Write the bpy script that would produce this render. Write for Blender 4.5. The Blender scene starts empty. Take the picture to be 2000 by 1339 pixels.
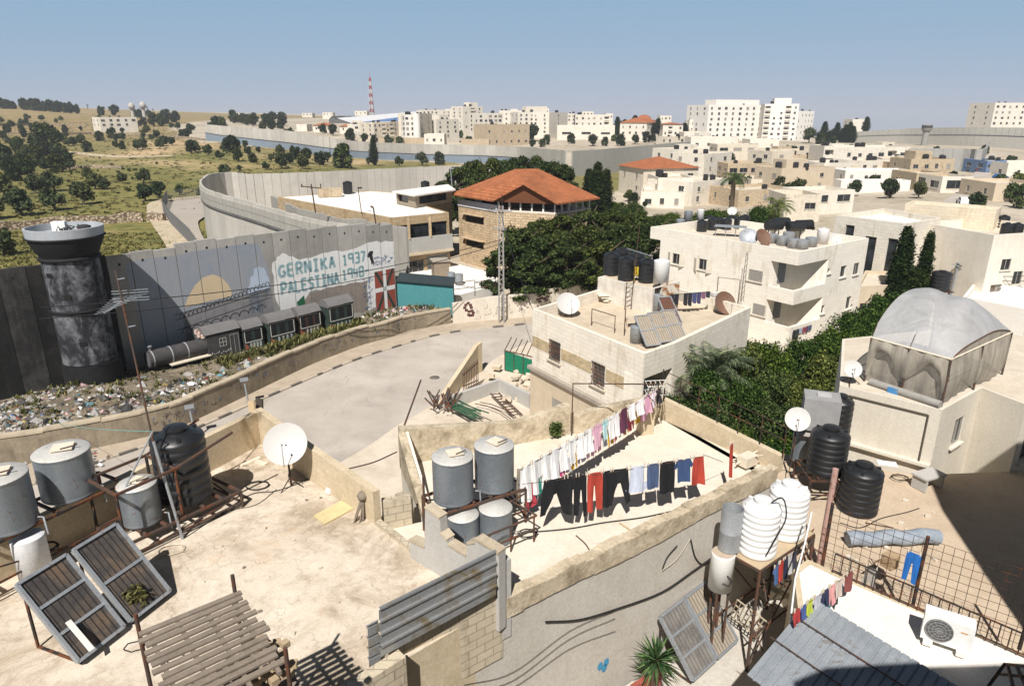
import bpy,math,random
import numpy as np
from mathutils import Vector,Matrix
R=math.radians
SC=bpy.context.scene
COL=SC.collection
rnd=random.Random(7)
# camera
F,CX,CY,H=1333.0,1000.0,669.5,18.0
PITCH=math.atan(445/1333.0)
SP,CP=math.sin(PITCH),math.cos(PITCH)
cam=bpy.data.cameras.new('camera')
cam.lens=24.0;cam.sensor_width=36.0;cam.clip_start=0.1;cam.clip_end=12000
co=bpy.data.objects.new('camera',cam);COL.objects.link(co)
co.location=(0,0,H);co.rotation_euler=(math.pi/2-PITCH,0,0)
SC.camera=co
# light
SUN_EL,SUN_AZ=51.0,12.0
sd=bpy.data.lights.new('sun','SUN');sd.energy=5.0;sd.angle=R(0.53);sd.color=(1.0,0.955,0.90)
so=bpy.data.objects.new('sun',sd);COL.objects.link(so);so.location=(0,-20,80)
dv=Vector((math.sin(R(SUN_AZ))*math.cos(R(SUN_EL)),math.cos(R(SUN_AZ))*math.cos(R(SUN_EL)),-math.sin(R(SUN_EL))))
so.rotation_euler=dv.to_track_quat('-Z','Y').to_euler()
W=bpy.data.worlds.new('World');SC.world=W;W.use_nodes=True
nt=W.node_tree;bg=nt.nodes['Background']
sk=nt.nodes.new('ShaderNodeTexSky');sk.sky_type='NISHITA';sk.sun_disc=False
sk.sun_elevation=R(SUN_EL);sk.sun_rotation=R(180+SUN_AZ)
sk.altitude=700;sk.air_density=1.0;sk.dust_density=.3;sk.ozone_density=4.0
def wn(typ,**k):
 x=nt.nodes.new('ShaderNode'+typ)
 for a,b in k.items():setattr(x,a,b)
 return x
tn=wn('Mix',data_type='RGBA',blend_type='MULTIPLY');tn.inputs[0].default_value=1;tn.inputs[7].default_value=(.47,.23,.12,1)
hz=wn('TexCoord');hs=wn('SeparateXYZ');hr=wn('ValToRGB');hr.color_ramp.elements[0].color=(.24,.455,.69,1);hr.color_ramp.elements[1].color=(.012,.03,.065,1);hr.color_ramp.elements[0].position=.14;hr.color_ramp.elements[1].position=.6
hm=wn('VectorMath',operation='SCALE');hm.inputs[3].default_value=12.0
t2=wn('Mix',data_type='RGBA',blend_type='ADD');t2.inputs[0].default_value=1
nt.links.new(hz.outputs['Generated'],hs.inputs[0]);nt.links.new(hs.outputs[2],hr.inputs[0]);nt.links.new(hr.outputs[0],hm.inputs[0]);nt.links.new(hm.outputs[0],t2.inputs[7])
nt.links.new(sk.outputs[0],tn.inputs[6]);nt.links.new(tn.outputs[2],t2.inputs[6]);nt.links.new(t2.outputs[2],bg.inputs[0]);bg.inputs[1].default_value=0.05
SC.view_settings.view_transform='Standard';SC.view_settings.look='None'
SC.view_settings.exposure=0.44;SC.view_settings.gamma=1.0
SC.cycles.max_bounces=5;SC.cycles.transparent_max_bounces=12
# picture -> place
def ray(u,v):
 cx=(u-CX)/F;cy=(CY-v)/F
 return cx,CP+cy*SP,-SP+cy*CP
def at(u,v,z=None,Y=None):
 x,y,q=ray(u,v)
 t=(z-H)/q if Y is None else Y/y
 return Vector((x*t,y*t,H+q*t))
def zat(v,Y):
 x,y,q=ray(1000,v)
 return H+q/y*Y
# mesh builder
class MB:
 def __init__(s):s.v=[];s.f=[];s.sm=[];s.mi=[];s.mat=0
 def face(s,pts,smooth=False):
  n=len(s.v);s.v+=[tuple(p)for p in pts];s.f.append(tuple(range(n,n+len(pts))));s.sm.append(smooth);s.mi.append(s.mat)
 def mesh(s,vs,fs,smooth=False):
  n=len(s.v);s.v+=[tuple(p)for p in vs]
  for f in fs:s.f.append(tuple(i+n for i in f));s.sm.append(smooth);s.mi.append(s.mat)
 def box(s,c,d,rz=0,tilt=None):
  c=Vector(c);m=Matrix.Rotation(rz,3,'Z')
  if tilt is not None:m=m@tilt
  hx,hy,hz=d[0]/2,d[1]/2,d[2]/2
  P=[c+m@Vector((x*hx,y*hy,z*hz))for x in(-1,1)for y in(-1,1)for z in(-1,1)]
  s.mesh(P,[(0,1,3,2),(4,6,7,5),(0,4,5,1),(2,3,7,6),(0,2,6,4),(1,5,7,3)])
 def bar(s,a,b,w,h=None,up=(0,0,1)):
  a,b=Vector(a),Vector(b);h=h or w;d=(b-a)
  if d.length<1e-6:return
  d.normalize();u=Vector(up)
  if abs(d.dot(u))>.98:u=Vector((1,0,0))
  x=d.cross(u).normalized();y=x.cross(d).normalized();x=x*w/2;y=y*h/2
  P=[p+i*x+j*y for p in(a,b)for i,j in((-1,-1),(1,-1),(1,1),(-1,1))]
  s.mesh(P,[(3,2,1,0),(4,5,6,7),(0,1,5,4),(1,2,6,5),(2,3,7,6),(3,0,4,7)])
 def tube(s,pts,r,n=8,caps=True,r1=None):
  pts=[Vector(p)for p in pts];rings=[];L=len(pts)
  pu=None
  for i,p in enumerate(pts):
   d=(pts[min(i+1,L-1)]-pts[max(i-1,0)]).normalized()
   u=Vector((0,0,1))if abs(d.z)<.9 else Vector((1,0,0))
   if pu is not None:
    u=pu-d*pu.dot(d)
    if u.length<1e-4:u=Vector((0,1,0))
   x=d.cross(u).normalized();y=x.cross(d).normalized();pu=y
   rr=r if r1 is None else r+(r1-r)*i/max(L-1,1)
   rings.append([p+(x*math.cos(6.28319*k/n)+y*math.sin(6.28319*k/n))*rr for k in range(n)])
  b=[q for g in rings for q in g]
  fs=[(i*n+k,i*n+(k+1)%n,(i+1)*n+(k+1)%n,(i+1)*n+k)for i in range(L-1)for k in range(n)]
  s.mesh(b,[f[::-1]for f in fs],n>4)
  if caps:s.face(rings[0]);s.face(rings[-1][::-1])
 def lathe(s,c,prof,n=24,smooth=True,sx=1,sy=1):
  c=Vector(c);runs=[[]]
  for p in prof:
   if p is None:runs.append([runs[-1][-1]])
   else:runs[-1].append(p)
  for run in runs:
   vs=[c+Vector((r*math.cos(6.28319*k/n)*sx,r*math.sin(6.28319*k/n)*sy,z))for r,z in run for k in range(n)]
   fs=[(i*n+k,i*n+(k+1)%n,(i+1)*n+(k+1)%n,(i+1)*n+k)for i in range(len(run)-1)for k in range(n)]
   s.mesh(vs,fs,smooth)
 def disc(s,c,r,n=24,up=True):
  c=Vector(c);P=[c+Vector((r*math.cos(6.28319*k/n),r*math.sin(6.28319*k/n),0))for k in range(n)]
  s.face(P if up else P[::-1])
 def prism(s,poly,z0,z1,bottom=True):
  n=len(poly);a=z0 if hasattr(z0,'__len__')else[z0]*n;b=z1 if hasattr(z1,'__len__')else[z1]*n
  lo=[Vector((p[0],p[1],a[i]))for i,p in enumerate(poly)];hi=[Vector((p[0],p[1],b[i]))for i,p in enumerate(poly)]
  s.face(hi)
  if bottom:s.face(lo[::-1])
  for i in range(n):j=(i+1)%n;s.face([lo[i],lo[j],hi[j],hi[i]])
 def slab(s,pts,nrm,t):
  nrm=Vector(nrm).normalized();pts=[Vector(p)for p in pts];b=[p-nrm*t for p in pts]
  s.face(pts);s.face(b[::-1]);n=len(pts)
  for i in range(n):j=(i+1)%n;s.face([b[i],b[j],pts[j],pts[i]])
 def wallrun(s,pts,t,z0=None,z1=None):
  n=len(pts);L=[];Rr=[]
  for i,p in enumerate(pts):
   a=pts[max(i-1,0)];b=pts[min(i+1,n-1)]
   d=Vector((b[0]-a[0],b[1]-a[1])).normalized();q=Vector((-d.y,d.x))*t/2
   L.append((p[0]+q.x,p[1]+q.y));Rr.append((p[0]-q.x,p[1]-q.y))
  for i in range(n-1):
   a,b=pts[i],pts[i+1]
   A=[(*L[i],a[2]),(*L[i+1],b[2]),(*L[i+1],b[3]),(*L[i],a[3])]
   B=[(*Rr[i],a[2]),(*Rr[i+1],b[2]),(*Rr[i+1],b[3]),(*Rr[i],a[3])]
   s.face(A[::-1]);s.face(B);s.face([B[3],B[2],A[2],A[3]])
  for i,rev in((0,False),(n-1,True)):
   p=pts[i];q=[(*L[i],p[2]),(*Rr[i],p[2]),(*Rr[i],p[3]),(*L[i],p[3])]
   s.face(q[::-1]if rev else q)
 def facade(s,a,b,z0,z1,ops=(),depth=.18,za=None,zb=None):
  a=Vector((a[0],a[1],0));b=Vector((b[0],b[1],0));d=b-a;Ln=d.length;d.normalize();nin=Vector((-d.y,d.x,0))
  ops=[(max(.02,o[0]),min(Ln-.02,o[1]),o[2],min(o[3],z1-z0-.02))+tuple(o[4:])for o in ops]
  xs=sorted({0,Ln}|{o[0]for o in ops}|{o[1]for o in ops});zs=sorted({0,z1-z0}|{o[2]for o in ops}|{o[3]for o in ops})
  P=lambda x,h,k=0:a+d*x+Vector((0,0,z0+h))+nin*k
  for i in range(len(xs)-1):
   for j in range(len(zs)-1):
    mx=(xs[i]+xs[i+1])/2;mz=(zs[j]+zs[j+1])/2
    if any(o[0]<mx<o[1]and o[2]<mz<o[3]for o in ops):continue
    s.face([P(xs[i],zs[j]),P(xs[i+1],zs[j]),P(xs[i+1],zs[j+1]),P(xs[i],zs[j+1])])
  for o in ops:
   x0,x1,h0,h1=o[:4];D=o[4]if len(o)>4 else depth
   s.face([P(x0,h0),P(x0,h1),P(x0,h1,D),P(x0,h0,D)][::-1]);s.face([P(x1,h0),P(x1,h1),P(x1,h1,D),P(x1,h0,D)])
   s.face([P(x0,h0),P(x1,h0),P(x1,h0,D),P(x0,h0,D)][::-1]);s.face([P(x0,h1),P(x1,h1),P(x1,h1,D),P(x0,h1,D)])
 def data(s,name,mats,loc=None,m=None):
  me=bpy.data.meshes.new(name);V=np.array(s.v,dtype=np.float64).reshape(-1,3)
  W_=V.copy()
  if m is not None:
   Mi=np.array(m.inverted());V=V@Mi[:3,:3].T+Mi[:3,3]
  me.from_pydata([tuple(x)for x in V],[],s.f)
  uv=me.uv_layers.new(name='uv');uvs=np.zeros((len(me.loops),2));k=0
  for f in s.f:
   P=W_[list(f)]
   nn=np.zeros(3)
   for i in range(len(f)):
    p,q=P[i],P[(i+1)%len(f)]
    nn+=np.array([(p[1]-q[1])*(p[2]+q[2]),(p[2]-q[2])*(p[0]+q[0]),(p[0]-q[0])*(p[1]+q[1])])
   l=np.linalg.norm(nn)
   if l>0:nn=nn/l
   if abs(nn[2])>.75:c=P[:,:2]
   else:
    hl=math.hypot(nn[0],nn[1])or 1;t=(-nn[1]/hl,nn[0]/hl);c=np.stack([P[:,0]*t[0]+P[:,1]*t[1],P[:,2]],1)
   uvs[k:k+len(f)]=c;k+=len(f)
  uv.data.foreach_set('uv',uvs.ravel())
  me.polygons.foreach_set('use_smooth',s.sm);me.polygons.foreach_set('material_index',s.mi)
  for mt in(mats if isinstance(mats,(list,tuple))else[mats]):me.materials.append(mt)
  me.update();return me
WM={}
def props(o,label=None,cat=None,group=None,kind=None):
 if label:o['label']=label
 if cat:o['category']=cat
 if group:o['group']=group
 if kind:o['kind']=kind
 return o
def T(name,label,cat,loc,rz=0,group=None):
 o=bpy.data.objects.new(name,None);COL.objects.link(o);o.empty_display_size=.2
 o.location=loc;o.rotation_euler=(0,0,rz)
 WM[o.name]=Matrix.Translation(Vector(loc))@Matrix.Rotation(rz,4,'Z')
 return props(o,label,cat,group)
def P(name,mb,mat,parent,label=None,local=False,kind=None):
 m=WM[parent.name];me=mb.data(name,mat,m=None if local else m)if isinstance(mb,MB)else mb
 o=bpy.data.objects.new(name,me);COL.objects.link(o);o.parent=parent;WM[o.name]=m
 return props(o,label,None,None,kind)
def S(name,mb,mat,label=None,cat=None,group=None,kind=None,loc=None):
 if loc is None:
  V=np.array(mb.v);loc=((V[:,0].min()+V[:,0].max())/2,(V[:,1].min()+V[:,1].max())/2,V[:,2].min())
 m=Matrix.Translation(Vector(loc));o=bpy.data.objects.new(name,mb.data(name,mat,m=m));COL.objects.link(o);o.location=loc;WM[o.name]=m
 return props(o,label,cat,group,kind)
def dup(o,loc=None,rz=None,label=None,group=None,sc=None,parent=None):
 c=o.copy();COL.objects.link(c)
 if parent:c.parent=parent
 if loc is not None:c.location=loc
 if rz is not None:c.rotation_euler=(0,0,rz)
 if sc is not None:c.scale=(sc,)*3 if not hasattr(sc,'__len__')else sc
 if label:c['label']=label
 if group:c['group']=group
 for ch in KIDS(o):dup(ch,parent=c)
 return c
def KIDS(o):return list(o.children)
# materials
MATS={}
class N:
 def __init__(s,name):
  s.m=bpy.data.materials.new(name);s.m.use_nodes=True;s.t=s.m.node_tree;s.b=s.t.nodes['Principled BSDF'];s.out=s.t.nodes['Material Output']
 def n(s,typ,**k):
  x=s.t.nodes.new('ShaderNode'+typ)
  for a,b in k.items():
   if a in('i',):
    for kk,vv in b.items():x.inputs[kk].default_value=vv
   else:setattr(x,a,b)
  return x
 def l(s,a,b):s.t.links.new(a,b)
 def pos(s):return s.n('NewGeometry').outputs['Position']
 def uv(s):return s.n('UVMap',uv_map='uv').outputs[0]
 def obj(s):return s.n('TexCoord').outputs['Object']
 def noise(s,vec,scale,detail=4,rough=.6,dist=0):
  x=s.n('TexNoise',i={'Scale':scale,'Detail':detail,'Roughness':rough,'Distortion':dist});s.l(vec,x.inputs['Vector']);return x.outputs['Fac']
 def ramp(s,fac,stops,interp='LINEAR'):
  x=s.n('ValToRGB');e=x.color_ramp.elements;x.color_ramp.interpolation=interp
  while len(e)<len(stops):e.new(.5)
  for k,(p,c)in enumerate(stops):e[k].position=p;e[k].color=(*c,1)if len(c)==3 else c
  s.l(fac,x.inputs[0]);return x.outputs[0]
 def mix(s,fac,a,b,blend='MIX'):
  x=s.n('Mix',data_type='RGBA',blend_type=blend)
  for v,i in((fac,0),(a,6),(b,7)):
   if hasattr(v,'is_linked')or hasattr(v,'links'):s.l(v,x.inputs[i])
   else:x.inputs[i].default_value=v if i==0 else(*v,1)
  return x.outputs[2]
 def math(s,op,a,b=0.0):
  x=s.n('Math',operation=op)
  for v,i in((a,0),(b,1)):
   if hasattr(v,'links'):s.l(v,x.inputs[i])
   else:x.inputs[i].default_value=v
  return x.outputs[0]
 def scale(s,vec,sc):
  x=s.n('Mapping');x.inputs['Scale'].default_value=sc;s.l(vec,x.inputs[0]);return x.outputs[0]
 def bump(s,fac,dist=.02,strength=.6):
  x=s.n('Bump',i={'Strength':strength,'Distance':dist});s.l(fac,x.inputs['Height']);s.l(x.outputs[0],s.b.inputs['Normal'])
 def done(s,col,rough=.85,metal=0.0,spec=.3):
  if hasattr(col,'links'):s.l(col,s.b.inputs['Base Color'])
  else:s.b.inputs['Base Color'].default_value=(*col,1)
  if hasattr(rough,'links'):s.l(rough,s.b.inputs['Roughness'])
  else:s.b.inputs['Roughness'].default_value=rough
  s.b.inputs['Metallic'].default_value=metal;s.b.inputs['Specular IOR Level'].default_value=spec
  return s.m
def sc3(c,k):return tuple(min(1,x*k)for x in c)
def mplain(name,c,rough=.8,metal=0,var=.18,sc=3.0,spec=.3,bump=0):
 if name in MATS:return MATS[name]
 n=N(name);p=n.obj();a=n.noise(p,sc,5,.65);b=n.noise(p,sc*9,3,.6)
 f=n.math('ADD',n.math('MULTIPLY',a,.65),n.math('MULTIPLY',b,.35))
 c1=n.ramp(f,[(.3,sc3(c,1-var)),(.5,c),(.72,sc3(c,1+var))])
 if bump:n.bump(b,bump)
 MATS[name]=n.done(c1,rough,metal,spec);return MATS[name]
def mstone(name,c,bw=.45,bh=.25,mortar=.5,var=.2,stain=.25,msize=.012,gap=.5):
 if name in MATS:return MATS[name]
 n=N(name);u=n.uv()
 br=n.n('TexBrick',i={'Color1':(*sc3(c,1-var*.5),1),'Color2':(*sc3(c,1+var*.5),1),'Mortar':(*sc3(c,mortar),1),'Scale':1.0,'Mortar Size':msize,'Mortar Smooth':.3,'Bias':0.0,'Brick Width':bw,'Row Height':bh})
 n.l(u,br.inputs['Vector'])
 p=n.pos();a=n.noise(p,.5,6,.65,.4);b=n.noise(n.scale(p,(3.0,3.0,.35)),1.0,5,.6)
 f=n.ramp(n.math('MULTIPLY',a,b),[(.10,sc3((.86,.80,.72),1-stain)),(.22,(1,1,1))])
 g=n.noise(p,14,3)
 f2=n.mix(1.0,f,n.ramp(g,[(.25,(.88,.88,.88)),(.75,(1.05,1.05,1.05))]),'MULTIPLY')
 n.bump(n.math('ADD',n.math('MULTIPLY',br.outputs['Fac'],-1.0),n.math('MULTIPLY',g,.4)),.012,.5)
 MATS[name]=n.done(n.mix(1.0,br.outputs['Color'],f2,'MULTIPLY'),.9);return MATS[name]
def mconc(name,c,stain=(.5,.45,.36),amt=.5,streak=True,sc=.45,grain=.12,rough=.92,bump=.006,objvar=0):
 if name in MATS:return MATS[name]
 n=N(name);p=n.pos()
 a=n.noise(p,sc,12,.76,.5);s_=n.noise(n.scale(p,(2.2,2.2,.25))if streak else n.scale(p,(1.3,1.3,1.3)),1.0,9,.78,.3);g=n.math('ADD',n.math('MULTIPLY',n.noise(p,14,5,.75),.6),n.math('MULTIPLY',n.noise(p,70,3,.7),.4))
 m1=n.ramp(a,[(.42,(0,0,0)),(.60,(1,1,1))]);m2=n.ramp(s_,[(.47,(0,0,0)),(.66,(1,1,1))])
 f=n.math('MULTIPLY',n.math('ADD',n.math('MULTIPLY',m1,.6),n.math('MULTIPLY',m2,.5)),amt)
 x=n.mix(f,c,stain)
 x=n.mix(1.0,x,n.ramp(g,[(.36,(1-grain*1.3,)*3),(.5,(1,1,1)),(.64,(1+grain,)*3)]),'MULTIPLY')
 if objvar:x=n.mix(1.0,x,n.ramp(n.n('ObjectInfo').outputs['Random'],[(0,(1-objvar,)*3),(1,(1+objvar,)*3)]),'MULTIPLY')
 n.bump(g,bump,.5);MATS[name]=n.done(x,rough);return MATS[name]
def mleaf(name,c,c2,tr=.25):
 if name in MATS:return MATS[name]
 n=N(name);g=n.n('NewGeometry');oi=n.n('ObjectInfo')
 a=n.ramp(g.outputs['Random Per Island'],[(0,sc3(c,.6)),(.4,sc3(c,1.1)),(.75,sc3(c2,1.05)),(1,sc3(c2,1.75))])
 b=n.noise(g.outputs['Position'],.9,3);x=n.mix(1.0,a,n.ramp(b,[(.3,(.7,.75,.7)),(.7,(1.25,1.2,1.1))]),'MULTIPLY')
 x=n.mix(1.0,x,n.ramp(oi.outputs['Random'],[(0,(.72,.82,.85)),(.5,(1,1,1)),(1,(1.4,1.22,.95))]),'MULTIPLY')
 d=n.n('BsdfDiffuse');t=n.n('BsdfTranslucent');ms=n.n('MixShader',i={0:tr});n.l(x,d.inputs[0]);n.l(x,t.inputs[0])
 n.l(d.outputs[0],ms.inputs[1]);n.l(t.outputs[0],ms.inputs[2]);n.l(ms.outputs[0],n.out.inputs[0]);MATS[name]=n.m;return n.m
def mmetal(name,c,rough=.45,metal=.7,rust=.0,rustc=(.16,.06,.025),sc=4):
 if name in MATS:return MATS[name]
 n=N(name);p=n.obj();a=n.noise(p,sc,7,.7,.4);b=n.noise(p,30,3)
 x=n.ramp(b,[(.3,sc3(c,.85)),(.7,sc3(c,1.12))])
 if rust:x=n.mix(n.ramp(a,[(.62-rust*.4,(0,0,0)),(.72-rust*.4,(1,1,1))]),x,rustc)
 n.bump(a,.004);MATS[name]=n.done(x,n.ramp(a,[(.3,(rough-.1,)*3),(.7,(min(1,rough+.25),)*3)]),metal,.4);return MATS[name]
def mglass(name='window_glass',c=(.02,.023,.026)):
 if name in MATS:return MATS[name]
 n=N(name);a=n.noise(n.pos(),.8,2);MATS[name]=n.done(n.ramp(a,[(.35,sc3(c,.6)),(.65,sc3(c,1.8))]),.12,0,.5);return MATS[name]
# terrain
CT=[(0,30,0),(-20,30,0),(20,30,0),(-60,40,0),(60,40,.5),(0,60,0),(-15,60,.3),(-40,60,.4),(25,60,0),(45,70,0),(-70,80,.2),(-50,120,0),(-20,120,.5),(10,110,.3),(40,110,.6),(75,110,1.5),(-100,120,.5),(-160,170,2)]
CT+=[tuple(at(u,v,Y=Y))for u,v,Y in[(100,300,300),(20,300,290),(100,260,430),(0,250,420),(30,212,640),(120,219,640),(200,224,700),(300,226,800),(420,226,900),(300,262,420),(420,277,335),(520,289,325),(640,303,300),(760,310,312),(900,318,322),(1010,322,300),(1115,345,232),(1310,318,290),(600,250,480),(760,268,400),(900,272,420),(1030,284,390),(1150,272,420),(1250,268,430),(1430,276,426),(1550,276,400),(1650,288,360),(1780,300,330),(1900,300,320),(1990,290,420),(1930,345,215),(1850,390,150),(1640,370,190),(1700,345,240),(1400,345,240),(1330,405,150),(1480,400,150),(600,223.5,1500),(900,238,1500),(1300,262,1500),(1700,285,1500),(2000,290,1500),(1400,262,900),(1750,275,800),(1100,245,900),(0,205,1500),(300,223,1800),(1000,250,5000),(0,222,5000),(500,224,5000),(2000,290,5000),(500,300,260),(300,330,230),(500,345,190)]]
def tcoord(X,Y):Yc=np.maximum(Y,22.0);return np.stack([np.clip(X/Yc,-1.6,1.6)*1.6,np.log(Yc)],-1)
_c=np.array(CT);_q=tcoord(_c[:,0],_c[:,1]);_D=np.linalg.norm(_q[:,None]-_q[None],axis=-1)
_n=len(_q);_A=np.zeros((_n+1,_n+1));_A[:_n,:_n]=-_D;_A[:_n,_n]=1;_A[_n,:_n]=1
_w=np.linalg.solve(_A,np.append(_c[:,2],0))
def gz(X,Y):
 X=np.asarray(X,float);Y=np.asarray(Y,float);q=tcoord(X,Y).reshape(-1,2)
 d=np.linalg.norm(q[:,None]-_q[None],axis=-1);z=(-d)@_w[:_n]+_w[_n]
 r=np.hypot(X,Y).ravel();k=np.clip((r-90)/200,0,1);nf=np.clip((r-72)/25,0,1);z=z*nf-.08*(1-nf)
 z=z+k*(np.sin(X.ravel()*.05+1)*.5+np.sin(Y.ravel()*.037)*.5)*.6
 return z.reshape(X.shape)if X.shape else float(z[0])
FIELD=[(-900,0),(-60,26),(-36,34.4),(-30,41.3),(-11.6,63),(-15,65.5),(-30,81),(-41,95),(-50,114),(-54,124),(-46,126),(-12.7,146),(12,152),(30,190),(50,240),(62,300),(52,292),(20,240),(0,300),(-30,322),(-60,302),(-112,325),(-147,333),(-230,480),(-260,620),(-200,1000),(-1500,1500)]
def inpoly(X,Y,poly):
 c=np.zeros(X.shape,bool)
 for(x0,y0),(x1,y1)in zip(poly,poly[1:]+poly[:1]):
  c^=((y0>Y)!=(y1>Y))&(X<(x1-x0)*(Y-y0)/(y1-y0+1e-12)+x0)
 return c
ys=np.concatenate([[-60,-30,-10,0],np.exp(np.linspace(math.log(6),math.log(6000),260))])
an=np.linspace(-1.7,1.7,280);XX=an[None]*(np.maximum(ys,10)[:,None]+14);YY=np.repeat(ys[:,None],len(an),1)
ZZ=gz(XX,YY);fm=inpoly(XX,YY,FIELD).astype(float)
me=bpy.data.meshes.new('ground');ny,nx=XX.shape
idx=np.arange(ny*nx).reshape(ny,nx)
me.from_pydata(np.stack([XX,YY,ZZ],-1).reshape(-1,3).tolist(),[],np.stack([idx[:-1,:-1],idx[:-1,1:],idx[1:,1:],idx[1:,:-1]],-1).reshape(-1,4).tolist())
at_=me.attributes.new('field','FLOAT','POINT');at_.data.foreach_set('value',fm.ravel())
me.polygons.foreach_set('use_smooth',[True]*len(me.polygons))
n=N('ground');p=n.pos();fa=n.n('Attribute',attribute_name='field').outputs['Fac']
a=n.noise(p,.035,6,.65,.5);b=n.noise(p,.4,6,.7);c=n.noise(p,.011,5,.6,.8);g=n.noise(n.scale(p,(.1,.45,1)),1.0,6,.65,1.0)
grass=n.ramp(n.math('ADD',n.math('MULTIPLY',a,.5),n.math('MULTIPLY',g,.5)),[(.32,(.050,.062,.016)),(.43,(.095,.100,.028)),(.51,(.165,.145,.05)),(.56,(.105,.108,.032)),(.63,(.075,.085,.025)),(.74,(.23,.185,.09))])
grass=n.mix(n.ramp(c,[(.52,(0,0,0)),(.66,(1,1,1))]),grass,n.mix(b,(.30,.22,.12),(.42,.32,.21)))
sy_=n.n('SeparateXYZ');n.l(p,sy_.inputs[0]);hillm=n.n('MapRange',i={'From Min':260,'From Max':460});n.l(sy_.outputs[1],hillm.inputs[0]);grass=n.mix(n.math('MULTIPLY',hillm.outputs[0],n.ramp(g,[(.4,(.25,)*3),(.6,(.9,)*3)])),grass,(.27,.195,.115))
grass=n.mix(1.0,grass,n.ramp(b,[(.3,(.75,.78,.7)),(.7,(1.6,1.5,1.35))]),'MULTIPLY')
dist=n.n('SeparateXYZ');n.l(p,dist.inputs[0])
town=n.ramp(n.math('ADD',n.math('MULTIPLY',b,.5),n.math('MULTIPLY',a,.5)),[(.33,(.20,.165,.11)),(.5,(.40,.345,.265)),(.68,(.54,.475,.385))])
n.bump(b,.05,.6)
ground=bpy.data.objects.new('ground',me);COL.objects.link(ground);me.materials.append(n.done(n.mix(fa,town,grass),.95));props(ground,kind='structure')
# sheets laid on the ground
def smooth_line(pts,k=8):
 P_=[np.array(p,float)for p in pts];P_=[2*P_[0]-P_[1]]+P_+[2*P_[-1]-P_[-2]];o=[]
 for i in range(1,len(P_)-2):
  for j in range(k):
   t=j/k;a,b,c,d=P_[i-1:i+3]
   o.append(.5*(2*b+(c-a)*t+(2*a-5*b+4*c-d)*t*t+(3*b-a-3*c+d)*t**3))
 o.append(P_[-2]);return o
def strip(La,Lb,zf,nb=1):
 mb=MB()
 for i in range(len(La)-1):
  for j in range(nb):
   q=[La[i]+(Lb[i]-La[i])*(j/nb),La[i]+(Lb[i]-La[i])*((j+1)/nb),La[i+1]+(Lb[i+1]-La[i+1])*((j+1)/nb),La[i+1]+(Lb[i+1]-La[i+1])*(j/nb)]
   mb.face([(x[0],x[1],zf(x[0],x[1]))for x in q],True)
 return mb
KERB=smooth_line([(-40,10),(-30,24),(-23.5,32),(-19.6,36.6),(-18.28,38.71),(-16.6,41.8),(-14.64,45.3),(-12.8,48.4),(-11.1,50.8),(-9.24,52.9),(-7.17,55.2),(-5.47,56.4),(-4.05,57.2),(-1.96,58.0),(1.63,59.3),(8,63),(16,69),(26,76)],10)
NEAR=smooth_line([(-26,4),(-19,14),(-14.5,22),(-12,28.2),(-10.8,31),(-8.91,34.1),(-7.9,36),(-7.0,38),(-5.61,40.4),(-4.21,43.2),(-3.2,45.6),(-2.2,48),(-1.4,49.8),(-.4,51.5),(1.6,54.0),(8,57.5),(16,62),(26,69)],10)
n=N('asphalt');p=n.pos();a=n.noise(p,.25,6,.65,.4);b=n.noise(p,30,3);c=n.noise(n.scale(p,(.9,.25,1)),1.0,6,.7,1.5)
x=n.ramp(a,[(.3,(.33,.293,.255)),(.5,(.41,.367,.32)),(.7,(.485,.438,.385))])
x=n.mix(n.ramp(c,[(.60,(0,0,0)),(.68,(.6,.6,.6))]),x,(.25,.228,.205));x=n.mix(1.0,x,n.ramp(b,[(.25,(.86,)*3),(.75,(1.12,)*3)]),'MULTIPLY')
vv=n.n('TexVoronoi',feature='DISTANCE_TO_EDGE',i={'Scale':.33});wp_=n.n('VectorMath',operation='ADD');n.l(p,wp_.inputs[0]);ns=n.n('TexNoise',i={'Scale':1.2,'Detail':4});n.l(p,ns.inputs['Vector']);n.l(ns.outputs['Color'],wp_.inputs[1]);n.l(wp_.outputs[0],vv.inputs['Vector'])
x=n.mix(n.math('MULTIPLY',n.ramp(vv.outputs['Distance'],[(0,(.22,)*3),(.006,(0,0,0))]),a),x,(.2,.18,.16))
n.bump(b,.004);M_ASPH=n.done(x,.9)
S('road',strip(KERB,NEAR,lambda x,y:.02,4),M_ASPH,kind='structure')
RW=smooth_line([(-40,24,1.7),(-30.5,31.5,1.75),(-25.6,33.9,1.75),(-22.3,35.8,1.75),(-20.5,37.3,1.7),(-19.3,39.5,1.7),(-17.55,43.5,1.75),(-15.4,48.3,1.72),(-14.0,50.7,1.7),(-12.5,53.0,1.6),(-10.6,55.0,1.55),(-8.9,57.2,1.5),(-5.6,59.35,1.45)],6)
W0,W1=Vector((-29.3,41.5,0)),Vector((-10.9,62.5,0));WD=(W1-W0).normalized();WN=Vector((WD.y,-WD.x,0));WL=(W1-W0).length
def wpt(s,h,off=0):q=W0+WD*s+WN*off;return Vector((q.x,q.y,h))
def ws(u,v,off=0):
 r=Vector(ray(u,v));o=W0+WN*off;t=(o.x*WN.x+o.y*WN.y)/(r.x*WN.x+r.y*WN.y)
 q=Vector((r.x*t,r.y*t,H+r.z*t));return((q-o).x*WD.x+(q-o).y*WD.y,q.z)
wb=[wpt(s,0)for s in np.linspace(-14,30.5,len(RW))]
def dumpz(t,k):
 return 0
mb=MB();nb=14;Gd=[]
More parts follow.
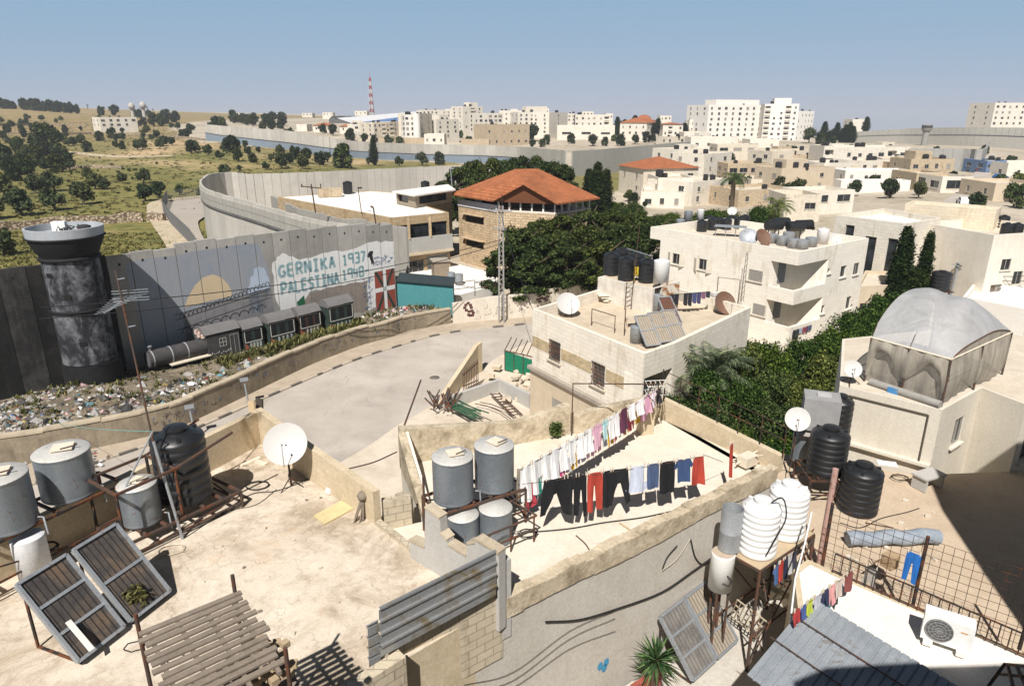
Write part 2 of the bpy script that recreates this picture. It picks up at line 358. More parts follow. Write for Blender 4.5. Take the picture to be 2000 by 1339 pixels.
for i,r in enumerate(RW):
 row=[]
 for j in range(nb+1):
  k=j/nb;x=r[0]+(wb[i].x-r[0])*k;y=r[1]+(wb[i].y-r[1])*k;s=i/(len(RW)-1)
  z0=r[2]-.35;z1=1.5-.9*s
  hump=math.exp(-((x+27)**2+(y-39)**2)/14)*.8+math.exp(-((x+9.5)**2+(y-59)**2)/5)*.55
  z=z0+(z1-z0)*k+(hump+(math.sin(x*2.1)*math.sin(y*1.7)+math.sin(x*4.3+1)*math.sin(y*3.7))*.07)*math.sin(math.pi*min(1,k*1.0))**.6
  row.append((x,y,z))
 Gd.append(row)
for i in range(len(RW)-1):
 for j in range(nb):mb.face([Gd[i][j],Gd[i+1][j],Gd[i+1][j+1],Gd[i][j+1]][::-1],True)
n=N('dump_soil');p=n.pos();a=n.noise(p,.5,6,.7,.5);b=n.noise(p,7,6,.7)
x=n.ramp(a,[(.3,(.10,.082,.055)),(.5,(.20,.165,.115)),(.7,(.32,.27,.2))]);x=n.mix(1.0,x,n.ramp(b,[(.3,(.55,)*3),(.7,(1.3,)*3)]),'MULTIPLY');n.bump(b,.06,.9)
S('dump_ground',mb,n.done(x,.95),kind='structure')
GDA=np.array(Gd)
def dz(x,y):
 d=(GDA[...,0]-x)**2+(GDA[...,1]-y)**2;i=np.argmin(d);return float(GDA[...,2].ravel()[i])
RWB=smooth_line([(r[0],r[1])for r in RW[::6]]+[(-4.6,58.9),(1.2,61.0),(7.5,66.0),(16,73),(26,80)],1)
def resample(L,m):
 L=[np.array(q[:2],float)for q in L];d=np.cumsum([0]+[np.linalg.norm(L[i+1]-L[i])for i in range(len(L)-1)]);t=np.linspace(0,d[-1],m);A=np.array(L)
 return[np.array([np.interp(q,d,A[:,0]),np.interp(q,d,A[:,1])])for q in t]
def offset(L,k):
 o=[]
 for i in range(len(L)):
  a=L[max(i-1,0)];b=L[min(i+1,len(L)-1)];d=(b-a)/np.linalg.norm(b-a);o.append(L[i]+np.array([-d[1],d[0]])*k)
 return o
KR=resample(KERB,150)
M_PAVE=mconc('pavement',(.43,.36,.275),(.25,.2,.15),.6,False,.6)
S('pavement',strip(offset(KR,2.6),offset(KR,.16),lambda x,y:.135,2),M_PAVE,kind='structure')
mb=MB()
k0,k1=offset(KR,.16),KR;dd=np.cumsum([0]+[np.linalg.norm(KR[i+1]-KR[i])for i in range(len(KR)-1)])
KT=resample(KERB,int(dd[-1]/.5)*1+1);k0,k1=offset(KT,.17),KT
for i in range(len(KT)-1):
 mb.mat=1 if(i//2%2==0 and(i*7919)%11>1)else 0
 a,b,c,d=k0[i],k1[i],k1[i+1],k0[i+1]
 mb.face([(*a,.145),(*b,.145),(*c,.145),(*d,.145)]);mb.face([(*b,.145),(*b,.0),(*c,.0),(*c,.145)])
S('kerb',mb,[mplain('kerb_pale',(.46,.40,.32),.9),mplain('kerb_black',(.13,.115,.10),.9,var=.4)],kind='structure')
M_YARD=mconc('yard_floor',(.60,.525,.43),(.36,.29,.21),.55,False,.35)
NR=resample(NEAR[25:],60)
S('yard',strip(offset(NR,.1),offset(NR,-14),lambda x,y:.012,3),M_YARD,kind='structure')
# separation wall
M_CONC=mconc('wall_concrete',(.34,.33,.305),(.20,.19,.17),.65,objvar=.16)
M_CONCD=mconc('wall_sooty',(.013,.013,.013),(.06,.058,.056),.8,True,.5,.3,objvar=.5)
M_CONCL=mconc('wall_far_concrete',(.46,.435,.39),(.33,.31,.275),.55,objvar=.09)
def clip(poly,s0,s1):
 for k,sg in((s0,1),(s1,-1)):
  o=[]
  for i in range(len(poly)):
   a,b=poly[i],poly[(i+1)%len(poly)];fa_,fb=(a[0]-k)*sg,(b[0]-k)*sg
   if fa_>=0:o.append(a)
   if fa_*fb<0:t=fa_/(fa_-fb);o.append((k,a[1]+(b[1]-a[1])*t))
  poly=o
  if len(poly)<3:return[]
 return poly
PW=1.504;SEAMS=[WL-PW*k for k in range(29)][::-1]
wall=T('painted_barrier_wall','tall concrete slab barrier wall with a painted mural behind the rubbish strip','wall',tuple(wpt(9,.6)))
TOPS=[]
for i in range(len(SEAMS)-1):
 s0,s1=SEAMS[i]+.022,SEAMS[i+1]-.022;top=9.2-.6*max(0,min(1,(s1)/WL))**2+[0,.07,-.05,.04,-.03][i%5]+(.25 if 14<i<26 else 0);TOPS.append(top)
 mb=MB();q=[wpt(s0,-1),wpt(s1,-1),wpt(s1,top),wpt(s0,top)];mb.slab(q,WN,.3)
 hb=MB();c=wpt((s0+s1)/2,top-.62,.006);hb.face([c+WD*.085*math.cos(a)+Vector((0,0,.1*math.sin(a)))for a in np.linspace(0,6.283,11)[:-1]][::1])
 o=P('panel',mb,M_CONCD if s1<5.2 else M_CONC,wall,'soot-blackened slab' if s1<5.2 else None)
 m=WM[wall.name];h=P('lifting_hole',hb,mplain('hole_black',(.01,.01,.01)),wall);h.parent=o
def mural(name,polys,mat,lay=1,label=None,smin=-20):
 mb=MB()
 for poly in polys:
  for i in range(len(SEAMS)-1):
   c=clip(poly,SEAMS[i]+.024,SEAMS[i+1]-.024)
   if len(c)>2:
    A=sum(c[k][0]*c[(k+1)%len(c)][1]-c[(k+1)%len(c)][0]*c[k][1]for k in range(len(c)))
    if A<0:c=c[::-1]
    mb.face([wpt(q[0],min(q[1],TOPS[i]-.01),.004*lay)for q in c])
 return P(name,mb,mat,wall,label)
def rough(poly,amp=.1,k=5,seed=1):
 r=random.Random(seed);o=[]
 for a,b in zip(poly,poly[1:]+poly[:1]):
  for j in range(k):t=j/k;o.append((a[0]+(b[0]-a[0])*t+r.uniform(-amp,amp)*(j>0),a[1]+(b[1]-a[1])*t+r.uniform(-amp,amp)*(j>0)))
 return o
Z6=lambda l:[ws(500+x/4,440+y/4)for x,y in l]
Z5=lambda l:[ws(x/4,480+y/4)for x,y in l]
M_SKYB=mconc('mural_sky_blue',(.235,.265,.315),(.30,.30,.30),.8,True,.5)
M_WHITE=mconc('mural_white',(.70,.70,.69),(.5,.49,.47),.35)
mural('sky_mural',[rough([(5.2,1.6),(9,.9),(15.4,.6),(15.3,6),(14.6,8.6),(5.0,8.55)],.12,6,2)],M_SKYB,1)
mural('cloud_patch',[rough(Z6([(0,330),(60,330),(105,430),(100,540),(60,680),(-30,690),(-60,500),(-40,400)]),.1,4,5)],mconc('mural_pale_blue',(.40,.47,.57),(.28,.33,.40),.5),2)
mural('sun_dome',[Z5([(1440,480),(1470,400),(1520,310),(1590,245),(1660,222),(1730,245),(1780,300),(1808,350),(1812,392),(1640,430)])],mconc('mural_tan',(.55,.44,.29),(.42,.33,.22),.3),3)
mural('horizon_band',[rough([(8,.6),(8.2,4.4),(11,4.6),(15.3,5.0),(15.3,.5)],.08,6,4)],mconc('mural_grey',(.22,.215,.22),(.12,.12,.125),.6),2)
mb=MB()
for k in range(22):
 s=8.1+k*.33;h=4.0+.055*k
 pts=[wpt(s+.15*math.cos(a),h+.32*math.sin(a),.016)for a in np.linspace(0,math.pi,7)]
 for a,b in zip(pts,pts[1:]):mb.bar(a,b,.035,.008,up=WN)
for h0,sl in((4.35,.1),(3.6,.12),(4.75,.06)):
 mb.bar(wpt(7.6,h0-.4,.014),wpt(15.2,h0+sl*6.5-.2,.014),.04,.008,up=WN)
for k in range(9):
 s=8.3+k*.75;pts=[wpt(s+.37*math.cos(a),2.9+.35*math.sin(a)+.06*k,.015)for a in np.linspace(0,math.pi,7)]
 for a,b in zip(pts,pts[1:]):mb.bar(a,b,.05,.008,up=WN)
P('painted_loops',mb,mplain('mural_black',(.018,.018,.02)),wall)
mural('pink_swirl',[rough(Z5([(1560,690),(1640,620),(1700,605),(1760,640),(1700,680),(1640,700)]),.05,3,9)],mplain('mural_pink',(.27,.13,.15)),4)
mural('white_paint',[rough(Z6([(125,300),(205,215),(335,270),(560,212),(735,190),(905,130),(1072,128),(1085,335),(928,372),(938,640),(875,668),(870,430),(640,470),(420,520),(330,660),(200,700),(150,560)]),.09,5,3)],M_WHITE,3)
mural('grimy_patch',[rough(Z6([(380,545),(560,480),(870,425),(872,665),(760,690),(400,690)]),.12,5,8)],mconc('mural_grime',(.20,.175,.155),(.33,.27,.23),.8,False,1.6),2)
M_RED,M_DGR=mconc('flag_red',(.28,.065,.045),(.2,.05,.04),.3),mplain('flag_green',(.022,.045,.035))
fl=Z6([(928,370),(1080,332),(1092,645),(942,655)])
fs0,fs1,fh0,fh1=25.5,27.78,.8,4.5
mural('flag_field',[[(fs0,fh0),(fs1,fh0),(fs1,fh1),(fs0,fh1)]],M_RED,5,'red painted flag with white cross')
fc,fh=(fs0+fs1)/2,(fh0+fh1)/2+.1
mural('flag_saltire',[[(fs0,fh0),(fs0+.3,fh0),(fs1,fh1),(fs1-.3,fh1)],[(fs1-.3,fh0),(fs1,fh0),(fs0+.3,fh1),(fs0,fh1)]],M_DGR,6)
mural('flag_cross',[[(fc-.17,fh0),(fc+.17,fh0),(fc+.17,fh1),(fc-.17,fh1)],[(fs0,fh-.2),(fs1,fh-.2),(fs1,fh+.2),(fs0,fh+.2)]],M_WHITE,7)
GL={'G':'95 84 12 21 31 42 45 64 63'}
ST={'G':[(1,.85,.5,1),(.5,1,0,.75),(0,.75,0,.2),(0,.2,.5,0),(.5,0,1,.2),(1,.2,1,.45),(1,.45,.6,.45)],'E':[(0,0,0,1),(0,1,1,1),(0,.5,.8,.5),(0,0,1,0)],'R':[(0,0,0,1),(0,1,.8,1),(.8,1,1,.78),(1,.78,.8,.5),(.8,.5,0,.5),(.45,.5,1,0)],'N':[(0,0,0,1),(0,1,1,0),(1,0,1,1)],'I':[(.5,0,.5,1),(.1,1,.9,1),(.1,0,.9,0)],'K':[(0,0,0,1),(0,.45,1,1),(.25,.5,1,0)],'A':[(0,0,.5,1),(.5,1,1,0),(.2,.38,.8,.38)],'P':[(0,0,0,1),(0,1,.8,1),(.8,1,1,.76),(1,.76,.8,.48),(.8,.48,0,.48)],'L':[(0,1,0,0),(0,0,1,0)],'S':[(1,.85,.6,1),(.6,1,.1,.9),(.1,.9,.1,.6),(.1,.6,.9,.4),(.9,.4,.9,.1),(.9,.1,.4,0),(.4,0,0,.15)],'T':[(.5,0,.5,1),(0,1,1,1)],'1':[(.5,0,.5,1),(.5,1,.2,.8),(.2,0,.8,0)],'9':[(1,.55,0,.55),(0,.55,0,1),(0,1,1,1),(1,1,1,0)],'3':[(0,1,1,1),(1,1,1,0),(1,0,0,0),(.3,.5,1,.5)],'7':[(0,1,1,1),(1,1,.4,0)],'4':[(0,1,0,.45),(0,.45,1,.45),(.8,.9,.8,0)],'8':[(0,0,0,1),(0,1,1,1),(1,1,1,0),(1,0,0,0),(0,.5,1,.5)],'-':[(0,.5,1,.5)]}
def lettering(word,s,h,w,hh,gap,th,mat,lay=5):
 mb=MB();x=s
 for ch in word:
  if ch==' ':x+=w*.7;continue
  for a,b,c,d in ST[ch]:
   mb.bar(wpt(x+a*w,h+b*hh,.004*lay),wpt(x+c*w,h+d*hh,.004*lay),th,.006,up=WN)
  x+=w+gap
 return P('lettering',mb,mat,wall,None)
M_LET=mconc('letter_blue',(.20,.33,.36),(.34,.45,.46),.6)
lettering('GERNIKA',16.15,5.62,.50,.95,.29,.235,M_LET);lettering('1937-',22.25,5.66,.42,.86,.22,.19,M_LET)
lettering('PALESTINA',16.2,4.2,.43,.95,.2,.215,M_LET);lettering('1948-',22.1,4.38,.40,.84,.2,.18,M_LET)
mural('palm_smear',[rough(Z6([(860,240),(900,200),(915,205),(918,310),(900,300),(890,250)]),.12,4,12)],mplain('mural_black',(.018,.018,.02)),6)
mural('pennant',[Z6([(318,600),(375,545),(385,640),(330,655)])],mplain('pennant_green',(.02,.11,.05)),6)
mb=MB();rr=random.Random(5)
for k in range(60):
 if k<26:s,h=rr.uniform(25.6,27.6),rr.uniform(5.1,5.9)
 else:s,h=rr.uniform(24.3,25.2),rr.uniform(1.2,4.2)
 for j in range(3):
  a,b=(rr.uniform(-.2,.2),rr.uniform(-.15,.15)),(rr.uniform(-.2,.2),rr.uniform(-.15,.15));mb.bar(wpt(s+a[0],h+a[1],.024),wpt(s+b[0],h+b[1],.024),.025,.006,up=WN)
P('scribble',mb,mplain('scribble_blue',(.10,.16,.28)),wall)
# second wall: runs back from the corner, turns and comes round behind the depot
def panelwall(name,label,pts,mat,pw=1.5,t=.3,jit=.05,parts=None,grp=None):
 A=np.array(pts,float);d=np.cumsum([0]+[np.hypot(*(A[i+1,:2]-A[i,:2]))for i in range(len(A)-1)]);m=max(2,int(d[-1]/pw));ss=np.linspace(0,d[-1],m+1)
 G=[np.array([np.interp(s,d,A[:,k])for k in range(4)])for s in ss]
 root=T(name,label,'wall',(*G[len(G)//2][:2],G[len(G)//2][2]),0,grp);r=random.Random(len(pts)*7+m);out=[]
 groups=[[]for _ in range(min(m,60))]
 for i in range(m):groups[i*len(groups)//m].append(i)
 for g in groups:
  mb=MB()
  for i in g:
   a,b=G[i],G[i+1];q=(b-a)*.014;a2,b2=a+q,b-q;zt=(a[3]+b[3])/2+r.uniform(-jit,jit)
   mb.wallrun([(a2[0],a2[1],a2[2],zt),(b2[0],b2[1],b2[2],zt)],t+r.uniform(-.03,.03))
  P('panel',mb,mat,root)
 return root,G
B2=smooth_line([(-12.0,62.6,-1,8.1),(-14.47,64.5,-1,8.1),(-20.8,69.8,-1,8.1),(-30.0,81.1,-1,8.2),(-41.3,95.1,-1,8.2),(-47.3,106,-1,8.3),(-50.9,116,-1,8.3),(-52.3,122,-1,8.3),(-51.0,126.6,-1,8.2),(-46.5,125.5,-1,8),(-37.5,128.4,-1,8),(-29.4,134.5,-1,8),(-12.7,145.6,-1,8),(4,152,-1,8)],5)
w2,G2=panelwall('looping_barrier_wall','pale concrete barrier wall that runs back from the mural and loops round behind the depot yard',B2,M_CONCL,1.5)
mb=MB();mb2=MB()
Lf=[g for g in G2 if g[1]<121.5]
for off,zb,zt,m_ in((.22,6.35,6.5,mb),):
 for a,b in zip(Lf[2:],Lf[3:]):
  d=np.array([b[1]-a[1],-(b[0]-a[0])]);d=d/np.linalg.norm(d)*-off
  m_.bar((a[0]+d[0],a[1]+d[1],5.9),(b[0]+d[0],b[1]+d[1],5.9),.08,.16)
P('dark_seam',mb,mplain('seam_dark',(.06,.06,.06)),w2)
for k,zz in enumerate((6.55,7.35)):
 mb2=MB()
 for a,b in zip(Lf[2:],Lf[3:]):
  d=np.array([b[1]-a[1],-(b[0]-a[0])]);d=d/np.linalg.norm(d)*-.2;q=(b-a)*.03
  mb2.bar((a[0]+d[0]+q[0],a[1]+d[1]+q[1],zz),(b[0]+d[0]-q[0],b[1]+d[1]-q[1],zz),.12,.74)
 P('block_course',mb2,mconc('block_grey',(.36,.345,.31),(.24,.22,.2),.5),w2)
yardw=[(-34,98,-1,7.2),(-26,84,-1,7.2),(-18.5,74.5,-1,7.4),(-12.6,68.6,-1,7.7),(-10.2,66.4,-1,7.7)]
panelwall('depot_yard_wall','grey block wall with stepped slabs between the looping wall and the white depot roof',yardw,mconc('block_grey',(.36,.345,.31),(.24,.22,.2),.5),1.3,.25,.12)
PA=smooth_line([(-50,150),(-64,153),(-72,146),(-66,132),(-58.3,118.5),(-46,98.5),(-38,84),(-28,70),(-22,62)],8);PB=smooth_line([(-50,134),(-54,132),(-56.2,128),(-56,124),(-53.6,117),(-43,96.5),(-32,81.2),(-23,70.3),(-17,64)],8)
PVG=smooth_line([(-50,153),(-65,157),(-76,148),(-70,132),(-62,118),(-49.5,97),(-42,83),(-32,69),(-25,60)],8)
S('patrol_road',strip(PA,PB,lambda x,y:gz(x,y)+.34,3),mconc('patrol_asphalt',(.36,.32,.275),(.24,.21,.19),.5,False,.3),kind='structure')
S('path',strip(PVG,PA,lambda x,y:gz(x,y)+.28,2),mconc('chalk_path',(.50,.42,.31),(.24,.2,.11),.75,False,.4),kind='structure')
S('footing_path',strip(smooth_line([(-54.5,123),(-50.6,113),(-42.4,96.3),(-31.2,81.2),(-22.2,70.3),(-16.5,65)],8),smooth_line([(-53,122.6),(-49.4,112.2),(-41.4,95.6),(-30.3,80.6),(-21.2,69.8),(-15.5,64.6)],8),lambda x,y:gz(x,y)+.4),mplain('footing_white',(.66,.62,.56)),kind='structure')
M_WIRE=mmetal('fence_steel',(.17,.17,.17),.55,.5)
def meshfence(name,label,pts,h,mat,step=.35,post=2.5,r=.012,prow=.0,cat='fence'):
 A=np.array(pts,float);d=np.cumsum([0]+[np.linalg.norm(A[i+1]-A[i])for i in range(len(A)-1)]);root=T(name,label,cat,tuple(A[len(A)//2]))
 g=lambda s:Vector([np.interp(s,d,A[:,k])for k in range(3)]);mb=MB();L=d[-1]
 for s in np.arange(0,L,step):p=g(s);mb.bar(p,p+Vector((0,0,h)),r*2)
 for z in np.arange(step,h+.01,step):
  for s in np.arange(0,L-.5,1.5):mb.bar(g(s)+Vector((0,0,z)),g(min(L,s+1.5))+Vector((0,0,z)),r*2)
 P('wire_mesh',mb,mat,root);k=int(L/post)
 for i in range(k+1):
  mb=MB();p=g(L*i/k);mb.tube([p,p+Vector((0,0,h+.1))],.04,6);P('post',mb,mat,root)
 return root
meshfence('patrol_fence','dark wire fence bending along the patrol road behind the tower',[(x,y,gz(x,y))for x,y in[(-50,151),(-57,153),(-64,154),(-72.8,146.5),(-66.8,132),(-59,118.5),(-46.6,98.5),(-38.5,84),(-28.5,70)]],2.6,M_WIRE,.34,2.8,.022)
mb=MB();q=[(c.x,c.y,c.z-.6,c.z+1.3+.25*math.sin(i*2.3))for i,c in enumerate(at(u,v,z=gz(-60,80)+.1)for u,v in[(-60,458),(0,450),(60,444),(110,440),(160,437),(210,434),(250,431),(280,430)])];mb.wallrun(q,.7)
q=[(c.x,c.y,c.z-.6,c.z+1.2)for c in(at(u,v,z=.3)for u,v in[(288,429),(305,429),(322,430)])];mb.wallrun(q,.8)
n=N('dry_stone');p=n.pos();v_=n.n('TexVoronoi',i={'Scale':2.6});n.l(p,v_.inputs['Vector']);x=n.mix(1.0,n.ramp(v_.outputs['Distance'],[(.2,(.58,.5,.4)),(.62,(.16,.12,.08))]),n.ramp(n.noise(p,1.2,3),[(.3,(.75,.72,.68)),(.7,(1.15,1.1,1.05))]),'MULTIPLY');n.bump(v_.outputs['Distance'],-.12,.8);M_DRY=n.done(x,.95)
S('dry_stone_wall',mb,M_DRY,'long low dry stone wall crossing the field behind the tower','wall')
# far wall with dark foot band
def ribbon(name,label,pts,mat,band=None,fr=.45):
 A=[(at(u,vb,Y=Y),zat(vt,Y))for u,vt,vb,Y in pts];L3=smooth_line([(a.x,a.y,a.z-1,zt)for a,zt in A],6)
 root,G=panelwall(name,label,L3,mat,3.0,.5,.03)
 if band:
  for nm,f0,f1,off,mt in(('foot_band',0,fr,.6,band),('dark_seam',fr,fr+.05,.5,mplain('seam_dark',(.06,.06,.06)))):
   mb=MB()
   for a,b in zip(G,G[1:]):
    d=np.array([b[1]-a[1],-(b[0]-a[0])]);d=d/np.linalg.norm(d)*off
    za,zb=[q[2]+1+(q[3]-q[2]-1)*f0-(1 if f0==0 else 0)for q in(a,b)];zc,zd=[q[2]+1+(q[3]-q[2]-1)*f1 for q in(a,b)]
    A_=[(a[0]+d[0],a[1]+d[1]),(b[0]+d[0],b[1]+d[1])]
    mb.wallrun([(*A_[0],za,zc),(*A_[1],zb,zd)],.3)
   P(nm,mb,mt,root)
 return root
ribbon('far_barrier_wall','winding pale barrier wall with a blue-grey foot band beyond the olive field',[(405,243,270,345),(440,246,277,335),(520,252,288,325),(570,256,294,315),(640,268,302,300),(700,276,308,305),(760,279,311,312),(850,282,315,322),(930,283,317,318),(1010,286,322,300),(1060,290,332,265),(1105,294,343,235)],M_CONCL,mconc('blue_band',(.17,.215,.27),(.24,.27,.30),.6),.36)
ribbon('hillside_barrier_wall','grey barrier wall climbing from the pines toward the red roofed house',[(1116,295,349,228),(1180,291,338,243),(1250,285,326,265),(1312,279,318,285),(1345,277,312,300)],mconc('wall_mid_concrete',(.33,.325,.30),(.24,.23,.21),.5))
mb=MB();r=random.Random(3)
for k in range(38):
 u=r.uniform(1120,1290);f=(u-1116)/196;Y=228+57*f;vb=349-31*f;a=at(u,vb-r.uniform(3,9),Y=Y-.9);w_=r.uniform(.8,2.2);h_=r.uniform(.6,1.5)
 mb.mat=k%3;d=Vector((47,57,0)).normalized();mb.slab([a,a+d*w_,a+d*w_+Vector((0,0,h_)),a+Vector((0,0,h_))],(.77,-.63,0),.02)
P('graffiti',mb,[mplain('mural_black',(.018,.018,.02)),mplain('graf_white',(.6,.6,.6)),mplain('graf_blue',(.1,.16,.3))],bpy.data.objects['hillside_barrier_wall'])
ribbon('hilltop_barrier_wall','grey barrier wall along the ridge below the pale hotel at the right edge',[(1662,258,283,430),(1740,253,285,430),(1800,250,290,420),(1900,249,292,400),(2010,250,300,390),(2120,252,305,385)],mconc('wall_ridge',(.31,.30,.265),(.24,.23,.2),.5),mconc('wall_ridge_foot',(.30,.285,.25),(.22,.21,.19),.4),.62)
ribbon('street_barrier_wall','weathered grey barrier wall ending at the uphill street on the right',[(1765,291,336,240),(1830,290,335,240),(1880,291,337,238),(1912,290,340,236),(1921,278,318,300),(1927,272,300,360)],mconc('wall_mid_concrete',(.33,.325,.30),(.24,.23,.21),.5))
SA=[at(u,v,Y=Y)for u,v,Y in[(1800,440,103),(1835,400,138),(1880,365,180),(1898,345,210),(1915,318,270),(1925,300,330)]];SB=[at(u,v,Y=Y)for u,v,Y in[(1890,440,103),(1900,400,138),(1925,365,180),(1933,345,210),(1945,318,270),(1945,300,330)]]
S('uphill_street',strip(smooth_line([tuple(p.xy)for p in SA],5),smooth_line([tuple(p.xy)for p in SB],5),lambda x,y:gz(x,y)+.35,3),M_ASPH,kind='structure')
# watchtower
tc=wpt(1.35,0,1.75);TX,TY=tc.x,tc.y
tw=T('watchtower','round soot-blackened concrete watchtower with a wide flared head','watchtower',(TX,TY,1.0))
n=N('tower_soot');p=n.pos();a=n.noise(n.scale(p,(1,1,.42)),.8,6,.66,.8);b=n.noise(p,3.2,6,.7);sx=n.n('SeparateXYZ');n.l(p,sx.inputs[0])
x=n.ramp(n.math('ADD',n.math('MULTIPLY',a,.7),n.math('MULTIPLY',b,.3)),[(.36,(.008,.008,.010)),(.47,(.022,.023,.027)),(.54,(.09,.094,.104)),(.61,(.17,.175,.185)),(.69,(.04,.04,.045))]);n.bump(b,.01);M_SOOT=n.done(x,.85)
M_BLK=mplain('charred',(.011,.011,.012),.8,var=.5)
for z0,z1,r0 in((.4,3.1,1.66),(3.16,6.55,1.55),(6.62,9.7,1.55)):
 mb=MB();mb.lathe((TX,TY,0),[(r0,z0),(r0,z1),None,(r0-.2,z1+.001)],40);P('drum',mb,M_BLK if z1<3.2 else M_SOOT,tw)
mb=MB();mb.lathe((TX,TY,0),[(1.62,6.5),(1.68,6.52),(1.68,6.66),(1.62,6.68)],40);P('ring_band',mb,M_BLK,tw);mb=MB();mb.lathe((TX,TY,0),[(1.5,9.68),(1.68,9.7),(1.7,9.82),(1.58,9.9)],40);P('ring_band',mb,M_BLK,tw)
mb=MB();mb.lathe((TX,TY,0),[(1.55,9.88),(1.66,10.1),(1.98,10.75),(2.02,10.95),None,(2.1,10.98),(2.14,11.06),(2.06,11.1)],44);P('head',mb,M_BLK,tw)
mb=MB();mb.lathe((TX,TY,0),[(2.06,11.1),(2.1,11.62),None,(1.98,11.63),None,(1.96,11.2),None,(0,11.22)],44);P('roof_ring',mb,mconc('tower_rim',(.36,.385,.41),(.22,.22,.22),.6),tw)
for ang,z in((-1.35,7.6),(-1.15,4.6),(-1.9,8.9)):
 mb=MB();c=Vector((TX+1.53*math.cos(ang),TY+1.53*math.sin(ang),z));mb.box(c,(.1,.42,.26),ang);P('loophole',mb,mplain('hole_black',(.01,.01,.01)),tw)
def on_tower(dx,dy):return(TX+dx,TY+dy,11.23)
mb=MB();mb.box((TX-.35,TY+.15,11.58),(.75,.4,.62),.2);mb.box((TX-.35,TY+.15,11.25),(.6,.3,.05),.2)
mb.mat=1;mb.lathe((TX-.42,TY-.062,11.58),[(.0,0)],4);S('air_conditioner',mb,[mplain('ac_white',(.72,.72,.7)),M_BLK],'pale air conditioner box standing on the watchtower roof','air conditioner')
mb=MB();r=random.Random(4)
for k in range(14):
 a=Vector((TX+r.uniform(.0,.75),TY+r.uniform(-.3,.4),11.24));pts=[a,a+Vector((r.uniform(-.3,.3),r.uniform(-.2,.2),r.uniform(.25,.5))),a+Vector((r.uniform(-.5,.5),r.uniform(-.2,.2),r.uniform(0,.35)))];mb.tube(pts,.035,5)
S('scrap_metal_heap',mb,mplain('scrap_black',(.03,.03,.03)),'tangle of charred pipes lying on the watchtower roof','scrap')
mb=MB();mb.lathe((TX+1.15,TY+.1,11.23),[(.0,.0),(.34,.02),(.4,.2),(.3,.33),(.0,.36)],10);mb.mat=1;mb.lathe((TX+1.15,TY+.1,11.5),[(.36,0),(.4,.12),(.2,.2),(0,.2)],10)
S('red_bundle',mb,[mplain('bundle_red',(.3,.03,.025)),mplain('scrap_black',(.03,.03,.03))],'red and black bundle lying on the watchtower roof','bundle')
# retaining wall
rw=T('retaining_wall','stained concrete retaining wall with a pale coping between rubbish strip and road','wall',(-15.4,48.3,.1))
M_RET=mconc('retaining_concrete',(.29,.24,.172),(.11,.092,.07),.85,True,.5,.2)
mb=MB();L=[(r_[0],r_[1],-.5,r_[2]-.12)for r_ in RW];mb.wallrun(L,.4);P('wall_body',mb,M_RET,rw)
M_COP=mconc('coping_pale',(.46,.39,.29),(.25,.2,.14),.7,False,.8)
for i in range(0,len(RW)-1,4):
 seg=RW[i:i+5];mb=MB();z=sum(q[2]for q in seg)/len(seg)+(.06 if(i//4)%2 else 0);mb.wallrun([(q[0],q[1],z-.13,z)for q in seg],.5);P('coping',mb,M_COP,rw)
mb=MB();r=random.Random(9)
for k in range(110):
 i=r.randrange(20,len(RW)-2);a,b=Vector(RW[i][:2]),Vector(RW[i+1][:2]);d=(b-a).normalized();nrm=Vector((d.y,-d.x));o=a+d*r.random()+nrm*.206;s0=Vector((o.x,o.y,r.uniform(.6,1.35)));D3=Vector((d.x,d.y,0))
 mb.mat=k%3//2
 for j in range(2):mb.bar(s0+D3*r.uniform(-.15,.15)+Vector((0,0,r.uniform(-.2,.15))),s0+D3*r.uniform(-.15,.15)+Vector((0,0,r.uniform(-.2,.15))),.025,.008,up=(nrm.x,nrm.y,0))
P('graffiti',mb,[mplain('graf_dark',(.07,.06,.06)),mplain('graf_blue',(.1,.16,.3))],rw)
# buildings
M_LIME=mstone('limestone',(.62,.555,.45),.55,.28,.72,.16)
M_LIMEW=mstone('limestone_white',(.68,.63,.54),.6,.3,.78,.10,.2)
M_PLAS=mconc('plaster_white',(.70,.65,.565),(.45,.38,.29),.45)
M_PLASB=mconc('plaster_beige',(.55,.46,.34),(.36,.29,.21),.45)
M_STONEB=mstone('stone_beige',(.48,.385,.265),.5,.27,.62,.25)
M_ROOFW=mconc('roof_screed',(.60,.535,.44),(.38,.31,.23),.6,False,.5)
M_WHITEP=mconc('white_paint',(.72,.69,.64),(.6,.55,.48),.4)
M_GLASS=mglass();M_FRAME=mplain('window_frame',(.30,.28,.25),.6);M_FRAMEW=mplain('window_frame_white',(.68,.66,.62),.6)
M_IRON=mmetal('dark_iron',(.035,.03,.028),.7,.3,.35);M_RUST=mmetal('rusty_steel',(.075,.055,.045),.8,.2,.38,(.13,.055,.03));M_GALV=mmetal('galvanised',(.36,.385,.41),.5,.55,.08)
WC={}
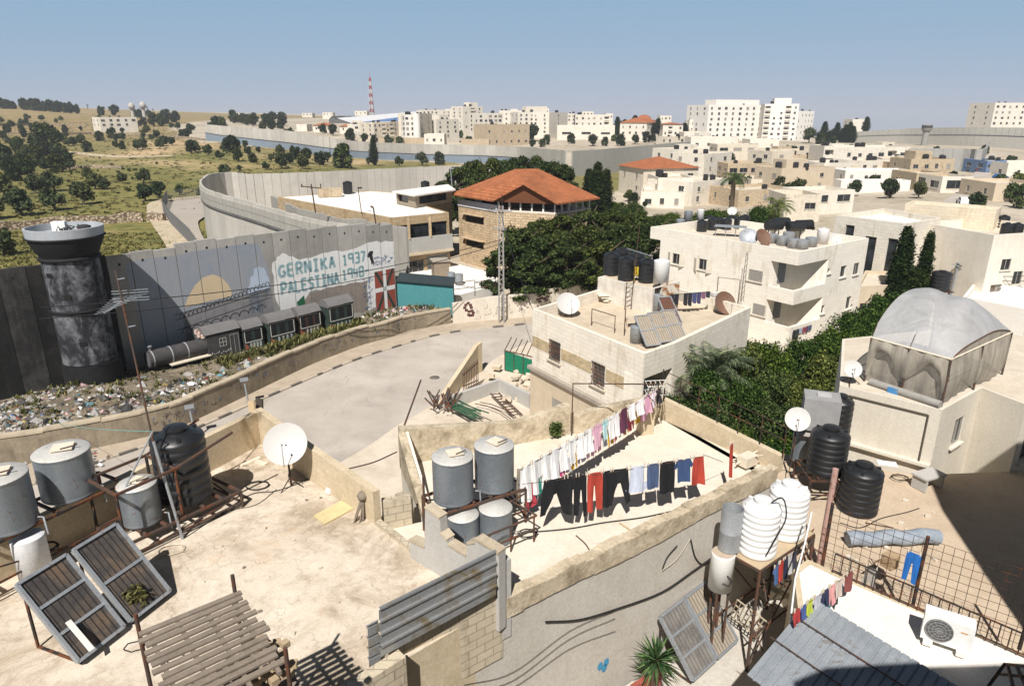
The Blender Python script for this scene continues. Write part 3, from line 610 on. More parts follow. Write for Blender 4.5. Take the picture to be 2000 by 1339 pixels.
def window_mesh(w,h,style):
 k=(round(w,2),round(h,2),style)
 if k in WC:return WC[k]
 mb=MB();D=.1
 if style=='dark':
  mb.mat=1;mb.face([(-w/2,D,0),(w/2,D,0),(w/2,D,h),(-w/2,D,h)])
  mb.mat=0;fr=.05
  for x in(-w/2+fr/2,0,w/2-fr/2):mb.box((x,D-.03,h/2),(fr,.05,h-.002))
  for z in(fr/2,h-fr/2):mb.box((0,D-.028,z),(w-.004,.045,fr))
  mb.mat=2;mb.box((0,-.03,-.04),(w+.2,.16,.076))
 elif style=='open':
  mb.mat=1;mb.face([(-w/2,.16,0),(w/2,.16,0),(w/2,.16,h),(-w/2,.16,h)]);mb.mat=2;mb.box((0,-.03,-.04),(w+.2,.16,.076))
 elif style=='grille':
  mb.mat=1;mb.face([(-w/2,.15,0),(w/2,.15,0),(w/2,.15,h),(-w/2,.15,h)]);mb.mat=0
  for i in range(9):x=-w/2+w*(i+.5)/9;mb.box((x,-.05,h/2),(.028,.028,h+.1))
  for z in(.0,h*.33,h*.66,h):mb.box((0,-.052,z),(w+.1,.022,.03))
  mb.mat=2;mb.box((0,-.04,-.08),(w+.25,.2,.09))
 elif style=='shut':
  mb.mat=0
  mb.box((0,.06,h/2),(w-.004,.05,h-.004))
  for i in range(int(h/.12)):mb.box((0,.03,.06+i*.12),(w-.06,.02,.03))
  mb.mat=2;mb.box((0,-.03,-.04),(w+.2,.16,.076))
 elif style=='balcony':
  mb.mat=2;b=1.15;mb.face([(-w/2,b,0),(w/2,b,0),(w/2,b,h),(-w/2,b,h)])
  mb.mat=1;mb.box((0,b-.02,h*.42),(w*.45,.03,h*.8));mb.mat=2;mb.box((0,-.28,.42),(w+.1,.12,1.0));mb.box((0,-.1,-.12),(w+.1,.46,.1))
 mats={'grille':[M_IRON,mplain('curtain_pale',(.30,.28,.25)),M_LIME],'shut':[M_FRAME,M_GLASS,M_LIME],'balcony':[M_FRAME,M_GLASS,M_PLAS]}.get(style,[M_FRAME,M_GLASS,M_LIMEW])
 WC[k]=mb.data('window',mats);return WC[k]
def put_window(root,a,b,s,z,w,h,style):
 a=Vector((a[0],a[1],0));b=Vector((b[0],b[1],0));d=(b-a).normalized();q=a+d*s
 o=bpy.data.objects.new('balcony' if style=='balcony' else 'window',window_mesh(w,h,style));COL.objects.link(o);o.parent=root
 o.location=Vector((q.x,q.y,z))-Vector(root.location);o.rotation_euler=(0,0,math.atan2(d.y,d.x));return o
def inset(poly,k):
 n=len(poly);o=[]
 for i in range(n):
  a,b,c=[np.array(poly[j%n][:2],float)for j in(i-1,i,i+1)]
  d1=(b-a)/np.linalg.norm(b-a);d2=(c-b)/np.linalg.norm(c-b);n1=np.array([-d1[1],d1[0]]);n2=np.array([-d2[1],d2[0]])
  m=n1+n2;m=m/max(np.dot(m,n1),.3);o.append(tuple(b+m*k/1.0))
 return o
def shell(mb,poly,z0,z1,ops=None,ph=.8,t=.22,hide=()):
 n=len(poly);q=inset(poly,t)
 for i in range(n):
  a,b=poly[i],poly[(i+1)%n]
  if i not in hide:mb.facade(a,b,z0,z1,[(s-w/2,s+w/2,h,h+hh)+((1.15,)if st=='balcony' else(1.25,)if st=='recess' else())for s,h,w,hh,st in(ops or{}).get(i,[])])
  c,d=q[i],q[(i+1)%n]
  mb.face([(*a,z1),(*b,z1),(*d,z1),(*c,z1)])
  if ph>0:mb.face([(*d,z1-ph),(*c,z1-ph),(*c,z1),(*d,z1)])
def flat_house(name,label,poly,z0,z1,ops=None,mat=None,ph=.8,roof=None,cat='house',group=None,t=.22,hide=()):
 cx_,cy_=np.mean([p[0]for p in poly]),np.mean([p[1]for p in poly])
 root=T(name,label,cat,(cx_,cy_,z0),0,group);mb=MB();shell(mb,poly,z0,z1,ops,ph,t,hide);P('wall',mb,mat or M_LIMEW,root)
 rb=MB();rb.face([(*p,z1-ph)for p in inset(poly,t+.002 if ph>0 else 0)]if ph>0 else[(*p,z1+.004)for p in inset(poly,t*.5)]);P('roof',rb,roof or M_ROOFW,root)
 for e,l in(ops or{}).items():
  a,b=poly[e],poly[(e+1)%len(poly)]
  for s,h,w,hh,st in l:
   if st not in('recess','x'):put_window(root,a,b,s,z0+h,w,hh,st)
 return root
def hip_roof(name,root,poly4,z,rise,over,mat,ridge=.4):
 q=inset(poly4,-over);A=[Vector((*p,z))for p in q]
 l0=(A[1]-A[0]).length;l1=(A[2]-A[1]).length
 if l0<l1:A=A[1:]+A[:1];l0,l1=l1,l0
 m0=(A[0]+A[3])/2;m1=(A[1]+A[2])/2;k=min(.5,l1/l0/2)*(1-ridge)+.5*ridge*0+ridge*min(.5,l1/l0/2)
 r0=m0+(m1-m0)*k+Vector((0,0,rise));r1=m1+(m0-m1)*k+Vector((0,0,rise));mb=MB()
 for f in([A[0],A[1],r1,r0],[A[2],A[3],r0,r1],[A[1],A[2],r1],[A[3],A[0],r0]):mb.face(f)
 mb.face(A[::-1]);return P(name,mb,mat,root)
n=N('roof_tiles');u=n.uv();br=n.n('TexBrick',i={'Color1':(.34,.115,.045,1),'Color2':(.44,.165,.07,1),'Mortar':(.15,.05,.025,1),'Scale':1.0,'Mortar Size':.02,'Brick Width':.28,'Row Height':.32});n.l(u,br.inputs['Vector']);n.bump(br.outputs['Fac'],-.03,.8)
a=n.noise(n.pos(),.6,5);M_TILE=n.done(n.mix(1.0,br.outputs['Color'],n.ramp(a,[(.3,(.8,.8,.8)),(.7,(1.15,1.1,1.05))]),'MULTIPLY'),.8)
# generic town house seen at u0..u1, vtop..vbase, distance Y
def town(u0,u1,vt,vb,Y,label,name='apartment_block',cols=4,floors=3,mat=None,skew=0,depth=12,style='dark',ww=1.1,side=2,ph=.7,bal=(),group='town houses beyond the wall',roof=None,cat='apartment block',tile=0,dome=0,top=None,wh=1.3):
 a=at(u0,vb,Y=Y);b=at(u1,vb,Y=Y+skew);zt=zat(vt,Y+skew/2);d=(b-a);d.z=0;W_=d.length;d.normalize();nin=Vector((-d.y,d.x,0))
 c=b+nin*depth;e=a+nin*depth;poly=[tuple(x.xy)for x in(a,b,c,e)];z0=min(a.z,b.z,gz(a.x,a.y))-1.5;base=max(a.z,b.z)-z0;Ht=zt-z0;ops={}
 fh=(Ht-base-(ph if floors>1 else.4))/floors;wh=min(wh,fh*.55)
 def row(L,nc,bl):
  o=[]
  for f in range(floors):
   for k in range(nc):
    s=L*(k+.5)/nc;ww_=min(ww,L/nc*.6)
    if(f,k)in bl:o.append((s,base+f*fh+fh*.12,min(L/nc*.8,3.4),fh*.72,'balcony'))
    elif rnd.random()<.9:q_=rnd.choice((.8,1,1,1.3));o.append((s+rnd.uniform(-.25,.25),base+f*fh+fh*.32,min(ww_*q_,L/nc*.8),wh*rnd.choice((.85,1,1)),style if rnd.random()<.8 else 'shut'))
  return o
 if cols:ops[0]=row(W_,cols,bal)
 if side:ops[3]=row(depth,side,());ops[1]=row(depth,side,())
 r=flat_house(name,label,poly,z0,zt,ops,mat or M_LIMEW,0 if tile else ph,roof,cat,group)
 if tile:hip_roof('tile_roof',r,poly,zt+.02,tile,.5,M_TILE)
 if dome:
  mb=MB();m=(a+c)/2;mb.lathe((m.x,m.y,zt),[(dome*math.cos(t_),dome*math.sin(t_)*.75)for t_ in np.linspace(0,1.57,8)],20);P('dome',mb,M_TILE,r)
 if top:
  for f0,f1,hh in top:
   mb=MB();p0=a+d*W_*f0+nin*depth*.25;p1=a+d*W_*f1+nin*depth*.25;q0=p0+nin*depth*.5;q1=p1+nin*depth*.5
   mb.prism([tuple(x.xy)for x in(p0,p1,q1,q0)],zt-ph,zt+hh,False);P('stair_head',mb,mat or M_LIMEW,r)
 if not tile and floors>1:
  for _ in range(2):
   if TK[0]is None:mb=MB();mb.lathe((0,0,0),[(0,0),None,(.62,0),(.62,1.3),None,(.3,1.45),(0,1.45)],12);TK[0]=S('roof_tank',mb,mplain('roof_tank_dark',(.03,.03,.033),.5),'small dark water tank on a flat roof in the crowded town rows','water tank','dark tanks on the town roofs',loc=(0,0,0));t=TK[0]
   else:t=dup(TK[0],sc=rnd.uniform(.9,1.5))
   t.location=a+d*W_*rnd.uniform(.1,.9)+nin*rnd.uniform(1,depth*.5);t.location.z=zt-ph+.05
 return r
TK=[None]
town(197,270,229,249,420,'low white house with small windows alone on the olive hillside','hillside_house',5,2,M_PLAS,skew=14,depth=16,cat='house',ww=1.6)
town(731,762,239,268,372,'beige apartment block left of the round white tower',cols=4,floors=3,mat=M_LIME,skew=8,bal=((0,2),(1,2),(2,2)))
town(762,792,238,267,380,'beige apartment block with stacked balconies beside the round white tower',cols=4,floors=3,mat=M_LIME,skew=10,bal=((0,0),(1,0),(2,0)))
mt=town(792,812,224,268,366,'white modern block with dark ribbon windows and a round stair tower',cols=2,floors=4,mat=M_WHITEP,ww=4.2,skew=2,wh=2)
mb=MB();c=at(815,268,Y=367);mb.lathe((c.x,c.y,c.z-3),[(1.9,0),(1.9,zat(222,367)-c.z+3),None,(0,zat(222,367)-c.z+3)],20);P('round_tower',mb,M_WHITEP,mt)
town(819,845,222,268,370,'beige stone block on the right of the round white tower',cols=2,floors=4,mat=M_LIME,skew=14)
town(826,880,215,236,520,'long pale block on the skyline behind the round tower',cols=7,floors=3,skew=10)
town(853,897,233,271,385,'pale block with few windows in front of the tall balcony block',cols=3,floors=4,mat=M_LIMEW,skew=12,top=((.3,.7,2.2),))
town(880,915,213,240,500,'plain white block on the skyline beside the tall balcony block',cols=3,floors=3)
town(905,943,208,252,440,'tall pale block with a stack of balconies',cols=3,floors=6,skew=10,bal=tuple((f,1)for f in range(6)),top=((.5,.9,2.4),))
town(935,982,221,258,410,'white block with arched loggias behind the beige stone house',cols=5,floors=4,skew=8,ww=1.9)
town(949,1034,243,286,372,'beige stone house with twin window rows next to the far wall','stone_house',6,2,M_STONEB,skew=16,cat='house',side=0)
town(975,1022,216,246,480,'pale stepped block on the skyline behind the beige stone house',cols=5,floors=3)
town(1012,1075,219,262,430,'broad white block with a rooftop storey left of centre skyline',cols=6,floors=5,skew=8,top=((.3,.95,3.2),))
town(1072,1108,220,262,428,'blank sided white block joined to the broad white block',cols=1,floors=5,skew=22,mat=M_PLAS)
town(1108,1123,222,245,470,'narrow white house with round windows on the skyline',cols=2,floors=3)
town(1121,1190,224,247,470,'long low white block on the skyline right of the narrow house',cols=6,floors=2,bal=((0,5),(1,5)))
town(1088,1200,245,270,415,'long cream shop building with dark canopies under the skyline','shop_row',3,1,M_PLAS,ww=9,cat='shop building')
town(1210,1262,240,266,410,'cream villa with arched gables below a red roof','villa',4,2,M_PLAS,skew=-10,tile=2.6,cat='house')
town(1240,1280,236,258,425,'red domed villa roof beside tall dark cypresses','villa',4,1,M_PLAS,tile=2.0,dome=4.5,cat='house')
town(1293,1332,243,276,395,'cream house with deep verandas and a red roof edge','villa',4,3,M_PLAS,bal=((0,1),(1,1),(2,1)),tile=1.0,cat='house')
town(1335,1378,258,276,372,'low pale house with palm terrace left of the hotel','villa',4,1,M_PLAS,cat='house')
town(1345,1400,234,258,440,'low white block directly left of the hotel',cols=4,floors=2,mat=M_PLAS)
town(1378,1486,205,280,426,'large white hotel with eight rows of small square windows','hotel',8,7,M_WHITEP,skew=14,depth=22,ww=1.5,cat='hotel',top=((.22,1.0,3.0),),wh=1.5,side=3)
town(1486,1552,203,278,420,'white apartment tower with slanted balconies beside the hotel',cols=5,floors=7,mat=M_WHITEP,skew=-4,bal=tuple((f,k)for f in range(7)for k in(0,3)),top=((.3,.8,3.2),),depth=20,cat='apartment tower')
town(1552,1583,217,276,418,'white wing with slit windows on the right of the balcony tower',cols=5,floors=5,mat=M_WHITEP,ww=.7,skew=8,side=0)
town(1348,1440,268,292,330,'low cream terrace of houses below the hotel','terrace_house',4,1,M_PLAS,cat='house')
town(1400,1480,282,300,300,'low beige stone house with a long window strip below the hotel','stone_house',3,1,M_LIME,ww=5,cat='house')
town(1463,1520,272,292,350,'white garden house right of the long window strip','stone_house',2,1,M_PLAS,cat='house')
town(1320,1372,291,352,226,'white flats with small square windows behind the red roofed house',cols=3,floors=3,mat=M_LIMEW,skew=6,top=((.6,.95,1.2),))
town(1372,1424,299,356,218,'white flats right of centre with a stepped parapet',cols=2,floors=3,mat=M_LIMEW,skew=10,ww=1.3)
town(1253,1358,329,404,168,'beige house under an orange hipped tile roof','tiled_house',4,3,M_LIME,skew=4,tile=2.4,cat='house',depth=14)
town(1250,1335,375,410,149,'white lower wing on stilts in front of the orange roofed house','house_wing',3,1,M_PLAS,skew=-2,cat='house',depth=12)
town(1282,1350,347,405,158,'white middle block stepping out below the orange roof','house_wing',3,2,M_LIMEW,cat='house',side=0)
town(1350,1418,352,402,152,'white corner block with a rooftop dish beside the palm','house_wing',3,2,M_LIMEW,skew=10,cat='house',top=())
town(1505,1606,294,332,246,'beige house with a flat roof left of the long apartment block','stone_house',3,2,M_LIME,skew=10,cat='house',ww=1.8)
town(1604,1625,285,332,236,'narrow balcony bay at the end of the long apartment block',cols=1,floors=2,bal=((0,0),(1,0)),side=0)
town(1620,1768,287,335,238,'long cream apartment block with two rows of windows',cols=7,floors=2,mat=M_LIMEW,skew=2,depth=14,bal=((1,5),),ww=1.5)
town(1745,1840,318,341,208,'unfinished beige block on the slope below the street wall','stone_house',4,1,M_STONEB,cat='house')
town(1648,1785,333,358,192,'long white painted shed with a few red window openings','white_shed',5,1,M_WHITEP,cat='shed',ww=.9,depth=9)
town(1785,1845,338,372,178,'old grey stone house with a dark doorway by the street','stone_house',2,1,M_STONEB,cat='house')
town(1640,1775,352,376,176,'low white boundary building behind the round trees','white_shed',0,1,M_WHITEP,cat='shed',depth=4,side=0)
town(1545,1632,330,365,200,'white shed with an open dark front under a flat sheet roof','white_shed',2,1,M_PLAS,cat='shed',ww=7,wh=3)
town(1835,1895,345,378,168,'roadside kiosk with a dark shop opening','kiosk',1,1,M_PLAS,ww=8,cat='shop',wh=2.4)
town(1930,2040,201,268,440,'pale hotel with paired windows at the right edge of the skyline','hotel',9,6,M_PLAS,skew=6,ww=1.4,cat='hotel',depth=20)
town(1662,1690,233,256,455,'white house with an arched window between tall cypresses','stone_house',2,2,M_PLAS,cat='house')
town(1922,1960,314,348,222,'blue painted shop front beside the uphill street','shop',3,2,mconc('shop_blue',(.10,.17,.32),(.2,.25,.35),.5),cat='shop',ww=2.4)
town(1963,2050,318,350,214,'white walled shop at the right edge past the blue shop','shop',2,1,M_PLAS,cat='shop')
town(1938,2040,358,392,150,'low pale house among bushes right of the street','stone_house',2,1,M_PLASB,cat='house')
town(1465,1560,350,372,190,'low cream wall house behind the palm crown','stone_house',3,1,M_LIME,cat='house')
town(1580,1665,372,405,128,'pale shed roofs above the long cream facade','stone_house',2,1,M_PLAS,cat='house',ww=3.2,skew=3,depth=8,top=())
town(1530,1600,380,420,118,'low stone house with a shaded porch below the palms','stone_house',2,1,M_LIME,cat='house',ww=2.4,depth=8)
town(740,830,269,281,365,'wide low shed with a pale flat roof on the far side of the wall','white_shed',0,1,M_STONEB,cat='shed',side=0,depth=40)
town(829,868,262,282,352,'small cream house with a porch at the end of the low shed','stone_house',3,1,M_PLAS,cat='house')
town(901,955,273,284,350,'flat roofed grey garage right behind the far wall','white_shed',0,1,M_STONEB,cat='shed',side=0,depth=10)
town(612,648,245,256,430,'small white house with an orange roof among trees by the wall','villa',3,1,M_PLAS,tile=1.6,cat='house')
town(664,690,247,257,420,'tiny orange roofed house left of the blue roofed factory','villa',2,1,M_PLAS,tile=1.5,cat='house')
town(580,600,243,256,440,'pale shed beside the big tree at the far wall bend','white_shed',0,1,M_PLAS,cat='shed')
for k,(u,w,vt,vb,Y)in enumerate([(1062,20,212,222,620),(1148,22,218,226,640),(1004,14,213,224,640),(880,20,213,222,650),(540,26,222,227,800),(640,20,220,226,800),(705,24,217,224,780),(600,20,221,226,850),(470,24,222,227,900),(1300,22,226,236,560),(1190,14,222,232,560)]):
 town(u-w/2,u+w/2,vt,vb,Y,['small pale house on the skyline above the broad white block','faint pale house on the skyline above the long low block','tiny pale block poking over the skyline left of centre','pale rooftop behind the long skyline block','tiny house on the skyline at the far hill left of the mast','tiny white house on the ridge below the lattice mast','white hilltop house just left of the lattice mast','lone speck of a house on the ridge left of the mast','leftmost tiny pale house on the far ridge','pale house between the villa and the hotel on the skyline','small pale block between cypresses on the skyline'][k],cols=3,floors=1,group='tiny skyline houses',cat='house',name='skyline_house')
def ground_at(u,v,y0=64,y1=1400):
 r_=np.array(ray(u,v));Y=np.exp(np.linspace(math.log(y0),math.log(y1),260));t=Y/r_[1];d=H+r_[2]*t-gz(r_[0]*t,Y);i=np.nonzero(d<0)[0]
 i=i[0]if len(i)else len(Y)-1;return Vector((r_[0]*t[i],Y[i],float(gz(r_[0]*t[i],Y[i]))))
rq=random.Random(77)
for k in range(58):
 if k<22:u,v=rq.uniform(1440,1820),rq.uniform(300,372)
 elif k<44:u,v=rq.uniform(700,1330),rq.uniform(250,272)
 elif k<52:u,v=rq.uniform(1300,1500),rq.uniform(268,300)
 else:u,v=rq.uniform(1480,1640),rq.uniform(376,404)
 g=ground_at(u,v,80);Y=g.y;w_=rq.uniform(8,15)*1333/Y;h_=rq.choice((3.6,4,6.6,7))*1.0;vt=v-h_*1333/Y*.96;fl=1 if h_<5 else 2
 if Y<85 or 1600<u<1800 and v>368:continue
 town(u-w_/2,u+w_/2,vt,v,Y,'small flat roofed house squeezed into the crowded town rows','town_house',rq.choice((2,3,4)),fl,rq.choice((M_LIME,M_LIMEW,M_PLAS,M_PLASB,M_STONEB)),skew=rq.uniform(-3,6),depth=rq.uniform(7,11),group='small houses in the town rows',cat='house',ww=rq.choice((.9,1.2,1.8)),top=((.2,.6,2.0),)if k%3==0 else None)
 c=at(u+rq.uniform(-.2,.2)*w_,v,Y=Y+3);c.z=zat(vt,Y+1)-.6
 dup(TK[0],c,sc=rq.uniform(.8,1.2))
def car(label,u,v,Y,rz,col):
 p=at(u,v,Y=Y);p.z=max(p.z,float(gz(p.x,p.y))+.38);r=T('parked_car',label,'car',tuple(p),rz);mb=MB()
 for prof,w in(([(-2.1,.35),(2.1,.35),(2.1,.75),(1.2,.9),(-2.05,.92)],1.7),([(-1.9,.9),(1.0,.9),(.4,1.42),(-1.4,1.45)],1.5)):
  mb.face([(x,-w/2,z)for x,z in prof]);mb.face([(x,w/2,z)for x,z in prof][::-1]);n_=len(prof)
  for i in range(n_):a,b=prof[i],prof[(i+1)%n_];mb.face([(a[0],-w/2,a[1]),(a[0],w/2,a[1]),(b[0],w/2,b[1]),(b[0],-w/2,b[1])])
 P('body',mb,mplain(label.split()[0]+'_car_paint',col,.3,0,.05),r,local=True);mb=MB()
 for y in(-.756,.756):mb.slab([(-1.7,y,.96),(.8,y,.96),(.35,y,1.36),(-1.35,y,1.38)],(0,1 if y>0 else-1,0),.01)
 P('window',mb,M_GLASS,r,local=True)
 for x in(-1.3,1.3):
  for y in(-.8,.8):mb=MB();mb.tube([(x,y-.1,.32),(x,y+.1,.32)],.32,12);P('wheel',mb,mplain('tyre',(.02,.02,.02)),r,local=True)
car('white parked car on the uphill street beside the dark pine',1880,399,136,1.2,(.7,.7,.7));car('red car standing farther up the street near the grey wall',1906,338,228,1.4,(.35,.04,.03));car('silver car at the top of the uphill street',1934,322,262,1.4,(.4,.42,.45));car('blue car by the shop front at the right edge',1952,352,200,.3,(.05,.12,.3))
fa=T('factory','long factory with a blue striped side and pale sloping roof below the lattice mast','factory',tuple(at(740,246,Y=520)))
a,b=at(668,243,Y=500),at(812,222,Y=520)
mb=MB();p=[at(685,243,Y=500),at(806,228,Y=520)];q=[at(690,236,Y=560),at(800,220,Y=580)]
L=[at(640,240,Y=505),at(690,246,Y=490),at(806,226,Y=470),at(806,223,Y=520),at(640,233,Y=560)]
def zz(v,Y):return zat(v,Y)
pf=[at(688,240,Y=480),at(806,224,Y=480)];d=(pf[1]-pf[0])
A,B=Vector((pf[0].x,pf[0].y,0)),Vector((pf[1].x,pf[1].y+30,0));up=Vector((0,45,0));C_,D_=B+up,A+up
zA,zB=zat(241,480),zat(224,510)
mb.face([A+Vector((0,0,zA-3.5)),B+Vector((0,0,zB-3.2)),B+Vector((0,0,zB)),A+Vector((0,0,zA))]);P('blue_side',mb,mconc('factory_blue',(.10,.22,.50),(.3,.4,.55),.5),fa)
mb=MB();mb.face([A+Vector((0,0,zA-9)),B+Vector((0,0,zB-9)),B+Vector((0,0,zB-3.2)),A+Vector((0,0,zA-3.5))]);A2,B2_=A+Vector((-20,40,0)),B+Vector((-5,60,0));P('wall',mb,M_PLAS,fa)
mb=MB();mb.face([A+Vector((0,0,zA+.02)),B+Vector((0,0,zB+.02)),B2_+Vector((0,0,zB+2.6)),A2+Vector((0,0,zA+3.2))]);P('roof',mb,mplain('sheet_pale',(.62,.62,.62),.5),fa)
mb=MB()
for k in range(4):
 u0=642+k*17;aY=600;c0=at(u0,235,Y=aY);w_=17*aY/1333*.96
 for i in range(8):
  t0,t1=i/8,(i+1)/8;f=lambda t:(c0.x+w_*t,c0.z+3.4*math.sin(math.pi*t));(x0,z0),(x1,z1)=f(t0),f(t1)
  mb.face([(x0,aY,z0),(x1,aY,z1),(x1,aY+30,z1),(x0,aY+30,z0)]);mb.face([(x0,aY+.4,c0.z-4),(x1,aY+.4,c0.z-4),(x1,aY+.4,z1-.6),(x0,aY+.4,z0-.6)])
S('market_hall',mb,mplain('hall_dark',(.10,.10,.10),.6),'row of low arched vault roofs beside the blue striped factory','market hall')
mr=T('lattice_mast','tall red and white lattice radio mast on the skyline','radio mast',tuple(at(727,228,Y=560)))
b0=at(727,228,Y=560);zt=zat(152,560)
def mastseg(z0,z1):
 mb=MB();w0=2.2-1.5*(z0-b0.z)/(zt-b0.z);w1=2.2-1.5*(z1-b0.z)/(zt-b0.z);cs=[(-1,-1),(1,-1),(1,1),(-1,1)]
 lo=[Vector((b0.x+x*w0/1.5,b0.y+y*w0/1.5,z0))for x,y in cs];hi=[Vector((b0.x+x*w1/1.5,b0.y+y*w1/1.5,z1))for x,y in cs]
 for i in range(4):
  j=(i+1)%4;mb.bar(lo[i],hi[i],.34);mb.bar(lo[i],hi[j],.2);mb.bar(lo[j],hi[i],.2);mb.bar(hi[i],hi[j],.22)
 return mb
for k in range(10):P('mast_section',mastseg(b0.z+(zt-b0.z)*k/10,b0.z+(zt-b0.z)*(k+1)/10),mplain('mast_red',(.30,.06,.045))if k%2 else mplain('mast_white',(.5,.48,.46)),mr)
mb=MB();mb.tube([(b0.x,b0.y,zt),(b0.x,b0.y,zt+4)],.12,5);P('whip_antenna',mb,mplain('mast_red',(.30,.06,.045)),mr)
for k,(u,vb,vt,Y,col)in enumerate([(260,227,201,560,.42),(282,227,199,570,.42),(172,213,203,600,.1),(290,227,207,600,.42),(301,228,212,600,.42)]):
 b0_=at(u,vb,Y=Y);zt_=zat(vt,Y);mb=MB()
 if k<2:mb.lathe(b0_,[(1.4,-3),(1.2,(zt_-b0_.z)*.55),None,(2.3,(zt_-b0_.z)*.56),(2.4,(zt_-b0_.z)*.8),(1.2,zt_-b0_.z),(0,zt_-b0_.z)],12)
 else:mb.tube([b0_,(b0_.x,b0_.y,zt_)],.3,6);mb.bar((b0_.x-1.5,b0_.y,zt_-1),(b0_.x+1.5,b0_.y,zt_-1),.2)
 S(['water_tower','water_tower','power_pole','power_pole','power_pole'][k],mb,mplain('tower_pale',(.4,.38,.35))if k<2 else mplain('pole_dark',(.08,.07,.06)),['pale slim tower on the skyline above the hillside house, left of a pair','pale slim tower on the skyline above the hillside house, right of a pair','lone dark pole on the left hill crest','thin pole just right of the pale skyline towers','thin pole standing farthest right of the pale skyline towers'][k],'tower' if k<2 else 'pole')
wt=at(1806,274,Y=400);mb=MB();z1=zat(241,400);mb.lathe((wt.x,wt.y,wt.z-4),[(1.7,0),(1.6,z1-wt.z-.5),None,(2.6,z1-wt.z+.4),(2.7,z1-wt.z+3.2),None,(0,z1-wt.z+3.6)],18)
mb.mat=1;mb.lathe((wt.x,wt.y,z1-2.4),[(2.73,0),(2.73,1.2)],18)
S('distant_watchtower',mb,[mplain('tower_grey',(.27,.26,.24)),mplain('slit_dark',(.04,.04,.05))],'small grey watchtower rising above the ridge wall on the right','watchtower')
# depot and stone pavilion behind the mural
dp=[(-12.7,72.2),(-7.0,76.4),(-11.5,84.5),(-8,92),(-20,99),(-31,91.6)]
M_STONEO=mstone('depot_stone',(.44,.33,.20),.6,.3,.6,.25)
depot=flat_house('depot','long flat roofed depot with a bright white roof behind the mural wall',dp,0,7.75,{0:[(3.5,4.75,6.6,2.1,'x'),(.75,.9,1.0,1.6,'x'),(2.6,.7,2.2,2.2,'x'),(5.4,.1,2.6,3.1,'x')]},M_STONEO,.06,mconc('white_roof',(.76,.74,.69),(.58,.53,.46),.5,False,.3),'depot')
A,B=Vector((*dp[0],0)),Vector((*dp[1],0));DD=(B-A).normalized();DN=Vector((-DD.y,DD.x,0))
def dq(s,h,k=0):q=A+DD*s+DN*k;return Vector((q.x,q.y,h))
mb=MB();mb.face([dq(.1,4.75,.16),dq(6.95,4.75,.16),dq(6.95,6.85,.16),dq(.1,6.85,.16)]);P('window_band',mb,M_GLASS,depot)
mb=MB();mb.slab([dq(-.3,3.9,-.7),dq(7.05,3.9,-.7),dq(7.05,5.5,-.7),dq(-.3,5.5,-.7)],-DN,.1);P('balcony_parapet',mb,mconc('parapet_grey',(.42,.41,.38),(.3,.28,.25),.5),depot)
mb=MB();mb.slab([dq(-.3,3.62,-.9),dq(7.05,3.62,-.9),dq(7.05,3.88,-.9),dq(-.3,3.88,-.9)],-DN,.92);P('balcony_slab',mb,mconc('slab_cream',(.60,.5,.36),(.4,.3,.2),.4),depot)
for s,h,w,hh,m_ in((.75,.9,1.0,1.6,M_FRAMEW),(2.6,.7,2.2,2.2,M_FRAME),(5.4,.1,2.6,3.1,M_GALV)):
 f=bpy.data.objects.new('window' if h>.2 else 'garage_door',None)if 0 else None
 mb=MB();mb.mat=1;mb.face([dq(s-w/2,h,.14),dq(s+w/2,h,.14),dq(s+w/2,h+hh,.14),dq(s-w/2,h+hh,.14)]);mb.mat=0
 for x in np.linspace(s-w/2+.04,s+w/2-.04,4):mb.bar(dq(x,h,.1),dq(x,h+hh,.1),.06)
 for z in np.linspace(h+.05,h+hh-.05,4):mb.bar(dq(s-w/2,z,.09),dq(s+w/2,z,.09),.05)
 P('garage_door' if h<.2 else 'window',mb,[m_,M_GLASS if h>.2 else mplain('door_grey',(.2,.21,.2))],depot)
for s in(1.7,4.3):mb=MB();mb.bar(dq(s,5.4,-.6),dq(s,7.6,-.6),.3);P('pillar',mb,M_STONEO,depot)
rl=[tuple(at(u,v,z=7.75).xy)for u,v in[(775,398),(812,406),(884,394),(872,384)]]
sk_=T('rooflight','raised rooflight box with a white lid on the depot roof beside the tiled pavilion','rooflight',(*np.mean(rl,axis=0),7.75));mb=MB();shell(mb,rl[::1],7.76,9.1,{0:[(1.7,.35,2.6,.8,'x')],1:[(3.3,.35,5.2,.85,'x')]},0,.2);P('wall',mb,mconc('rooflight_wall',(.30,.25,.18),(.2,.16,.12),.5),sk_)
mb=MB();mb.prism(inset(rl,.28),7.78,9.0,False);P('pane',mb,M_GLASS,sk_)
mb=MB();mb.prism(inset(rl,-.4),9.104,9.26);P('lid',mb,M_WHITEP,sk_)
PL,PF1,PF2,PR,PB_=[Vector((*q,0))for q in((-7.8,86.7),(-2.24,79.65),(5.06,76.8),(10.44,82.2),(.37,94.8))]
pav=T('stone_pavilion','stone hall with an orange tiled roof and an open gallery above the pine trees','hall',(1,86,0))
plan=inset([tuple(q.xy)for q in(PL,PF1,PF2,PR,PB_)],.8)
mb=MB();e0,e1=Vector((*plan[0],0)),Vector((*plan[1],0));Ln=(e1-e0).length
shell(mb,plan,-.5,7.35,{0:[(Ln*.42,5.9,Ln*.5,.95,'x'),(Ln*.42,2.9,Ln*.48,.95,'x')],1:[(3.2,4.2,1.2,1.5,'x')]},0,.3)
M_RUST_ST=mstone('rough_stone',(.56,.43,.28),.62,.30,.45,.3,.2,.03);P('wall',mb,M_RUST_ST,pav)
mb=MB();mb.prism(inset(plan,.2),-.4,7.2,False);P('glazing',mb,M_GLASS,pav)
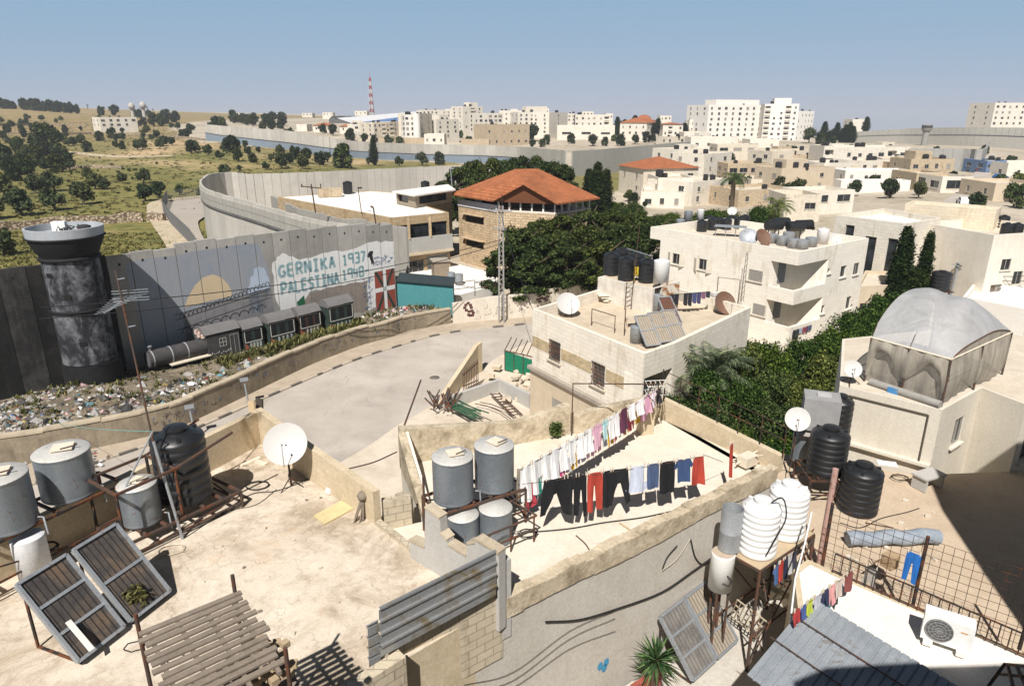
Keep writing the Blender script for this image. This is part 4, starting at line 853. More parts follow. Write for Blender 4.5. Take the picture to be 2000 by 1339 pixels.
for h in(6.95,3.95):
 mb=MB();d=(e1-e0).normalized();nn=Vector((d.y,-d.x,0));a=e0+d*(Ln*.15)+nn*.25;b=e0+d*(Ln*.69)+nn*.25;mb.bar((a.x,a.y,h-.5),(b.x,b.y,h-.5),.5,.12);P('window_hood',mb,M_RUST_ST,pav)
mb=MB();mb.prism(inset(plan,-.02),7.352,7.5);P('gallery_floor',mb,M_PLAS,pav)
mb=MB();mb.prism(inset(plan,2.2),7.5,8.66,False);P('gallery_shade',mb,mplain('gallery_dark',(.05,.045,.04)),pav)  # near-black block painted in for the shade inside the open gallery
mb=MB();a,b=e0,e1;d=(b-a).normalized();nn=Vector((d.y,-d.x,0));mb.slab([a+nn*.1+Vector((0,0,7.25)),b+nn*.1+Vector((0,0,7.25)),b+nn*.1+Vector((0,0,8.05)),a+nn*.1+Vector((0,0,8.05))],nn,.12);P('white_fascia',mb,mplain('fascia_white',(.62,.63,.66),.6),pav)
for i in(1,2):
 a,b=Vector((*plan[i],0)),Vector((*plan[(i+1)%5],0))
 for k in range(6):
  if i==2 and k==0:continue
  q=a+(b-a)*(k/5.0)*.97+(b-a).normalized()*.12;mb=MB();q+=Vector((-(b-a).y,(b-a).x,0)).normalized()*.2;mb.box((q.x,q.y,8.09),(.17,.17,1.17),math.atan2((b-a).y,(b-a).x));P('post',mb,M_WHITEP,pav)
za=8.68;up=lambda q,z:Vector((q.x,q.y,z));g_=(PF1+PF2)/2+Vector((-.15,-.4,0));G3=up(g_,10.75);r0=at(1008,335,z=11.75);r1=at(1062,338,z=11.75)
L3,F13,F23,R3,B3_=[up(q,za)for q in(PL,PF1,PF2,PR,PB_)];r0=up(Vector((0.4,85.6,0)),11.75);r1=up(Vector((3.2,86.2,0)),11.75)
mb=MB()
for f in([L3,F13,G3],[L3,G3,r0],[F23,R3,r1],[F23,r1,G3],[G3,r1,r0],[R3,B3_,r1],[B3_,L3,r0],[B3_,r0,r1]):mb.face(f)
for f in([L3,F13,G3],[L3,G3,r0],[F23,R3,r1],[F23,r1,G3],[G3,r1,r0],[R3,B3_,r1],[B3_,L3,r0],[B3_,r0,r1]):mb.face([Vector(q)-Vector((0,0,.16))for q in f][::-1])
for a,b in((L3,F13),(F23,R3),(R3,B3_),(B3_,L3),(F13,G3),(G3,F23)):mb.face([a-Vector((0,0,.16)),b-Vector((0,0,.16)),b,a])
P('tile_roof',mb,M_TILE,pav)
mb=MB();c_=(PL+PB_+PR)/3;k=lambda q:q+(Vector((c_.x,c_.y,q.z))-q)*.045-Vector((0,0,.18));mb.face([k(F13),k(F23),k(G3)]);P('gable_panel',mb,mconc('gable_wood',(.17,.065,.028),(.11,.04,.02),.5),pav)
CYD=[tuple(at(u,v,z=1.6).xy)for u,v in[(776,560),(890,578),(972,556),(970,535),(880,512),(776,522)]]
mb=MB();mb.prism(CYD,-.2,1.6,False);cy=T('depot_courtyard_terrace','raised white concrete courtyard between the depot and the pavilion','terrace',(*np.mean(CYD,axis=0),0));P('deck',mb,mconc('white_roof',(.76,.74,.69)),cy)
hb=T('teal_hoarding','teal sheet hoarding with a dark cap beside the painted flag','hoarding',(-8.1,61.7,.5));a,b=Vector((-10.75,62.25,0)),Vector((-5.4,61.15,0));d=(b-a).normalized();nn=Vector((d.y,-d.x,0))
mb=MB();mb.slab([a+Vector((0,0,.3)),b+Vector((0,0,.3)),b+Vector((0,0,3.25)),a+Vector((0,0,3.45))],nn,.12);P('sheet',mb,mconc('teal_paint',(.055,.21,.225),(.09,.26,.27),.5,True,1.5),hb)
mb=MB();mb.face([a+Vector((0,0,3.35))+nn*.2,b+Vector((0,0,3.15))+nn*.2,b+Vector((0,0,3.75))-nn*.8,a+Vector((0,0,3.95))-nn*.8]);mb.face([a+Vector((0,0,3.3))+nn*.2,b+Vector((0,0,3.1))+nn*.2,b+Vector((0,0,3.7))-nn*.8,a+Vector((0,0,3.9))-nn*.8][::-1]);P('cap',mb,mplain('cap_dark',(.02,.03,.035)),hb)
mb=MB();q=[at(845,545,z=1.6),at(872,545,z=1.6)];mb.box(((q[0].x+q[1].x)/2,q[0].y+1,2.5),(1.6,1.6,1.8),.3);mb.mat=1;mb.box(((q[0].x+q[1].x)/2,q[0].y+1,3.45),(1.9,1.9,.12),.3);S('roof_hut',mb,[mplain('hut_brown',(.24,.19,.14)),mplain('hut_lid',(.33,.29,.24))],'small brown hut with a flat lid behind the teal hoarding','hut')
def cyl_tank(name,label,loc,r,h,mats,group=None,ribs=0,dome=0.12,lid=True):
 mb=MB();pr=[(0,0),None,(r,0)]
 n_=max(ribs,1)
 for k in range(n_):
  z=h*k/n_;dz_=h/n_
  if ribs:pr+=[(r,z+dz_*.12),(r*1.03,z+dz_*.3),(r*1.03,z+dz_*.7),(r,z+dz_*.88)]
 pr+=[(r,h),None,(r*.8,h+dome*.7),(r*.4,h+dome),None,(0,h+dome)]
 root=T(name,label,'water tank',loc,0,group);mb.lathe((0,0,0),pr,20);P('body',mb,mats,root,local=True)
 if lid:mb=MB();mb.lathe((0,0,h+dome),[(r*.36,-.02),(r*.38,.06),None,(0,.09)],14);P('lid',mb,mats,root,local=True)
 return root
M_BPL=mplain('black_plastic',(.014,.015,.017),.42,0,.3,2,.5);M_WPL=mplain('white_plastic',(.68,.68,.67),.4,0,.06,2,.4)
for k,(u,v)in enumerate([(882,553),(897,556)]):cyl_tank('steel_tank',['grey drum tank next to the brown hut, nearer the hoarding end','grey drum tank standing at the courtyard edge right of the brown hut'][k],tuple(at(u,v,z=1.6)),.42,1.1,M_GALV,'drums by the brown hut',dome=.04,lid=False)
cyl_tank('black_tank','black plastic water tank alone at the back of the depot roof',tuple(at(680,378,z=7.75)),.62,1.5,M_BPL,None,4)
cyl_tank('black_tank','black plastic water tank behind the rooflight next to the pines',tuple(at(831,374,z=7.75)),.6,1.3,M_BPL,None,4)
mb=MB();q=at(645,384,z=7.75);mb.box((q.x,q.y,8.3),(3.0,1.2,1.1),.4);S('roof_cabinet',mb,M_STONEB,'low beige plant box on the depot roof near the black tank','plant box')
gw=T('painted_boundary_wall','whitewashed boundary wall with graffiti along the far kerb','wall',(1,61,0));GWL=[(-5.35,59.2,0,2.0),(-2,60.3,0,2.3),(2,61.6,0,2.35),(5.2,64.4,0,2.4),(8.4,67.4,0,2.4),(16,74,0,2.4)]
mb=MB();mb.wallrun(GWL,.3);P('wall_body',mb,mconc('whitewash',(.66,.60,.51),(.42,.35,.27),.5),gw)
mb=MB();r=random.Random(2);a,b=Vector(GWL[0][:2]),Vector(GWL[1][:2])
def gpt(t,h,off=.155):
 i=min(int(t),4);a,b=Vector(GWL[i][:2]),Vector(GWL[i+1][:2]);d=(b-a).normalized();q=a+(b-a)*(t-i)+Vector((d.y,-d.x))*off;return Vector((q.x,q.y,h)),Vector((d.x,d.y,0))
for x,h in((.30,1.65),(.36,1.8),(.42,1.6),(.27,1.4),(.44,1.35),(.31,1.15),(.38,1.0),(.46,1.05),(.49,.85),(.37,.7),(.41,.62),(.47,.62)):
 q,d=gpt(x,h);nn=Vector((d.y,-d.x,0));mb.slab([q,q+d*.3,q+d*.3+Vector((0,0,.24)),q+Vector((0,0,.24))],nn,.02)
P('block_figure',mb,mplain('graf_maroon',(.10,.045,.04)),gw)
mb=MB()
for k in range(70):
 t=r.uniform(.6,4.2);q,d=gpt(t,r.uniform(.5,1.7),.157);nn=Vector((d.y,-d.x,0))
 for j in range(2):mb.bar(q+d*r.uniform(-.2,.2)+Vector((0,0,r.uniform(-.25,.2))),q+d*r.uniform(-.2,.2)+Vector((0,0,r.uniform(-.25,.2))),.03,.01,up=nn)
P('graffiti',mb,mplain('graf_grey',(.25,.23,.22)),gw)
mb=MB()
for t,h in((2.05,1.55),(2.15,1.6),(2.25,1.5),(2.35,1.6),(2.42,1.9),(2.1,1.3),(2.3,1.3)):
 q,d=gpt(t,h,.157);nn=Vector((d.y,-d.x,0));mb.slab([q,q+d*.45,q+d*.45+Vector((0,0,.22)),q+Vector((0,0,.22))],nn,.02)
P('maroon_graffiti',mb,mplain('graf_maroon',(.10,.045,.04)),gw)
for k,t in enumerate((.02,1.0,1.98,2.95,3.9)):
 q,d=gpt(t+.02,0,0);mb=MB();mb.box((q.x,q.y,1.25),(.36,.36,2.5),math.atan2(d.y,d.x));
mb=MB()
for a,b in(((-5.3,60.6),(-3.4,60.9)),((-3.4,60.9),(-1.5,61.6))):mb.bar((*a,2.9),(*b,3.1),.05);mb.bar((*a,3.5),(*b,3.7),.05);mb.bar((*a,2.2),(*a,3.6),.06);mb.bar((*b,2.2),(*b,3.7),.06);mb.bar((*a,3.5),(*b,2.9),.04)
S('pipe_railing',mb,M_IRON,'dark pipe railing behind the whitewashed wall beside the teal hoarding','railing')
up_=T('utility_pole','steel lattice utility pole at the bend of the road in front of the pavilion','utility pole',(-.95,59.3,.1));ux,uy=-.95,59.3;UT=zat(402,59.3)
for k,dx in enumerate((-.22,.22)):mb=MB();mb.bar((ux+dx,uy,.1),(ux+dx*.7,uy,UT),.14);P('leg',mb,mmetal('pole_steel',(.30,.29,.28),.6,.3,.1),up_)
mb=MB()
for z in np.arange(.6,UT-.3,.42):f=1-.3*z/UT;s_=1 if int(z/.42)%2 else-1;mb.bar((ux-.22*f*s_,uy-.05,z),(ux+.22*f*s_,uy-.05,z+.42),.05)
P('lacing',mb,mmetal('pole_steel',(.30,.29,.28)),up_)
for z,w in((UT-.35,1.9),(UT-1.9,.9)):mb=MB();mb.bar((ux-w/2-.2,uy,z),(ux+w/2,uy-.3,z-.1),.12);P('cross_arm',mb,mmetal('pole_steel',(.30,.29,.28)),up_)
for dx in(-.8,0,.8):mb=MB();mb.lathe((ux+dx,uy-.1,UT-.28),[(.06,0),(.08,.1),(.05,.16),(.07,.26),(0,.3)],8);P('insulator',mb,mplain('porcelain',(.12,.07,.05),.3),up_)
mb=MB();mb.tube([(ux+.1,uy,UT-.3),(ux+.1,uy,UT+1.0)],.04,6);P('spike',mb,M_IRON,up_)
def wire(label,a,b,sag=.5,r_=.018,mat=None,name='cable',n_=12,group=None):
 a,b=Vector(a),Vector(b);pts=[a+(b-a)*(i/n_)-Vector((0,0,sag*4*(i/n_)*(1-i/n_)))for i in range(n_+1)];mb=MB();mb.tube(pts,r_,5)
 return S(name,mb,mat or mplain('cable_black',(.02,.02,.02),.6),label,'cable',group)
lampz=5.2
wire('black overhead cable sagging in front of the mural, the higher one',(ux,uy,zat(468,59.3)),at(80,600,Y=37),.9,.03)
wire('black overhead cable sagging in front of the mural, the lower one',(ux,uy,zat(476,59.3)),at(80,622,Y=37),1.0,.03)
wire('thin cable running from the utility pole toward the white walled house',(ux,uy,UT-.6),at(1040,603,z=7.0),.5,.02)
for k,(u,vb,vt,Y,lab)in enumerate([(616,410,362,74,'wooden pole with a crossbar on the depot roof near the black tank'),(706,412,368,76,'thin lamp pole in the middle of the depot roof'),(735,438,405,68,'dark stovepipe rising behind the end of the mural wall'),(884,372,330,96,'tall lamp post behind the rooflight in front of the pines')]):
 b_=at(u,vb,Y=Y);zt=zat(vt,Y);mb=MB();mb.tube([b_-Vector((0,0,.3)),(b_.x-.2,b_.y,zt)],.07 if k!=1 else.045,6)
 if k==0:
  mb.bar((b_.x-1.3,b_.y,zt-.1),(b_.x+.9,b_.y-.1,zt-.3),.1)
  for dx in(-1.2,-.2,.8):mb.tube([(b_.x+dx,b_.y,zt-.2),(b_.x+dx,b_.y,zt+.15)],.06,6)
 elif k in(1,3):mb.box((b_.x,b_.y,zt+.06),(.45,.25,.14))
 else:mb.tube([(b_.x-.2,b_.y,zt),(b_.x-.45,b_.y,zt+.1)],.1,6)
 S(['roof_pole','lamp_post','stovepipe','lamp_post'][k],mb,M_IRON if k!=3 else M_GALV,lab,['pole','lamp post','pipe','lamp post'][k])
# central house with the roof terrace
HC=[(1.23,39.4),(6.43,31.25),(8.3,32.9),(14.4,39.7),(9.1,47.8)]
M_CSTONE=mstone('house_limestone',(.74,.68,.58),.62,.24,.82,.10,.12)
ch=flat_house('terrace_house','two storey limestone house at the road bend with dishes and tanks on its walled roof',HC,0,7.0,{0:[(2.35,4.45,1.05,1.15,'grille'),(6.3,4.2,1.05,1.25,'grille')],2:[(5.5,1.0,1.2,2.2,'open')],1:[(1.25,2.6,2.3,3.1,'recess')]},M_CSTONE,.75,mconc('house_roof',(.56,.475,.36),(.34,.27,.19),.65,False,.5),t=.25)
a,b=Vector((*HC[0],0)),Vector((*HC[1],0));hd=(b-a).normalized();hn=Vector((hd.y,-hd.x,0));HL=(b-a).length
mb=MB();mb.bar(a+hd*-.1+hn*.12+Vector((0,0,3.35)),b+hn*.12+Vector((0,0,3.35)),.35,.2);P('cornice',mb,mconc('cornice_grey',(.36,.32,.27),(.2,.17,.14),.6),ch)
mb=MB();lo_=[(7.0,.9,1.3,1.6,'grille'),(2.9,.6,1.2,1.5,'shut')];a2_,b2_=a+hn*.08-hd*.08,b+hn*.08+hd*.08;mb.facade(a2_,b2_,0,3.22,[(s-w/2,s+w/2,h,h+hh,.07)for s,h,w,hh,_ in lo_]);mb.slab([a2_+Vector((0,0,3.22)),b2_+Vector((0,0,3.22)),b2_-hn*.07+Vector((0,0,3.22)),a2_-hn*.07+Vector((0,0,3.22))],(0,0,1),.01);P('lower_facade',mb,M_PLASB,ch)
for s,h,w,hh,st_ in lo_:put_window(ch,a2_,b2_,s,h,w,hh,st_)
mb2=MB();Q=lambda s,h,k=.02:a+hd*s+hn*k+Vector((0,0,h))
mb2.mesh([],[]);
for s0,s1 in((.05,1.75),(2.95,5.7),(6.9,HL-.9)):
 mb2=MB();mb2.slab([Q(s0,4.7),Q(s1,4.7),Q(s1,5.35),Q(s0,5.35)],hn,.018);P('stone_band',mb2,mstone('rough_band',(.50,.40,.25),.35,.11,.6,.35,.2),ch)
ov=[tuple(at(u,v,z=6.0).xy)for u,v in[(1258,703),(1346,678),(1330,655),(1262,668)]]
mb=MB();mb.prism(ov,5.75,6.2);P('corner_slab',mb,mconc('slab_weathered',(.48,.42,.33),(.28,.23,.17),.6),ch)
mb=MB();c,d_=Vector((*HC[1],0)),Vector((*HC[2],0));e=(d_-c).normalized();k_=Vector((-e.y,e.x,0))*1.25;mb.face([c+e*.1+k_+Vector((0,0,2.6)),c+e*2.4+k_+Vector((0,0,2.6)),c+e*2.4+k_+Vector((0,0,5.7)),c+e*.1+k_+Vector((0,0,5.7))]);P('shaded_recess',mb,mconc('recess_shade_plaster',(.30,.32,.34),(.2,.2,.2),.4),ch);put_window(ch,c+k_*.85,d_+k_*.85,1.2,3.2,.9,1.2,'dark')  # back wall coloured dark blue-grey to carry the shade under the overhang
TZ=6.26
sr=[tuple(at(u,v,z=TZ).xy)for u,v in[(1166,586),(1272,612)]];d=Vector((sr[1][0]-sr[0][0],sr[1][1]-sr[0][1],0)).normalized();nn=Vector((-d.y,d.x,0));a,b=Vector((*sr[0],0)),Vector((*sr[1],0));
srp=[tuple(q.xy)for q in(a,b,b+nn*2.9,a+nn*2.9)];srz=zat(552,(a.y+b.y)/2)
st=flat_house('stair_room','whitewashed stair room with peeling paint on the terrace house roof',srp,TZ-.05,srz,{1:[(.6,.05,.8,1.75,'open')]},mconc('peeling_white',(.66,.62,.55),(.36,.31,.25),.7,True,1.2),.02,M_PLASB,'stair room')
mb=MB();q=b+nn*1.1;w_=(q+d*.05);mb.slab([Vector((b.x,b.y,TZ))+d*.03+nn*1.0,Vector((b.x,b.y,TZ))+d*1.0+nn*1.3,Vector((b.x,b.y,TZ+1.8))+d*1.0+nn*1.3,Vector((b.x,b.y,TZ+1.8))+d*.03+nn*1.0],(d.y,-d.x,0),.05);P('door',mb,mmetal('rusty_white_door',(.55,.5,.42),.7,.1,.42,(.25,.11,.04),2.5),st)
for k,(u,v,lab)in enumerate([(1193,536,'black ribbed tank at the left end of the stair room roof'),(1214,527,'black ribbed tank half hidden behind the left one on the stair room'),(1222,546,'black ribbed tank second from left at the front of the stair room roof'),(1262,550,'black ribbed tank right next to the white one on the stair room'),(1243,535,'black ribbed tank in the back row behind the yellow chair')]):cyl_tank('black_tank',lab,tuple(at(u,v,z=srz)),.52,1.35,M_BPL,'tanks on the stair room roof',5)
cyl_tank('white_tank','smooth white tank at the right end of the stair room roof',tuple(at(1290,553,z=srz)),.5,1.45,M_WPL,'tanks on the stair room roof',0,.06)
def dish(name,label,c,r,az,el,mat,matb=None,foot=None,depth=.16,group=None):
 root=T(name,label,'satellite dish',(c[0],c[1],foot if foot is not None else c[2]-r),0,group);c=Vector(c)
 f=Vector((-math.sin(R(az))*math.cos(R(el)),-math.cos(R(az))*math.cos(R(el)),math.sin(R(el))));x=f.cross(Vector((0,0,1))).normalized();y=x.cross(f).normalized();n_=28;mb=MB();rings=[]
 for k in range(7):q=k/6;rings.append([c+(x*math.cos(t)+y*math.sin(t))*r*q-f*depth*r*(1-q*q)*1.6 for t in np.linspace(0,6.28319,n_+1)[:-1]])
 vs=[v for g in rings for v in g];fs=[(i*n_+k,i*n_+(k+1)%n_,(i+1)*n_+(k+1)%n_,(i+1)*n_+k)for i in range(6)for k in range(n_)]
 mb.mesh(vs,fs,True);mb.mesh([v-f*.015 for v in vs],[g[::-1]for g in fs],True)
 for k in range(n_):a,b=rings[-1][k],rings[-1][(k+1)%n_];mb.face([a,b,b-f*.015,a-f*.015])
 P('bowl',mb,mat,root)
 mb=MB();tip=c+f*r*.95;low=c-y*r;mb.tube([low,low+f*r*.3-y*r*.12,tip-y*.2*r],.01,6);P('feed_arm',mb,matb or M_GALV,root)
 mb=MB();mb.tube([tip+f*.03-y*.2*r,tip-f*.07-y*.2*r],.024,8);P('feed_horn',mb,mplain('horn_grey',(.3,.3,.3)),root)
 if foot is not None:
  mb=MB();bk=c-f*depth*r*1.6;mb.tube([bk,(bk.x+f.x*-.12,bk.y-f.y*.12,foot)],.03,8)
  for k in range(3):a=k*2.094;mb.tube([(bk.x,bk.y,foot+.3),(bk.x+.35*math.cos(a),bk.y+.35*math.sin(a),foot)],.015,5)
  P('stand',mb,M_IRON,root)
 return root
M_DISHW=mplain('dish_white',(.50,.49,.47),.5,0,.05);M_DISHB=mmetal('dish_brown',(.17,.10,.07),.7,.2,.2)
q=at(1110,592,z=7.1);dish('satellite_dish','white dish near the left parapet of the terrace house roof',tuple(q),.72,-12,38,M_DISHW,None,TZ)
q=at(1417,591,z=6.95);dish('satellite_dish','rusty brown mesh dish at the right end of the terrace house roof',tuple(q),.74,-20,30,M_DISHB,None,TZ)
mb=MB()
for k in range(7):q=at(1197+rnd.uniform(-14,14),590,z=TZ);mb.box((q.x,q.y,TZ+.06+k*.075),(rnd.uniform(.9,1.5),rnd.uniform(.4,.6),.065),.3+rnd.uniform(-.3,.3))
S('board_stack',mb,mplain('board_white',(.68,.62,.52)),'stack of pale boards leaning at the foot of the whitewashed stair room','boards')
mb=MB();pts=[at(1155,635,z=TZ),at(1155,610,z=TZ+.9),at(1200,624,z=TZ+.9),at(1200,650,z=TZ)];P0=[Vector(p)for p in pts];P0[1]=Vector((P0[0].x,P0[0].y,TZ+1.0));P0[2]=Vector((P0[3].x,P0[3].y,TZ+1.0));mb.tube(P0,.03,6);S('goal_frame',mb,M_RUST,'rusty goalpost-shaped pipe frame on the left side of the house roof','pipe frame')
mb=MB();P0=[Vector(at(1398,592,z=TZ)),Vector(at(1440,598,z=TZ))];h_=1.75;mb.tube([P0[0],P0[0]+Vector((0,0,h_)),P0[1]+Vector((0,0,h_)),P0[1]],.03,6);S('goal_frame',mb,M_RUST,'rusty goalpost-shaped pipe frame behind the brown dish','pipe frame')
q=at(1219,655,z=TZ);mb=MB();mb.tube([q,q+Vector((0,0,1.55))],.03,6);S('pipe_post',mb,M_RUST,'lone rusty pipe post by the front parapet of the house roof','pipe post')
q=at(1232,603,z=TZ);am=T('tv_aerial','tall rusty television mast beside the stair room, with a fishbone aerial','aerial',tuple(q));zt=zat(440,q.y);mb=MB();mb.tube([q,(q.x+.25,q.y,zt)],.025,6);P('mast',mb,M_RUST,am)
mb=MB();z_=zat(487,q.y);mb.bar((q.x-.4,q.y,z_+.05),(q.x+1.0,q.y-.3,z_-.35),.03)
for k in range(8):t=k/7;mb.bar((q.x-.4+1.4*t,q.y-.3*t-.3,z_+.05-.4*t),(q.x-.4+1.4*t,q.y-.3*t+.3,z_+.05-.4*t),.018)
P('antenna',mb,M_GALV,am)
mb=MB();q=at(1226,604,z=TZ);
for s_ in(-.2,.2):mb.bar((q.x+s_,q.y,TZ),(q.x+s_+.1,q.y+.25,TZ+1.9),.04)
for k in range(6):mb.bar((q.x-.2,q.y+.04*k,TZ+.25+k*.28),(q.x+.25,q.y+.04*k,TZ+.25+k*.28),.03)
S('ladder',mb,M_RUST,'thin ladder against the whitewashed stair room wall','ladder')
q=at(1243,548,z=srz);ychr=T('plastic_chair','yellow plastic chair standing on the stair room roof in front of the tanks','chair',tuple(q));M_YEL=mplain('chair_yellow',(.55,.40,.04),.5)
mb=MB();mb.box((0,0,.42),(.42,.42,.03));P('seat',mb,M_YEL,ychr,local=True)
mb=MB();mb.box((0,.2,.66),(.42,.03,.42));P('backrest',mb,M_YEL,ychr,local=True)
for sx in(-.18,.18):
 for sy in(-.18,.18):mb=MB();mb.bar((sx,sy,0),(sx,sy,.41),.035);P('leg',mb,M_YEL,ychr,local=True)
def collector(name,label,p,dirx,w,l,tilt,mat,matf,bars=8,group=None,cross=1,zlift=.25):
 root=T(name,label,'solar panel',tuple(p),0,group);p=Vector(p);x=Vector((dirx[0],dirx[1],0)).normalized();up=Vector((-x.y,x.x,0))*math.cos(tilt)+Vector((0,0,math.sin(tilt)));nn=x.cross(up)
 Q=lambda s,t,k=0:p+x*s+up*t+nn*k+Vector((0,0,zlift))
 mb=MB();mb.slab([Q(.02,.02,.03),Q(w-.02,.02,.03),Q(w-.02,l-.02,.03),Q(.02,l-.02,.03)],nn,.06)
 for k in range(1,bars):s=w*k/bars;mb.mat=1;mb.bar(Q(s,.04,.032),Q(s,l-.04,.032),.018,.01,up=nn)
 P('absorber',mb,mat,root);mb=MB()
 for a,b in((Q(0,0,.03),Q(w,0,.03)),(Q(w,0,.03),Q(w,l,.03)),(Q(w,l,.03),Q(0,l,.03)),(Q(0,l,.03),Q(0,0,.03))):mb.bar(a,b,.06,.1,up=nn)
 for c in range(cross):t=l*(c+1)/(cross+1);mb.bar(Q(0,t,.045),Q(w,t,.045),.06,.035,up=nn)
 P('frame',mb,matf,root)
 mb=MB()
 for s in(.08,w-.08):q=Q(s,l-.1,-.05);mb.bar(q,(q.x,q.y,p.z),.04);mb.bar(Q(s,.1,-.05),(Q(s,.1).x,Q(s,.1).y,p.z),.04);mb.bar((Q(s,.1).x,Q(s,.1).y,p.z+.03),(q.x,q.y,p.z+.03),.04)
 P('stand',mb,M_IRON,root);return root
n=N('collector_face');p=n.pos();a=n.noise(p,1.6,6,.7,.6);b=n.noise(p,12,4);M_COLL=n.done(n.mix(1.0,n.ramp(a,[(.3,(.04,.038,.04)),(.5,(.075,.066,.060)),(.66,(.14,.10,.07))]),n.ramp(b,[(.3,(.8,)*3),(.7,(1.2,)*3)]),'MULTIPLY'),.35,0,.5)
M_COLL2=[M_COLL,mplain('collector_line',(.03,.026,.024),.5)]
M_DUSTY=[mconc('collector_dusty',(.33,.285,.225),(.2,.17,.13),.5,True,1),mplain('collector_line2',(.12,.10,.085),.5)]
for k,(u,v,lab)in enumerate([(1262,683,'dusty solar collector at the near left on the house roof corner'),(1287,676,'dusty solar collector in the middle of the house roof corner'),(1312,671,'dusty solar collector at the right on the house roof corner'),(1306,640,'brown solar collector standing behind the dusty three')]):
 a_=at(u,v,z=6.22);collector('solar_collector',lab,tuple(a_),(.95,.32),.85,1.9,R(40),M_DUSTY if k<3 else[mplain('collector_rust',(.13,.06,.04),.5),M_COLL2[1]],M_GALV,6,'solar heaters on the terrace house',1,.2)
for k,(u,v,r_,h_,lab)in enumerate([(1242,668,.34,.9,'dented grey boiler tank at the near edge of the house roof'),(1270,652,.3,1.15,'upright grey boiler tank behind the dusty collectors'),(1283,612,.27,1.2,'slim grey boiler tank in front of the rusty stair room door')]):cyl_tank('boiler_tank',lab,tuple(at(u,v,z=TZ)),r_,h_,M_GALV,'grey boilers on the terrace house',0,.05,False)
mb=MB();q=at(1240,638,z=TZ);mb.box((q.x,q.y,TZ+.55),(1.1,.6,.06),.2)
for sx in(-.5,.5):
 for sy in(-.25,.25):mb.bar((q.x+sx,q.y+sy,TZ),(q.x+sx,q.y+sy,TZ+.52),.05)
S('work_table',mb,mplain('table_pale',(.5,.42,.33)),'pale wooden table on the house roof behind the dented boiler','table')
cl0,cl1=at(1306,575,z=7.5),at(1384,569,z=7.6);wire('short clothesline on the terrace house roof hung with dark laundry',cl0,cl1,.05,.012,None,'clothesline',4)
for k in range(9):
 t=.04+k*.112;q=cl0+(cl1-cl0)*t;c=[(.02,.02,.025),(.015,.015,.02),(.3,.27,.22),(.02,.02,.025),(.02,.02,.03),(.05,.06,.14),(.05,.045,.10),(.16,.08,.12),(.03,.03,.04)][k];d=(cl1-cl0).normalized();mb=MB();w_=.28;hh=[.5,.65,.5,.8,.85,.7,.75,.45,.4][k]
 mb.slab([q,q+d*w_,q+d*(w_*.95)-Vector((0,.05,hh)),q+d*(w_*.3)-Vector((0,.05,hh*.97)),q-Vector((0,.03,hh*.8))],(0,-1,0),.015)
 S('garment',mb,mplain('cloth_d%d'%k,c,.95),['dark cloth at the left end','black cloth second from the left','beige cloth third from the left','black trousers fourth from the left','long black cloth in the middle','navy cloth sixth from the left','purple-blue cloth seventh from the left','mauve cloth second from the right end','small dark cloth at the right end'][k]+' of the short roof clothesline','laundry','laundry on the terrace house roof')
q=at(1394,598,z=TZ);mb=MB()
for k in range(4):mb.box((q.x,q.y,TZ+.1+k*.24),(.5,.36,.2),.2+k*.05)
S('crate_stack',mb,mplain('crate_white',(.6,.58,.54)),'stack of white crates left of the brown dish','crates')
mb=MB();a_,b_=at(986,722,z=.1),at(1040,735,z=.1);mb.slab([a_,b_,b_+Vector((0,0,1.25)),a_+Vector((0,0,1.5))],(-.2,-1,0),.04)
g_=T('green_mesh_screen','bright green mesh screen fixed to poles at the corner of the terrace house','screen',tuple(a_));P('mesh',mb,mplain('mesh_green',(.01,.16,.085),.8),g_)
mb=MB()
for k in range(4):t=k/3;q=a_+(b_-a_)*t;mb.bar(q,q+Vector((0,0,1.6)),.06)
for k in range(6):t=k/5;q=a_+(b_-a_)*t+Vector((0,0,1.55));mb.bar(q,q+Vector((.5,2.0,.35)),.05)
mb.bar(a_+Vector((0,0,1.5)),b_+Vector((0,0,1.5)),.06);P('pole_frame',mb,M_IRON,g_)
# cream block with corner balconies
A_,B_,C_=Vector((12.81,63.18)),Vector((21.7,51.0)),Vector((29.95,57.1));D_=A_+(C_-B_);ab=(B_-A_).normalized();bc=(C_-B_).normalized();Am=A_+ab*1.3;Dm=D_+ab*1.3
M_BAL=mstone('balcony_house_stone',(.76,.71,.62),.7,.27,.9,.07,.12)
bh=T('balcony_house','cream three storey house with angular corner balconies and a roof full of tanks','house',(21.4,60.1,-1))
tl=lambda*q:[tuple(p)for p in q];full=tl(Am,B_,C_,Dm);L1=(B_-Am).length;L2=(C_-B_).length
Pn,Qn=B_-ab*2.3,B_+bc*4.3;In=B_-ab*1.0+bc*3.1;In=Qn-ab*2.3*1.0;In=B_-ab*1.9+bc*2.6
notch=tl(Am,Pn,In,Qn,C_,Dm);mb=MB();Lp=(Pn-Am).length;Lq=(C_-Qn).length
def lvl(poly,z0,z1,ops=None):shell(mb,poly,z0,z1,ops,0,.3)
def ab_s(u,v):
 r_=Vector(ray(u,v));n2=Vector((ab.y,-ab.x));t=(Am.x*n2.x+Am.y*n2.y)/(r_.x*n2.x+r_.y*n2.y);return(Vector((r_.x*t,r_.y*t))-Am).dot(ab),H+r_.z*t
def bc_s(u,v):
 r_=Vector(ray(u,v));n2=Vector((bc.y,-bc.x));t=(B_.x*n2.x+B_.y*n2.y)/(r_.x*n2.x+r_.y*n2.y);return(Vector((r_.x*t,r_.y*t))-Qn).dot(bc),H+r_.z*t
full_hi=tl(A_,B_,C_,D_)
shell(mb,full_hi,7.15,8.2,None,.85,.25)
mb.face([(*p,7.15)for p in full_hi][::-1])
